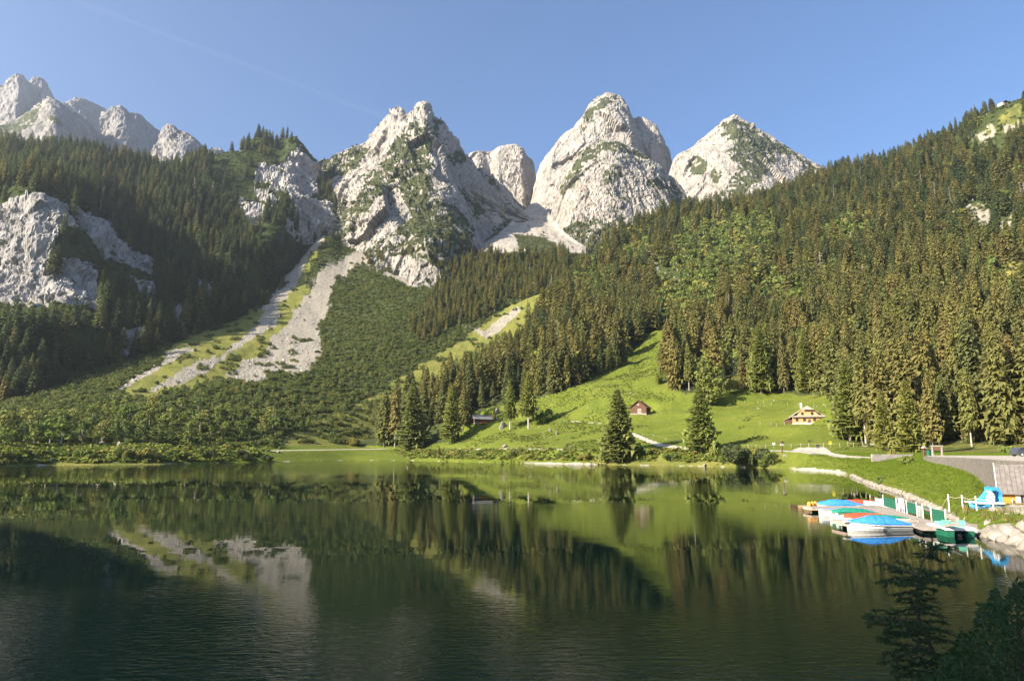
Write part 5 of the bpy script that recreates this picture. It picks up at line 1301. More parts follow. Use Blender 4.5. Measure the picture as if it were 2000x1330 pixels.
# ------------------------------------------------------------------ retaining wall, road, parking
road_front = [(1814, 122), (1832, 112), (1857, 104), (1888, 94), (1916, 85), (1944, 76), (1962, 70.5), (2010, 63), (2100, 54), (2400, 40)]
RZ = 4.88
pts = [Vector(Z(px, d, RZ)) for px, d in road_front]
back = [Vector(Z(2400, 150, RZ)), Vector(Z(2000, 172, RZ)), Vector(Z(1850, 176, RZ)), Vector(Z(1806, 168, RZ))]
rd = MB().prism([(q.x, q.y, RZ - 0.5) for q in pts + back], (0, 0, 0), (0, 0, 0.47)).build('road', M_GRAVEL)
rd['kind'] = 'structure'
wall = empty('retaining_wall', pts[0]); tag(wall, 'long grey stone retaining wall holding up the road beside the lake', 'wall')
core = MB()
STONES = []
for v in range(6):
    rr = random.Random(v); mb = MB()
    vs = [Vector((sx * (0.5 - rr.uniform(0, .05)), sy * 0.5, sz * (0.5 - rr.uniform(0, .06)))) for sz in (-1, 1) for sy in (-1, 1) for sx in (-1, 1)]
    vs += [Vector((rr.uniform(-.2, .2), -0.62 - rr.uniform(0, .15), rr.uniform(-.2, .2)))]
    mb.add(vs, [(0,2,3,1), (4,5,7,6), (1,3,7,5), (3,2,6,7), (2,0,4,6), (0,1,8), (1,5,8), (5,4,8), (4,0,8)])
    STONES.append(mb.mesh('stone', M_WALL))
nst = 0
for i in range(len(pts) - 2):
    a, b = pts[i], pts[i + 1]
    d = (b - a); L = d.length; ang = math.atan2(d.y, d.x); dn = d.normalized(); nrm = Vector((dn.y, -dn.x, 0))
    if nrm.y > 0: nrm = -nrm
    c = (a + b) / 2 - nrm * 0.45
    core.box((c.x - pts[0].x, c.y - pts[0].y, (RZ - 2.7) - pts[0].z), (L + 0.1, 0.8, 5.3), ang)
    ztop = RZ + 0.08; hrow = 0.62
    for row in range(6):
        z = ztop - hrow * (row + 0.5); x = -0.4 * (row % 2)
        while x < L:
            w = random.uniform(1.0, 1.8)
            m_ = a + dn * min(x + w / 2, L) + nrm * (-0.02 + random.uniform(0, 0.06))
            gz = ground_at(RS, m_.x, m_.y - 0.3)
            if z + hrow / 2 > gz - 0.1 and nst < 300:
                o = link('stone', STONES[nst % 6], wall); nst += 1
                o.location = (m_.x - pts[0].x, m_.y - pts[0].y, z - pts[0].z)
                o.rotation_euler = (0, 0, ang + (math.pi if (Vector((math.sin(ang), -math.cos(ang), 0)).dot(nrm) < 0) else 0))
                o.scale = (w * 0.97, 0.35, hrow * 0.94)
            x += w
part(core, 'core', M_MORTAR, wall)
lw = MB().box((0, 0, 0.3), (9.0, 0.5, 1.5), 0.05).build('low_wall', M_WALL)
lw.location = hit(RS, 1742, 896); tag(lw, 'short low stone wall beside the gravel path left of the parking area', 'wall')

# ------------------------------------------------------------------ bank of boulders
def boulder_mesh(seed, mat=M_BOULDER, sub=2):
    import bmesh
    rr = np.random.default_rng(seed)
    bm = bmesh.new(); bmesh.ops.create_icosphere(bm, subdivisions=sub, radius=0.5)
    P_ = rr.normal(size=(9, 3)); P_ /= np.linalg.norm(P_, axis=1)[:, None]; cut = rr.uniform(0.26, 0.44, 9)
    for v in bm.verts:
        c = np.array(v.co)
        for q, d in zip(P_, cut):
            t = c @ q
            if t > d: c = c - q * (t - d)
        v.co = Vector(c * (1 + 0.08 * rr.normal(0, 0.4)))
    me = bpy.data.meshes.new('stone'); bm.to_mesh(me); bm.free(); me.materials.append(mat)
    return me
BM = [boulder_mesh(i) for i in range(8)]; BMD = [boulder_mesh(20 + i, M_DBOULDER) for i in range(3)]; BMH = [boulder_mesh(40 + i, M_DBOULDER, 3) for i in range(2)]
SRC_STONE = [source('scree_stone_source', boulder_mesh(60 + i, M_SCREESTONE, 1)) for i in range(3)]
def ss_ok(p, px, py, rc): return (cells(FAN, FAN.scr, rc) > 0.4) & (fbm(p[:, 0] / 12, p[:, 1] / 12, 4.0, 3) > -0.15)
SS, SSH, _ = grow(FAN, 9000, 2.2, ss_ok, 0.5, 2.4, 'stones', 18, (FAN.scr > 0.4).astype(float))
SSH = 0.5 + (SSH - 0.5) ** 2 * 0.6
scatter_object('scree_stones', SS, rng.integers(0, 3, len(SS)), np.stack([SSH * 1.4, SSH * 1.2, SSH], 1), rng.random((len(SS), 3)) * 6, SRC_STONE)
shoreline = [Vector(q) for q in rs_water]
def along(px0_, px1_, step):
    out = []
    a = [(proj(q.x, q.y, 0)[0], q) for q in shoreline]
    for (xa, qa), (xb, qb) in zip(a[:-1], a[1:]):
        n = max(1, int((qb - qa).length / step))
        for i in range(n):
            t = i / n; x = xa + (xb - xa) * t
            if px0_ <= x <= px1_: out.append((qa.lerp(qb, t), (qb - qa).normalized()))
    return out
rev = empty('stone_revetment', along(1662, 1700, 2)[0][0]); tag(rev, 'sloping row of pale stones lining the foot of the green mound', 'stone bank')
cnt = 0
for q, t in along(1662, 1834, 1.15):
    nr = Vector((-t.y, t.x, 0)); nr = nr if nr.y > 0 or nr.x > 0 else -nr
    for row in range(2):
        if cnt >= 200: break
        s = random.uniform(0.75, 1.3)
        pos = q + nr * (0.25 + 1.15 * row + random.uniform(-.2, .2)) + t * random.uniform(-.3, .3)
        o = link('stone', BM[cnt % 8], rev); cnt += 1
        o.location = pos - rev.location + Vector((0, 0, 0.12 + 0.55 * row)); o.scale = (s * 1.35, s * 1.15, s); o.rotation_euler = (random.uniform(-.4, .4), random.uniform(-.4, .4), random.uniform(0, 6))
pile = empty('boulder_bank', along(1850, 1870, 1)[0][0]); tag(pile, 'steep bank of big pale boulders between the jetty and the hut', 'stone bank')
cnt = 0
for q, t in along(1836, 2060, 0.95):
    nr = Vector((-t.y, t.x, 0)); nr = nr if nr.x > 0 else -nr
    x = proj(q.x, q.y, 0)[0]
    rows = 3 if x < 1875 else 5
    for row in range(rows):
        s = random.uniform(0.75, 1.75)
        pos = q + nr * (0.1 + 0.85 * row + random.uniform(-.3, .3)) + t * random.uniform(-.35, .35)
        o = link('stone', BM[random.randrange(8)], pile); cnt += 1
        o.location = pos - pile.location + Vector((0, 0, 0.05 + 0.30 * row)); o.scale = (s * 1.25, s * 1.0, s * 0.85); o.rotation_euler = (random.uniform(-.5, .5), random.uniform(-.5, .5), random.uniform(0, 6))
def boulder(px, py, w, h, label, sheet=RS, v=0, dark=False, big=False, group=None):
    p = W(px, py, 0.0) if sheet is None else hit(sheet, px, py)
    k = p[1] / FPX
    o = link('boulder', (BMH if big else BMD if dark else BM)[v % (2 if big else 3 if dark else 8)]); o.location = (p[0], p[1], p[2] + 0.12 * h * k)
    o.scale = (w * k * 1.05, w * k * 0.8, h * k * 1.5); o.rotation_euler = (0, 0, v * 0.5)
    tag(o, label, 'boulder', group)
boulder(672, 898, 38, 13, 'big dark boulder lying in the water off the middle of the shore', None, 0, big=True)
boulder(97, 908, 32, 14, 'dark grey boulder at the waterline of the left shore', None, 1, big=True)
boulder(980, 836, 20, 17, 'tall pale boulder at the foot of the shorter larch', RS, 2)
boulder(970, 808, 16, 15, 'pale boulder behind the right end of the grey-roofed chalet', RS, 3)
boulder(658, 879, 13, 5, 'flat white boulder on the grass above the boulder in the water', RS, 4)
boulder(233, 874, 14, 16, 'pale rock outcrop above the left lakeside path', FAN, 5)
boulder(196, 866, 20, 6, 'flat pale rock slab in the trees of the left shore', FAN, 6)
boulder(988, 873, 14, 6, 'cluster rock beside the path below the larches', RS, 7)
boulder(1074, 843, 9, 7, 'upper of two white rocks on the slope right of the larches', RS, 1)
boulder(1086, 850, 9, 9, 'lower of two white rocks on the slope right of the larches', RS, 2)
boulder(1375, 911, 8, 8, 'small white rock at the waterline below the pale larch', RS, 3)
boulder(1533, 893, 10, 6, 'white stone at the foot of the roofed wayside post', RS, 4)
boulder(1665, 806, 9, 3, 'flat grey stone trough on the meadow above the log house', RS, 5, True)
boulder(1233, 770, 6, 3, 'white stone on the upper meadow above the hay barn', RS, 6)
boulder(1302, 871, 9, 4, 'low pale stone between the two lake paths', RS, 7)
boulder(545, 884, 9, 4, 'dark stone on the flat grassy shore left of the middle', FAN, 0, True)
rr = random.Random(5)
for i in range(26):
    px, py = rr.choice([(rr.uniform(560, 720), rr.uniform(880, 893)), (rr.uniform(1030, 1180), rr.uniform(745, 800)), (rr.uniform(1450, 1620), rr.uniform(775, 800)), (rr.uniform(720, 900), rr.uniform(888, 898)), (rr.uniform(1050, 1130), rr.uniform(825, 862))])
    reg = ('small stone on the flat grass by the middle of the shore', 'stones on the flat shore grass') if py > 875 and px < 720 else ('small pale stone at the foot of the wood by the shore', 'stones along the shore below the wood') if py > 875 else ('small pale stone lying on the open meadow above the log house', 'stones on the meadow above the log house') if px > 1400 else ('small pale stone on the slope right of the larches', 'stones on the slope right of the larches') if py > 815 else ('small pale stone on the brownish upper meadow', 'stones on the upper meadow')
    boulder(px, py, rr.uniform(3, 6), rr.uniform(2, 3.5), reg[0], RS, i, group=reg[1])

# ------------------------------------------------------------------ fences, signs
def fence(name, line, mat, h, r, label, wire=True, ropez=0.85):
    f = empty(name, line[0]); tag(f, label, 'fence'); o0 = Vector(line[0])
    me = MB().bar((0, 0, -0.3), (0, 0, h), r, r * 0.85, 6).mesh('post', mat)
    for q in line:
        o = link('post', me, f); o.location = Vector(q) - o0; o.rotation_euler = (random.uniform(-.05, .05), random.uniform(-.05, .05), 0)
    if wire:
        mb = MB()
        for a, b in zip(line[:-1], line[1:]):
            a, b = Vector(a) - o0, Vector(b) - o0; m_ = (a + b) / 2
            mb.tube([a + Vector((0, 0, h * ropez)), m_ + Vector((0, 0, h * ropez - 0.12)), b + Vector((0, 0, h * ropez))], 0.018, 4)
        mb.build('rope', M_ROPE, f)
    return f
fence('pasture_fence', [hit(RS, px, py) for px, py in [(1395, 874), (1418, 875), (1440, 875), (1462, 875.5), (1478, 876), (1495, 876), (1546, 875), (1563, 874), (1580, 873.5), (1608, 873), (1640, 873), (1657, 872), (1668, 872), (1684, 870)]], M_GREYWOOD, 1.5, 0.11, 'wooden post fence along the gravel yard below the log house')
fence('pasture_fence', [hit(RS, px, py) for px, py in [(1255, 851), (1275, 854), (1300, 862), (1318, 865), (1334, 867), (1346, 868)]], M_GREYWOOD, 1.4, 0.10, 'wooden post fence along the path left of the pale larch')
fence('pasture_fence', [hit(RS, px, py) for px, py in [(1434, 789), (1455, 787), (1480, 787), (1492, 788), (1508, 790), (1538, 792), (1560, 794), (1590, 794), (1612, 796), (1626, 797)]], M_GREYWOOD, 1.4, 0.12, 'pasture fence of grey posts crossing the meadow above the log house', False)
fence('pasture_fence', [hit(RS, px, py) for px, py in [(1485, 832), (1507, 831), (1517, 831), (1533, 829)]], M_GREYWOOD, 1.4, 0.12, 'short row of fence posts on the meadow left of the log house', False)
def white_post(px, d): return Vector(Z(px, d, ground_at(RS, (px - CX) / FPX * d, d)))
rf = fence('rope_fence', [white_post(px, d) for px, d in [(1827, 60.5), (1854, 57.5), (1881, 55.5), (1908, 54), (1942, 53)]], M_WHITE, 1.12, 0.055, 'white posts with a rope on the bank above the boulders')
def sign(name, px, py, h, w, bh, mat, label, post=M_GREYWOOD, rz=0.1):
    p = hit(RS, px, py); e = empty(name, p, rz); tag(e, label, 'sign')
    part(MB().bar((0, 0, -0.2), (0, 0, h), 0.06, n=6), 'post', post, e)
    part(MB().box((0, -0.09, h - bh / 2), (w, 0.05, bh)), 'board', mat, e)
    return e
sign('signboard', 1512, 876, 2.2, 1.1, 0.8, M_WHITE, 'white sign board on a post by the path left of the gravel yard')
s_ = sign('trail_sign', 1623, 874, 2.3, 0.8, 0.2, M_YELLOW, 'yellow trail sign on a post behind the gravel yard')
for i in range(2): part(MB().prism([(-0.6, -0.12, 1.62 - 0.4 * i), (0.45, -0.12, 1.62 - 0.4 * i), (0.62, -0.12, 1.75 - 0.4 * i), (0.45, -0.12, 1.88 - 0.4 * i), (-0.6, -0.12, 1.88 - 0.4 * i)], (0, 0, 0), (0, 0.04, 0)), 'arrow_board', M_YELLOW, s_)
p = hit(RS, 1527, 885); sh = empty('wayside_post', p, 0.2); tag(sh, 'roofed wooden wayside post beside the lake path', 'shrine')
part(MB().box((0, 0, 1.3), (0.3, 0.3, 3.0)), 'post', M_DARKWOOD, sh)
part(MB().box((0, -0.05, 2.9), (1.0, 0.3, 0.9)), 'cabinet', M_PLINTH, sh)
part(MB().prism([(-0.85, -0.5, 3.3), (0, -0.5, 3.85), (0.85, -0.5, 3.3), (0.85, -0.5, 3.4), (0, -0.5, 3.97), (-0.85, -0.5, 3.4)], (0, 0, 0), (0, 1.0, 0)), 'roof', M_DARKWOOD, sh)
# open wooden stand, post and bins at the head of the wall
def on_road(px, d): return Vector(Z(px, d, RZ - 0.03))
e = empty('wooden_stand', on_road(1831, 121), -0.2); tag(e, 'open wooden stand of two posts and a beam at the road head', 'shelter')
for x in (-0.75, 0.75): part(MB().box((x, 0, 0.85), (0.22, 0.22, 1.7)), 'post', M_GREYWOOD, e)
part(MB().box((0, 0, 1.78), (2.0, 0.4, 0.18)), 'beam', M_GREYWOOD, e)
part(MB().box((0, 0.02, 1.30), (1.26, 0.10, 0.5)), 'notice_board', M_DARKWOOD, e)
e = empty('entrance_post', on_road(1806, 124), 0.1); tag(e, 'short reddish post with a little roof left of the wooden stand', 'post')
part(MB().box((0, 0, 0.6), (0.35, 0.35, 1.5)), 'post', M_DARKWOOD, e); part(MB().prism([(-.4, -.4, 1.35), (.4, -.4, 1.35), (0, -.4, 1.75)], (0, 0, 0), (0, .8, 0)), 'cap', M_GREYWOOD, e)
for i, (px, lab) in enumerate(((1814, 'green litter bin nearer the reddish post'), (1820, 'green litter bin nearer the wooden stand'))):
    e = empty('litter_bin', on_road(px, 123)); tag(e, lab, 'bin', 'green bins at the road head')
    part(MB().bar((0, 0, 0), (0, 0, 0.95), 0.27, 0.32, 10), 'bin_body', M_DGREEN, e); part(MB().bar((0, 0, 0.95), (0, 0, 1.08), 0.34, 0.2, 10), 'lid', M_BLACK, e)
# parked car at the right edge
car = empty('parked_car', on_road(2003, 118), 0.05); tag(car, 'dark parked car at the right edge behind the road', 'car')
bd = MB()
prof = [(-2.1, 0.35), (2.1, 0.35), (2.15, 0.75), (1.9, 0.95), (1.0, 1.02), (0.45, 1.48), (-1.25, 1.48), (-1.95, 1.05), (-2.12, 0.9)]
bd.prism([(x, -0.86, z) for x, z in prof], (0, 0, 0), (0, 1.72, 0)); part(bd, 'body', plain('dark_car_paint', (0.05, 0.055, 0.07), 0.25, 0.05, 2, 0.6), car)
part(MB().prism([(0.85, -0.88, 1.04), (0.40, -0.88, 1.42), (-1.15, -0.88, 1.42), (-1.70, -0.88, 1.06)], (0, 0, 0), (0, 1.76, 0)), 'window', M_GLASS, car)
for x in (-1.3, 1.3):
    for y in (-0.82, 0.82):
        w_ = MB().bar((x, y - 0.11, 0.32), (x, y + 0.11, 0.32), 0.32, n=14).build('wheel', M_BLACK, car); MB().bar((x, y - 0.12, 0.32), (x, y + 0.12, 0.32), 0.2, n=10).build('rim', M_STEEL, w_)
for y in (-0.6, 0.6): part(MB().box((2.11, y, 0.72), (0.1, 0.35, 0.14)), 'headlight', M_WHITE, car)

# ------------------------------------------------------------------ boat hut
hp = Vector((*Z(1962, 61, 0.75)[:2], 0.75))
hut = empty('boat_hut', hp, -0.58); tag(hut, 'orange boarded boat hut with a dark ribbed roof at the right edge', 'hut')
bw = MB()
for i in range(7): bw.box((3.0, 0.0, 0.25 + 0.19 * i), (6.0, 0.10 + 0.02 * (i % 2), 0.18)); bw.box((0.0, 2.0, 0.25 + 0.19 * i), (0.10 + 0.02 * (i % 2), 3.9, 0.18))
part(bw, 'board_wall', M_ORANGE, hut); part(MB().box((3.0, 2.0, 0.6), (5.9, 3.9, 1.4)), 'inner_wall', M_ORANGE, hut)
for i in range(19):
    x = -0.35 + 0.36 * i
    part(MB().prism([(x, -0.45, 1.30), (x + 0.34, -0.45, 1.30), (x + 0.34, 1.9, 3.75), (x, 1.9, 3.75)], (0, 0, 0), (0, -0.02, 0.05 + 0.015 * (i % 2))), 'roof_board', M_ROOFWOOD, hut)
part(MB().prism([(-0.35, 4.3, 1.30), (6.5, 4.3, 1.30), (6.5, 1.95, 3.75), (-0.35, 1.95, 3.75)], (0, 0, 0), (0, 0.02, 0.05)), 'back_roof', M_GREYWOOD, hut)
part(MB().prism([(0.06, 0.0, 1.3), (0.06, 3.9, 1.3), (0.06, 1.95, 3.6)], (0, 0, 0), (-0.1, 0, 0)), 'gable_board', M_GREYWOOD, hut)
part(MB().prism([(-0.42, -0.55, 1.22), (-0.42, -0.55, 1.42), (-0.42, 1.95, 3.95), (-0.42, 1.95, 3.72)], (0, 0, 0), (0.06, 0, 0)), 'barge_board', M_WHITE, hut)
f = MB().box((1.05, -0.09, 0.95), (0.35, 0.1, 0.7)).build('window', M_WHITE, hut); MB().box((1.3, -0.09, 0.95), (0.14, 0.08, 0.6)).build('pane', M_GLASS, f)
part(MB().box((1.95, -0.09, 1.15), (0.5, 0.06, 0.32)), 'notice', M_WHITE, hut)
part(MB().box((0.55, -0.25, 0.45), (0.10, 0.3, 0.95), 0.0, Matrix.Rotation(0.15, 3, 'Y')), 'leaning_board', M_WHITE, hut)

# ------------------------------------------------------------------ boats
def hull_mesh(L, B, Hs, mat, keel=0.14, bow=0.35, n=14, stern=0.78, name='hull'):
    """a boat's shell from stern (x = 0) to bow (x = L), waterline at z = 0, with thickness and a sole"""
    mb = MB(); secs = []
    for i in range(n + 1):
        t = i / n
        b = B / 2 * (stern + (1 - stern) * math.sin(math.pi * min(t / 0.9, 1) * 0.5)) if t < 0.45 else B / 2 * max(0.02, (1 - ((t - 0.45) / 0.55) ** 2.2))
        sheer = Hs * (1 + bow * t ** 2.2); k = -keel * (1 - t ** 6)
        x = L * t
        secs.append([(x + 0.12 * t * L * 0, s * b * f, z) for s, f, z in ((-1, 1.0, sheer), (-1, 0.93, sheer * 0.35), (-1, 0.70, -0.02 + k * 0.5), (0, 0, k), (1, 0.70, -0.02 + k * 0.5), (1, 0.93, sheer * 0.35), (1, 1.0, sheer),
                                                                          (1, 0.90, sheer), (1, 0.80, sheer * 0.3), (-1, 0.80, sheer * 0.3), (-1, 0.90, sheer))])
    m = len(secs[0]); vs = [v for s in secs for v in s]; fs = []
    for i in range(n):
        for j in range(m):
            fs.append((i * m + j, i * m + (j + 1) % m, (i + 1) * m + (j + 1) % m, (i + 1) * m + j))
    fs += [tuple(range(m)), tuple(n * m + j for j in reversed(range(m)))]
    return mb.add(vs, fs).mesh(name, mat)
def cover_mesh(L, B, Hs, top, mat, t0=0.04, t1=0.96, n=16, stern=0.78, bow=0.35, over=0.05):
    mb = MB(); secs = []
    for i in range(n + 1):
        u = i / n; t = t0 + (t1 - t0) * u
        b = B / 2 * (stern + (1 - stern) * math.sin(math.pi * min(t / 0.9, 1) * 0.5)) if t < 0.45 else B / 2 * max(0.05, (1 - ((t - 0.45) / 0.55) ** 2.2))
        sh = Hs * (1 + bow * t ** 2.2); b += over
        rid = sh + 0.04 + top * min(1, u / 0.30, (1 - u) / 0.30) * (1 - 0.05 * math.sin(u * 19))
        secs.append([(L * t, f * b, z) for f, z in ((-1, sh - 0.14), (-1.0, sh + 0.02), (-0.55, sh + 0.04 + (rid - sh) * 0.66 - 0.02 * (i % 2)), (0, rid), (0.55, sh + 0.04 + (rid - sh) * 0.66 - 0.02 * (i % 2)), (1.0, sh + 0.02), (1, sh - 0.14))])
    m = 7; vs = [v for s in secs for v in s]
    fs = [(i * m + j, (i + 1) * m + j, (i + 1) * m + j + 1, i * m + j + 1) for i in range(n) for j in range(m - 1)]
    fs += [tuple(reversed(range(m))), tuple(n * m + j for j in range(m))]
    return mb.add(vs, fs).mesh('cover', mat)
def boat(name, loc, rz, L, B, Hs, hull, cover, top, label, stripe=None, extra=None, group='boats moored at the jetty'):
    e = empty(name, loc, rz); tag(e, label, 'boat', group)
    link('hull', hull_mesh(L, B, Hs, hull), e)
    if cover: link('cover', cover_mesh(L, B, Hs, top, cover), e)
    else:
        for i, t in enumerate((0.25, 0.55)): part(MB().box((L * t, 0, Hs * 0.72), (0.28, B * 0.8, 0.05)), 'thwart', M_GREYWOOD, e)
    if stripe:
        mb = MB()
        for s in (-1, 1):
            pts_ = []
            for i in range(11):
                t = i / 10 * 0.97
                b = B / 2 * (0.78 + 0.22 * math.sin(math.pi * min(t / 0.9, 1) * 0.5)) if t < 0.45 else B / 2 * max(0.03, (1 - ((t - 0.45) / 0.55) ** 2.2))
                pts_.append(Vector((L * t, s * (b + 0.015), Hs * (1 + 0.35 * t ** 2.2) - 0.15)))
            mb.tube(pts_, 0.05, 5)
        part(mb, 'rub_rail', stripe, e)
    fd = MB()
    for t in (0.3, 0.62): fd.bar((L * t, -B / 2 - 0.06, 0.05), (L * t, -B / 2 - 0.06, Hs * 0.75), 0.07, n=8)
    part(fd, 'fender', M_WHITE, e)
    return e
def wat(px, py): return Vector(W(px, py, 0.0))
q = wat(1662, 1035); r = wat(1792, 1036)
b1 = boat('covered_boat', (r.x - 0.35, r.y + 0.55, 0), math.pi + 0.02, (r.x - q.x) * 0.97, 1.75, 0.50, M_GEL, M_BLUE, 0.42, 'white boat with a bright blue tent cover in front of the near pontoon', M_CREAM)
part(MB().box(((r.x - q.x) * 0.99, 0, 0.62), (0.3, 0.5, 0.10)), 'bow_cap', M_STEEL, b1)
q = wat(1800, 1034)
boat('rowing_boat', (q.x + 0.15, q.y + 1.1, 0), math.pi + 0.04, 3.4, 1.45, 0.62, M_CREAM, None, 0, 'small open cream boat with a flat transom behind the nearest blue-covered boat')
def xat(px, d): return (px - CX) / FPX * d * 1.0
rows = [(63.4, 1583, 1693, M_GEL, M_GREYTARP, 0.18, 'white boat under a flat blue-grey cover, first in front of the far pontoon', None),
        (61.4, 1603, 1692, M_GEL, M_GREEN, 0.30, 'white boat under a peaked green cover, second from the far pontoon', M_DGREEN),
        (59.5, 1614, 1700, M_GEL, M_DGREEN, 0.08, 'white boat with a green stripe and flat dark green cover behind the red cover', M_GREEN),
        (57.6, 1624, 1728, M_GEL, M_RED, 0.22, 'white boat under a long orange-red cover behind the near pontoon', M_RED)]
for d, xa, xb, hm, cm, tp, lab, st in rows:
    a, b = xat(xa, d), xat(xb, d)
    boat('covered_boat', (b, d, 0), math.pi + random.uniform(-.02, .02), b - a, 1.6, 0.46, hm, cm, tp, lab, st)
d = 56.1
boat('covered_boat', (xat(1752, d), d + 0.2, 0), math.pi + 0.05, 3.4, 1.3, 0.5, M_GEL, M_GREEN, 0.15, 'short white and green boat lying between the red cover and the walkway', M_RED)
d = 71.2
boat('covered_boat', (xat(1668, d), d, 0), math.pi, xat(1668, d) - xat(1577, d), 1.8, 0.42, M_GEL, M_BLUE, 0.40, 'white boat with a light blue tent cover beyond the far pontoon')
d = 73.4
boat('covered_boat', (xat(1700, d), d, 0), math.pi - 0.03, 3.6, 1.6, 0.5, M_GEL, M_RED, 0.14, 'white boat with a red cover beyond the light blue cover')
d = 70.3
mbt = boat('motor_boat', (xat(1736, d), d, 0), math.pi - 0.12, 3.3, 1.6, 0.62, M_GEL, None, 0, 'white open motor boat with a grey outboard at the far end of the walkway')
part(MB().box((1.45, 0, 0.85), (1.0, 1.1, 0.35)), 'console', M_GEL, mbt)
om = part(MB().box((-0.25, 0, 0.85), (0.35, 0.3, 0.5)).bar((-0.28, 0, 0.7), (-0.28, 0, -0.4), 0.07), 'outboard_motor', M_STEEL, mbt)
# pedal boat in the foreground
pb = empty('pedal_boat', (*wat(1868, 1046)[:2], 0), 1.42); pb.location.y += 0.6; tag(pb, 'mint green and white pedal boat between the jetty and the boulders', 'pedal boat')
for s in (-1, 1):
    mb = MB(); secs = []
    for i in range(9):
        t = i / 8; w_ = 0.30 * (0.75 + 0.25 * math.sin(math.pi * t)); up = 0.25 * max(0, t - 0.7) / 0.3
        secs.append([(-1.5 + 3.0 * t, s * 0.62 + f * w_, z) for f, z in ((-1, 0.42), (-0.8, -0.08 + up), (0.8, -0.08 + up), (1, 0.38))])
    vs = [v for q_ in secs for v in q_]; fs = [(i * 4 + j, i * 4 + (j + 1) % 4, (i + 1) * 4 + (j + 1) % 4, (i + 1) * 4 + j) for i in range(8) for j in range(4)] + [(3, 2, 1, 0), (32, 33, 34, 35)]
    part(mb.add(vs, fs), 'float', M_DGREEN if s else M_DGREEN, pb)
dk = MB(); vs = []
for i in range(9):
    t = i / 8; z = 0.44 + 0.12 * max(0, t - 0.6) + 0.05 * math.sin(t * 6)
    vs += [(-1.55 + 3.15 * t, -0.98 + 0.12 * t, z), (-1.55 + 3.15 * t, 0.98 - 0.12 * t, z), (-1.55 + 3.15 * t, 0.98 - 0.12 * t, z + 0.16), (-1.55 + 3.15 * t, -0.98 + 0.12 * t, z + 0.16)]
dk.add(vs, [(i * 4 + j, (i + 1) * 4 + j, (i + 1) * 4 + (j + 1) % 4, i * 4 + (j + 1) % 4) for i in range(8) for j in range(4)] + [(0, 1, 2, 3), (35, 34, 33, 32)])
part(dk, 'deck', M_GEL, pb)
for y in (-0.5, 0.5):
    st_ = part(MB().box((-0.15, y, 0.72), (0.6, 0.5, 0.12)).box((-0.5, y, 0.86), (0.12, 0.5, 0.32), 0, Matrix.Rotation(-0.25, 3, 'Y')), 'seat', M_MINT, pb)
part(MB().box((0.85, 0, 0.72), (0.8, 0.9, 0.22)), 'bow_hood', M_MINT, pb)
part(MB().bar((0.35, 0, 0.6), (0.25, 0, 1.05), 0.03).box((0.24, 0, 1.06), (0.05, 0.3, 0.05)), 'steering_lever', M_BLACK, pb)
part(MB().bar((-0.9, -0.2, 0.15), (-0.9, 0.2, 0.15), 0.34, n=12), 'paddle_wheel', M_BLACK, pb)
# pedal boat with a slide, up on the bank
sp_ = Vector(Z(1929, 55.5, 0)); sp_.z = ground_at(RS, sp_.x, sp_.y) + 0.1
sl = empty('slide_pedal_boat', sp_, 0.0); sl.scale = (0.9, 0.9, 0.9); tag(sl, 'white and blue pedal boat with a curved blue slide, beached on the bank', 'pedal boat')
link('hull', hull_mesh(2.7, 1.6, 0.35, M_LBLUE, 0.1, 0.25), sl).location = (1.25, 0, 0.05); sl.children[0].rotation_euler = (0, 0, math.pi)
part(MB().prism([(-1.45, -0.6, 0.50), (-1.2, -0.8, 0.44), (1.2, -0.8, 0.42), (1.3, 0.8, 0.42), (-1.2, 0.8, 0.44), (-1.45, 0.6, 0.50)], (0, 0, 0), (0, 0, 0.14)), 'deck', M_WHITE, sl)
ld = part(MB().prism([(-0.15, -0.45, 0.56), (0.55, -0.45, 0.56), (0.62, -0.45, 1.15), (0.35, -0.45, 1.50), (0.10, -0.45, 1.40)], (0, 0, 0), (0, 0.7, 0)), 'stair_tower', M_WHITE, sl)
for i in range(3):
    for j in range(2): MB().box((0.16 + 0.2 * j + 0.06 * i, -0.46, 0.80 + 0.19 * i), (0.11, 0.04, 0.07)).build('step_hole', M_GREYTARP, ld)
arc = []
for i in range(13):
    a = math.radians(118 - i * 15.5); arc.append((0.62 + 0.62 * math.cos(a) * 1.0, 0.98 + 0.68 * math.sin(a)))
mb = MB(); vs = []
for x, z in arc: vs += [(x, -0.48, z + 0.05), (x, -0.48, z - 0.10), (x, 0.35, z - 0.10), (x, 0.35, z + 0.05)]
mb.add(vs, [(i * 4 + j, i * 4 + (j + 1) % 4, (i + 1) * 4 + (j + 1) % 4, (i + 1) * 4 + j) for i in range(12) for j in range(4)] + [(3, 2, 1, 0), (48, 49, 50, 51)])
for s in (-0.50, 0.37):
    vs = []
    for x, z in arc: vs += [(x, s, z + 0.22), (x, s, z - 0.08), (x, s + 0.06, z - 0.08), (x, s + 0.06, z + 0.22)]
    mb.add(vs, [(i * 4 + j, i * 4 + (j + 1) % 4, (i + 1) * 4 + (j + 1) % 4, (i + 1) * 4 + j) for i in range(12) for j in range(4)] + [(3, 2, 1, 0), (48, 49, 50, 51)])
part(mb, 'slide', M_LBLUE, sl)
part(MB().prism([(-0.75, -0.3, 0.56), (-0.15, -0.3, 0.56), (0.12, -0.3, 1.45)], (0, 0, 0), (0, 0.5, 0)), 'tarpaulin', M_LBLUE, sl)
bp = Vector(Z(1893, 57, 0)); bp.z = ground_at(RS, bp.x, bp.y)
be = empty('trestle', bp, 0.3); tag(be, 'low red-brown wooden trestle in the grass left of the slide boat', 'trestle')
part(MB().box((0, 0, 0.42), (1.3, 0.35, 0.10)), 'top_board', M_DARKWOOD, be)
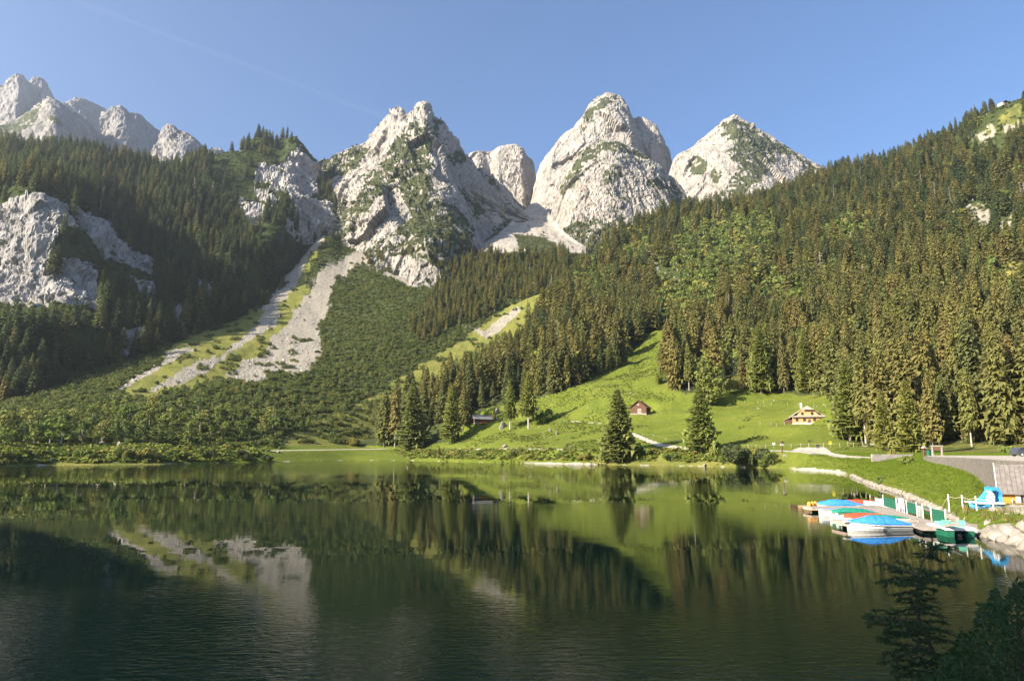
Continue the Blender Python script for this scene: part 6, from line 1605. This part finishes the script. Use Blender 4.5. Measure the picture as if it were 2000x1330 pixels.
for s in (-0.45, 0.45):
    part(MB().bar((s, -0.3, 0), (s, 0.08, 0.4), 0.05).bar((s, 0.3, 0), (s, -0.08, 0.4), 0.05), 'leg', M_DARKWOOD, be)

# ------------------------------------------------------------------ jetty
DZ = 0.50
def deck_pt(px, py): return Vector(W(px, py, DZ))
jn, jf = deck_pt(1832, 1029), deck_pt(1694, 986)
jet = empty('jetty', (jn.x, jn.y, 0)); tag(jet, 'grey plank jetty with two side pontoons running along the boats', 'jetty')
def pontoon(a, b, w, name, skirt=M_GREYWOOD):
    a, b = Vector(a) - jet.location, Vector(b) - jet.location; a.z = b.z = 0
    d = (b - a); L = d.length; dn = d.normalized(); nr = Vector((-dn.y, dn.x, 0)); ang = math.atan2(dn.y, dn.x)
    boards = MB(); n = int(L / 0.16)
    for i in range(n):
        c = a + dn * (L * (i + 0.5) / n)
        boards.box((c.x, c.y, DZ - 0.03 + 0.004 * (i % 3)), (0.15, w - 0.03 * (i % 2), 0.05), ang)
    o = part(boards, 'deck_boards', M_GREYWOOD, jet); o['kind'] = 'stuff'
    fr = MB()
    for s in (-1, 1):
        c = (a + b) / 2 + nr * (s * (w / 2 - 0.05)); fr.box((c.x, c.y, DZ - 0.16), (L, 0.08, 0.2), ang)
    for t in (a, b): fr.box((t.x, t.y, DZ - 0.162), (0.08, w - 0.02, 0.2), ang)
    part(fr, 'fascia', skirt, jet)
    fl = MB(); m = max(2, int(L / 3.2))
    for i in range(m):
        c = a + dn * (L * (i + 0.5) / m); fl.box((c.x, c.y, 0.05), (L / m * 0.55, w * 0.8, 0.55), ang)
    part(fl, 'float', M_BLACK, jet)
M_FASCIA = plain('pale_fascia_wood', (0.42, 0.33, 0.24), 0.8, 0.2, 4.0)
pontoon(jn, jf, 2.1, 'walkway')
pontoon((xat(1621, 53.6), 53.6, 0), (xat(1768, 53.6), 53.6, 0), 2.6, 'near', M_FASCIA)
pontoon((xat(1562, 67.2), 67.2, 0), (xat(1697, 67.2), 67.2, 0), 2.0, 'far', M_FASCIA)
# ramp from the bank
g1 = Vector(W(1868, 1022, 1.0))
rp = MB().prism([(jn.x - 0.3, jn.y - 0.6, DZ + 0.02), (jn.x + 0.4, jn.y + 0.6, DZ + 0.02), (g1.x + 0.4, g1.y + 0.5, 0.95), (g1.x - 0.2, g1.y - 0.6, 0.95)], (0, 0, 0), (0, 0, 0.06)).build('gangway', M_GREYWOOD)
tag(rp, 'short grey gangway from the boulder bank down to the jetty', 'gangway')
rail = empty('jetty_railing', (jn.x, jn.y, DZ)); tag(rail, 'jetty railing of pale posts with dark green panels', 'railing')
dn = (jf - jn).normalized(); nr = Vector((dn.y, -dn.x, 0)); JL = (jf - jn).length
def rail_at(px):
    best = min(np.linspace(0, 1.02, 300), key=lambda t: abs(proj(*(jn + dn * (JL * t) + nr * 1.0))[0] - px))
    return dn * (JL * best) + nr * 1.0
pm = MB().bar((0, 0, -0.1), (0, 0, 1.15), 0.04, n=6).mesh('post', M_WHITE)
for px in (1726, 1752, 1757, 1763, 1767, 1772, 1792, 1804, 1820, 1848):
    o = link('post', pm, rail); o.location = rail_at(px)
def panel(px0_, px1_, z0, z1, mat, nm='panel'):
    a, b = rail_at(px0_), rail_at(px1_); d = b - a
    c = (a + b) / 2
    return part(MB().box((c.x, c.y, (z0 + z1) / 2), (d.length, 0.05, z1 - z0), math.atan2(d.y, d.x)), nm, mat, rail)
panel(1727, 1751, 0.1, 0.95, M_DGREEN); panel(1773, 1791, 0.15, 1.0, M_DGREEN); panel(1823, 1847, 0.05, 0.95, M_DGREEN)
for i in range(8): 
    a = rail_at(1793 + 1.5 * i); part(MB().bar((a.x, a.y, 0.05), (a.x, a.y, 0.85), 0.015, n=5), 'bar', M_STEEL, rail)
panel(1792, 1805, 0.83, 0.9, M_STEEL, 'rail'); panel(1805, 1820, 0.88, 0.96, M_DGREEN, 'rail'); panel(1805, 1820, 0.45, 0.51, M_DGREEN, 'rail')
# rope coils and orange buoys at the far pontoon's end
for i, px in enumerate((1566, 1574, 1581)):
    c = Vector((xat(px, 67.8), 67.8 + 0.2 * i, DZ + 0.17))
    o = MB().bar((0, 0, -0.17), (0, 0, 0.1), 0.15, 0.19, 10).bar((0, 0, 0.1), (0, 0, 0.26), 0.19, 0.06, 10).build('buoy', plain('orange_buoy', (0.75, 0.33, 0.06), 0.5, 0.1))
    o.location = c; tag(o, ('orange buoy at the tip of the far pontoon', 'middle one of three orange buoys on the far pontoon', 'orange buoy nearest the light blue cover on the far pontoon')[i], 'buoy', 'buoys on the far pontoon')

# ------------------------------------------------------------------ people by the path
def person(loc, rz, top, legs, label, h=1.72, stride=0.18):
    me = bpy.data.meshes.new('person')
    V = [(0,0,.95),(0,0,1.18),(0,0,1.40),(0,0,1.50),(0,-.01,1.60),(0,-.015,1.70), (-.10,0,.92),(-.10,stride*.6,.50),(-.10,stride,.08),(-.10,stride-.13,.04), (.10,0,.92),(.10,-stride*.5,.50),(.10,-stride,.08),(.10,-stride-.13,.04),
         (-.19,0,1.38),(-.24,.05,1.12),(-.24,-.05,.86),(-.24,-.07,.78), (.19,0,1.38),(.24,-.04,1.12),(.24,-.12,.88),(.24,-.14,.80)]
    E = [(0,1),(1,2),(2,3),(3,4),(4,5),(0,6),(6,7),(7,8),(8,9),(0,10),(10,11),(11,12),(12,13),(2,14),(14,15),(15,16),(16,17),(2,18),(18,19),(19,20),(20,21)]
    me.from_pydata(V, E, [])
    m, nt, b = new_mat('clothes')
    tc = nt.nodes.new('ShaderNodeTexCoord'); sx = nt.nodes.new('ShaderNodeSeparateXYZ'); nt.links.new(tc.outputs['Object'], sx.inputs[0])
    cr = ramp(nt, math_n(nt, 'DIVIDE', sx.outputs[2], 1.8), [(0.0, (0.03, 0.03, 0.03)), (0.06, legs), (0.52, top), (0.835, (0.45, 0.28, 0.2)), (0.94, (0.06, 0.04, 0.03))])
    cr.node.color_ramp.interpolation = 'CONSTANT'
    nt.links.new(cr, b.inputs['Base Color'])
    me.materials.append(m)
    o = link('person', me); o.location = loc; o.rotation_euler = (0, 0, rz); o.scale = (h / 1.78,) * 3
    o.modifiers.new('skin', 'SKIN')
    R = [.14,.12,.15,.06,.10,.09, .09,.07,.05,.05, .09,.07,.05,.05, .07,.05,.04,.04, .07,.05,.04,.04]
    sv = me.skin_vertices[0].data if me.skin_vertices else None
    if sv is None:
        import bmesh
        bm = bmesh.new(); bm.from_mesh(me); bm.verts.layers.skin.verify(); bm.to_mesh(me); bm.free(); sv = me.skin_vertices[0].data
    for i, r_ in enumerate(R): sv[i].radius = (r_, r_); sv[i].use_root = (i == 0)
    ss = o.modifiers.new('round', 'SUBSURF'); ss.levels = ss.render_levels = 1
    tag(o, label, 'person')
p = hit(RS, 1596, 876)
person(p, 0.3, (0.03, 0.03, 0.04), (0.03, 0.035, 0.06), 'person in dark clothes standing at the back of the gravel yard, on the left')
person(p + Vector((0.75, 0.2, 0)), -0.5, (0.04, 0.05, 0.08), (0.02, 0.02, 0.025), 'person in dark clothes standing at the back of the gravel yard, on the right', 1.78, 0.05)
for i, (px, c, lab) in enumerate(((1105, (0.06, 0.07, 0.12), 'leftmost walker in dark blue on the lake path'), (1109.5, (0.14, 0.10, 0.09), 'second walker from the left on the lake path, in a brown top'), (1114, (0.30, 0.30, 0.31), 'third walker from the left on the lake path, in a light grey top'), (1118, (0.05, 0.05, 0.05), 'rightmost walker in black on the lake path'))):
    person(hit(RS, px, 877), 1.4 + 0.2 * i, c, (0.05, 0.05, 0.07), lab, 1.65 + 0.05 * (i % 3))

# ------------------------------------------------------------------ shrubs on the shore
def shrub(px, py, w, h, label, sheet=RS, v=0, mat=None, group=None, d=None):
    p = hit(sheet, px, py); k = p.y / FPX
    R, H = w * k / 2, h * k
    r_ = random.Random(900 + v)
    bl = [(r_.uniform(-1, 1) * R * 0.75, r_.uniform(-1, 1) * R * 0.6, H * r_.uniform(0.2, 0.75), R * r_.uniform(0.22, 0.42), H * r_.uniform(0.2, 0.38)) for _ in range(9)]
    T = leaf_tris(300 + v, bl, int(420 + 60 * R * R), 0.26 + 0.02 * R)
    r_ = random.Random(v); st = MB()
    for i in range(5): st.bar((0, 0, -0.3), (r_.uniform(-.5, .5) * R, r_.uniform(-.5, .5) * R, H * 0.7), 0.05, 0.015, 5)
    e = empty('shrub', p); tag(e, label, 'shrub', group)
    link('foliage', tri_mesh('foliage', T, mat or M_BROAD), e); st.build('stem', M_BARK, e)
M_WILLOW = foliage_mat('willow_leaves', [(0.085, 0.105, 0.04), (0.10, 0.12, 0.045)])
shrub(1458, 914, 88, 44, 'wide grey-green willow bush hanging over the lake', RS, 1, M_WILLOW)
shrub(1503, 909, 42, 26, 'smaller dark bush right of the wide willow on the shore', RS, 2)
shrub(1420, 905, 22, 34, 'slim yellow-green shrub left of the wide willow', RS, 3)
shrub(1258, 888, 44, 22, 'dark bush at the right foot of the broad lone spruce', RS, 4)
shrub(1385, 900, 30, 26, 'dark bush below the pale larch on the shore', RS, 5)
shrub(478, 898, 34, 20, 'round grey willow bush on the flat left shore', FAN, 6, M_WILLOW)
shrub(522, 899, 26, 12, 'low willow bush right of the round one on the left shore', FAN, 7, M_WILLOW)
shrub(412, 897, 22, 20, 'grey-green bush at the end of the scrub on the left shore', FAN, 8, M_WILLOW)
shrub(392, 892, 11, 18, 'narrow light green bush on the dark left shore', FAN, 9)
shrub(367, 886, 10, 20, 'small yellow-green bush beside the left lake path', FAN, 10)
shrub(290, 898, 44, 24, 'broad dark bush at the waterline of the left shore', FAN, 11)
shrub(240, 894, 50, 22, 'wide green bush above the waterline of the left shore', FAN, 12)
shrub(170, 896, 46, 20, 'yellow-green bush right of the dark boulder on the left shore', FAN, 13, M_HERB)
shrub(1745, 893, 16, 14, 'small green bush beside the low stone wall', RS, 14)
shrub(1722, 945, 15, 12, 'small dark bush on the stones below the green mound', RS, 15)
shrub(1772, 905, 22, 14, 'low bush on the grass slope left of the retaining wall', RS, 16)
shrub(1185, 905, 30, 26, 'green bush at the foot of the broad lone spruce', RS, 17)
shrub(1060, 822, 38, 24, 'green bushes under the taller larch', RS, 18)
shrub(1303, 665, 18, 22, 'round bush at the top corner of the meadow', RS, 19)
shrub(1288, 748, 20, 24, 'round bush at the left edge of the forest on the meadow', RS, 20)
shrub(1430, 772, 36, 40, 'dark leafy bush right of the dark leafy tree', RS, 21)
shrub(1975, 884, 30, 12, 'bright green bush on the verge behind the road', RS, 22)
for i, (px, py, w, h) in enumerate([(905, 893, 26, 14), (940, 890, 24, 14), (1005, 893, 36, 18), (1040, 894, 22, 12), (1095, 896, 18, 14), (1145, 898, 30, 14), (1310, 900, 30, 16), (1345, 903, 26, 14), (720, 892, 14, 10), (690, 872, 30, 18), (635, 862, 40, 22)]):
    shrub(px, py, w, h, 'yellow-green bush on the shore below the lake path' if px > 800 else 'bush on the grassy slope left of the wood', RS, 40 + i, M_HERB if i % 2 else M_BROAD, 'bushes on the shore below the lake path' if px > 800 else 'bushes on the grassy slope')

# ------------------------------------------------------------------ grass on the near mound and bank
def blade_tris(seed, n, h, spread):
    r = np.random.default_rng(seed)
    a = r.random(n) * 6.283; b = np.stack([r.normal(0, spread, n), r.normal(0, spread, n), 0 * a], 1)
    w = np.stack([np.cos(a), np.sin(a), 0 * a], 1) * 0.03
    tip = b + np.stack([np.sin(a) * 0.12 * r.random(n), np.cos(a) * 0.12 * r.random(n), h * (0.6 + 0.6 * r.random(n))], 1)
    return np.stack([b - w, b + w, tip], 1)
M_GRASS = foliage_mat('grass_blades', [(0.125, 0.185, 0.018), (0.15, 0.205, 0.022), (0.115, 0.175, 0.017), (0.165, 0.205, 0.026)], 0.8, 0.35, 0.4)
M_DRYGRASS = foliage_mat('dry_grass_blades', [(0.21, 0.185, 0.06), (0.15, 0.16, 0.04), (0.24, 0.19, 0.08)], 0.8)
SRC_GRASS = [source('grass_source', tri_mesh('g', blade_tris(i, 26, 0.12, 0.25), M_GRASS)) for i in range(2)] + [source('grass_source', tri_mesh('g', blade_tris(9, 22, 0.45, 0.22), M_DRYGRASS))]
def gr_ok(p, px, py, rc): return (px > 1530) & (px < 2050) & (p[:, 1] < 215) & (p[:, 2] > 0.95) & (p[:, 2] < 5.2) & (cells(RS, np.maximum(yard, onpath), rc) < 0.5)
sub_rng = np.random.default_rng(31)
near_cells = RS
p_, rc_ = [], []
GP, GH, _ = grow(RS, 60000, 0.5, gr_ok, 0.7, 1.3, 'grass', 15, ((RS.Y < 215) & (RS.Zg > 0.9) & (RS.Zg < 5.2)).astype(float))
gx_, gy_ = proj(GP[:, 0], GP[:, 1], GP[:, 2])
dry_ = (GP[:, 1] < 58) & (sub_rng.random(len(GP)) < 0.4)
pick = np.where(dry_, 2, sub_rng.integers(0, 2, len(GP)))
sz = GH * (0.8 + 0.006 * GP[:, 1])
scatter_object('grass', GP, pick, np.stack([sz, sz, sz * 0.9], 1), upright(len(GP)), SRC_GRASS)
print('GRASS', len(GP), 'STONES', nst, cnt)

# ------------------------------------------------------------------ near bank with sapling and bush, shaded by unseen spruces added behind
NB = Sheet([[np.array([x, y, 4.25 - 0.002 * (x + 4)**2 * 0 ]) for x in (-30 * y / 8, 0, 30 * y / 8)] for y in (0.5,)] * 1 +
           [[np.array([-4.0 * y, y, z]), np.array([0, y, z]), np.array([4.0 * y, y, z])] for y, z in ((2.0, 4.15), (4.0, 3.75), (6.5, 2.6), (9.0, 0.8), (12.0, -2.0))], -3.6, 3.6, 30)
nb = NB.build('near_bank', M_LAND, [0, 0.0, 0, 0.8])
bk = np_mesh('near_bank', [(-60, -60, 4.25), (60, -60, 4.25), (60, 0.52, 4.25), (-60, 0.52, 4.25)], [(0, 1, 2, 3)], plain('bank_turf', (0.07, 0.09, 0.025), 0.95, 0.3, 0.8)); o = link('near_bank', bk); o['kind'] = 'structure'
for i, (x, y, h) in enumerate([(-8.6, -0.6, 25), (-11.5, -3.2, 27), (-9.2, -6.0, 24), (-14, -1.8, 26)]):  # out-of-view spruces added only to cast shade on sapling and bush
    tree('spruce', (x, y, 4.2), h, 1.15, i, ('tall unseen spruce added for shade behind the viewpoint, nearest the lake', 'tallest unseen spruce added for shade behind the viewpoint', 'unseen spruce added for shade, farthest back behind the viewpoint', 'unseen spruce added for shade, farthest left behind the viewpoint')[i])
M_SAPBARK = plain('sapling_bark', (0.10, 0.075, 0.06), 0.9, 0.3, 60.0, 0.1)
M_NEEDLE = foliage_mat('sapling_needles', [(0.060, 0.125, 0.045), (0.065, 0.13, 0.045)], 0.6, 9.0)
M_LEAF = foliage_mat('bush_leaves', [(0.060, 0.105, 0.038), (0.065, 0.11, 0.04)], 0.6, 7.0)
SD = 4.6
def sp(px, py, dd=0.0): return Vector(P(px, py, SD + dd))
stem = [sp(1819, 1058), sp(1817, 1075), sp(1802, 1096), sp(1793, 1120), sp(1790, 1160), sp(1793, 1202), sp(1801, 1225), sp(1812, 1250), sp(1824, 1275), sp(1838, 1298), sp(1852, 1325), sp(1872, 1370), sp(1895, 1430)]
root = stem[-1].copy(); root.z = 3.55
sap = empty('spruce_sapling', root); tag(sap, 'crooked dark spruce sapling in the shade at lower right', 'sapling')
part(MB().tube([q - root for q in stem + [root + Vector((0.02, 0.02, -0.1))]], [0.004, 0.005, 0.006, 0.007, 0.009, 0.010, 0.011, 0.012, 0.013, 0.014, 0.015, 0.016, 0.018, 0.019], 7), 'stem', M_SAPBARK, sap)
rr = random.Random(12); ntri = []; twigs = MB()
def spray(a, b, dens=1.0, bushy=0.5, depth=0):
    """a bough from a to b: twig, side twigs and rows of needles"""
    d = b - a; L = d.length
    if L < 0.01: return
    dn_ = d.normalized(); side = dn_.cross(Vector((0, 0, 1)))
    side = side.normalized() if side.length > 1e-3 else Vector((1, 0, 0)); upv = side.cross(dn_)
    mid = (a + b) / 2 + Vector((0, 0, -0.06 * L))
    twigs.tube([a - root, mid - root, b - root], [0.0035, 0.0025, 0.0012], 4)
    n = int(L / 0.0030 * dens)
    for i in range(n):
        t = rr.random() ** 0.85; t = 0.12 + 0.88 * t
        p0 = a.lerp(mid, t * 2) if t < 0.5 else mid.lerp(b, t * 2 - 1)
        ph = rr.uniform(0, 6.283); out = (side * math.cos(ph) + upv * math.sin(ph) * 0.8 + dn_ * rr.uniform(0.3, 1.0)).normalized()
        ln = rr.uniform(0.016, 0.026); w_ = out.cross(Vector((rr.random() - .5, rr.random() - .5, rr.random() - .5))).normalized() * 0.0032
        ntri.append((p0 - w_ - root, p0 + w_ - root, p0 + out * ln - root))
    if depth < 2:
        m = int(L / 0.045 * bushy + 1)
        for i in range(m):
            t = 0.22 + 0.72 * (i + rr.random()) / m; s = 1 if i % 2 else -1
            p0 = a.lerp(b, t)
            spray(p0, p0 + (dn_ * 0.75 + side * s * rr.uniform(0.6, 0.9) + Vector((0, 0, rr.uniform(-0.35, 0.1)))).normalized() * (L * (0.50 - 0.30 * t) + 0.02), dens, bushy, depth + 1)
def bough(x0, y0, x1, y1, dd=0.0, dens=1.0, bushy=0.5): spray(sp(x0, y0), sp(x1, y1, dd), dens, bushy)
for q in [(1819,1062,1822,1040,0), (1819,1066,1842,1072,.06), (1818,1066,1800,1054,-.05), (1817,1072,1838,1062,-.1), (1817,1074,1808,1088,.1), (1816,1078,1830,1090,.05),
          (1793,1124,1728,1098,.12), (1793,1122,1745,1126,-.15), (1792,1128,1843,1126,.1), (1792,1125,1842,1112,-.14), (1793,1126,1775,1100,.2), (1792,1130,1812,1136,-.2),
          (1791,1142,1752,1140,.08), (1791,1150,1766,1156,-.1), (1790,1158,1768,1170,.1), (1791,1162,1812,1172,-.1), (1791,1166,1806,1182,.12), (1792,1178,1774,1190,-.12), (1792,1186,1816,1198,.1),
          (1793,1200,1718,1190,.1), (1793,1206,1730,1208,-.2), (1794,1208,1752,1222,.2), (1795,1210,1832,1212,-.1), (1799,1220,1826,1226,.15), (1800,1222,1768,1238,-.15), (1805,1232,1742,1240,.18), (1804,1232,1836,1246,.1),
          (1815,1256,1740,1272,.1), (1818,1262,1756,1258,-.2), (1822,1270,1738,1290,-.1), (1828,1282,1770,1300,.2), (1826,1276,1862,1280,-.1), (1834,1292,1868,1284,.15), (1838,1298,1790,1318,-.2), (1843,1308,1880,1312,.2), (1850,1322,1800,1335,.1), (1790,1140,1806,1148,-.1)]:
    bough(q[0], q[1], q[2], q[3], q[4] * 2.0)
twigs.build('twigs', M_SAPBARK, sap)
link('needles', tri_mesh('needles', np.array([[list(v) for v in t] for t in ntri]), M_NEEDLE), sap)
# the leafy bush in the corner
def bush(name, outline, d0, d1, n, label, seed, leaf=0.019):
    r = np.random.default_rng(seed); pts_ = []
    xs_ = [o_[0] for o_ in outline]; ys_ = [o_[1] for o_ in outline]
    while len(pts_) < n:
        x = r.uniform(min(xs_), max(xs_)); top_ = np.interp(x, xs_, ys_) + r.normal(0, 7) + 16 * math.sin(x * 0.13) * math.sin(x * 0.051)
        y = top_ + (1480 - top_) * r.random() ** 1.3
        pts_.append(P(x, y, r.uniform(d0, d1)))
    c = np.array(pts_); base = Vector((float(c[:, 0].mean()), float(c[:, 1].mean()), 3.3))
    e = empty(name, base); tag(e, label, 'bush')
    nrm = r.normal(size=(n, 3)) + np.array([0, 0, 0.7]); nrm /= np.linalg.norm(nrm, axis=1)[:, None]
    a = np.cross(nrm, r.normal(size=(n, 3))); a /= np.linalg.norm(a, axis=1)[:, None]; b = np.cross(nrm, a)
    s = (leaf * (0.5 + 0.8 * r.random(n)))[:, None]; c = c - np.array(base)
    tip, tail, l_, r_2 = c + a * s, c - a * s, c + b * s * 0.42 + nrm * s * 0.12, c - b * s * 0.42 + nrm * s * 0.12
    T = np.concatenate([np.stack([tail, r_2, tip], 1), np.stack([tail, tip, l_], 1)])
    link('leaves', tri_mesh('leaves', T, M_LEAF), e)
    st = MB()
    for i in range(46):
        q = c[r.integers(0, n)]; m_ = q * 0.5 + np.array([0, 0, 0.1])
        st.tube([Vector((r.normal(0, .12), r.normal(0, .12), -0.1)), Vector(m_), Vector(q)], [0.010, 0.006, 0.002], 4)
    st.build('stems', M_SAPBARK, e)
bush('leafy_bush', [(1790,1345),(1830,1300),(1870,1262),(1900,1225),(1912,1180),(1935,1168),(1960,1178),(1985,1135),(2010,1115),(2080,1090),(2150,1090)], 3.2, 5.2, 11500, 'dense dark leafy bush filling the lower right corner', 3)

# ------------------------------------------------------------------ condensation trail high in the sky
def trail(a, b, r0, r1, seed):
    rr_ = np.random.default_rng(seed); a, b = np.array(a), np.array(b)
    n = 60; vs = []; 
    d = (b - a) / np.linalg.norm(b - a); u = np.cross(d, [0, 0, 1]); u /= np.linalg.norm(u); w_ = np.cross(d, u)
    for i in range(n + 1):
        c = a + (b - a) * i / n; r_ = (r0 + (r1 - r0) * i / n) * (0.7 + 0.6 * rr_.random())
        if i in (0, n): r_ *= 0.05
        for j in range(8):
            t = 6.283 * j / 8; vs.append(c + u * r_ * math.cos(t) + w_ * r_ * 0.8 * math.sin(t))
    fs = [(i * 8 + j, i * 8 + (j + 1) % 8, (i + 1) * 8 + (j + 1) % 8, (i + 1) * 8 + j) for i in range(n) for j in range(8)]
    return np_mesh('contrail', vs, fs, None, True)
m = bpy.data.materials.new('thin_cloud'); m.use_nodes = True; nt = m.node_tree; nt.nodes.clear()
out = nt.nodes.new('ShaderNodeOutputMaterial'); tr = nt.nodes.new('ShaderNodeBsdfTransparent'); df = nt.nodes.new('ShaderNodeBsdfDiffuse'); mx = nt.nodes.new('ShaderNodeMixShader')
lw_ = nt.nodes.new('ShaderNodeLayerWeight'); lw_.inputs[0].default_value = 0.5
nt.links.new(math_n(nt, 'MULTIPLY', math_n(nt, 'SUBTRACT', 1.0, lw_.outputs['Facing']), math_n(nt, 'MULTIPLY', tex_noise(nt, 0.002, 4, 0.6), 0.014)), mx.inputs[0])
df.inputs[0].default_value = (0.9, 0.9, 0.9, 1)
tl = nt.nodes.new('ShaderNodeBsdfTranslucent'); tl.inputs[0].default_value = (0.95, 0.95, 0.95, 1); ad = nt.nodes.new('ShaderNodeAddShader')
nt.links.new(df.outputs[0], ad.inputs[0]); nt.links.new(tl.outputs[0], ad.inputs[1])
nt.links.new(tr.outputs[0], mx.inputs[1]); nt.links.new(ad.outputs[0], mx.inputs[2]); nt.links.new(mx.outputs[0], out.inputs[0])
ct = trail(P(130, -5, 9000), P(930, 296, 14000), 55, 45, 2); ct.materials.append(m)
o = link('contrail', ct); o['kind'] = 'stuff'
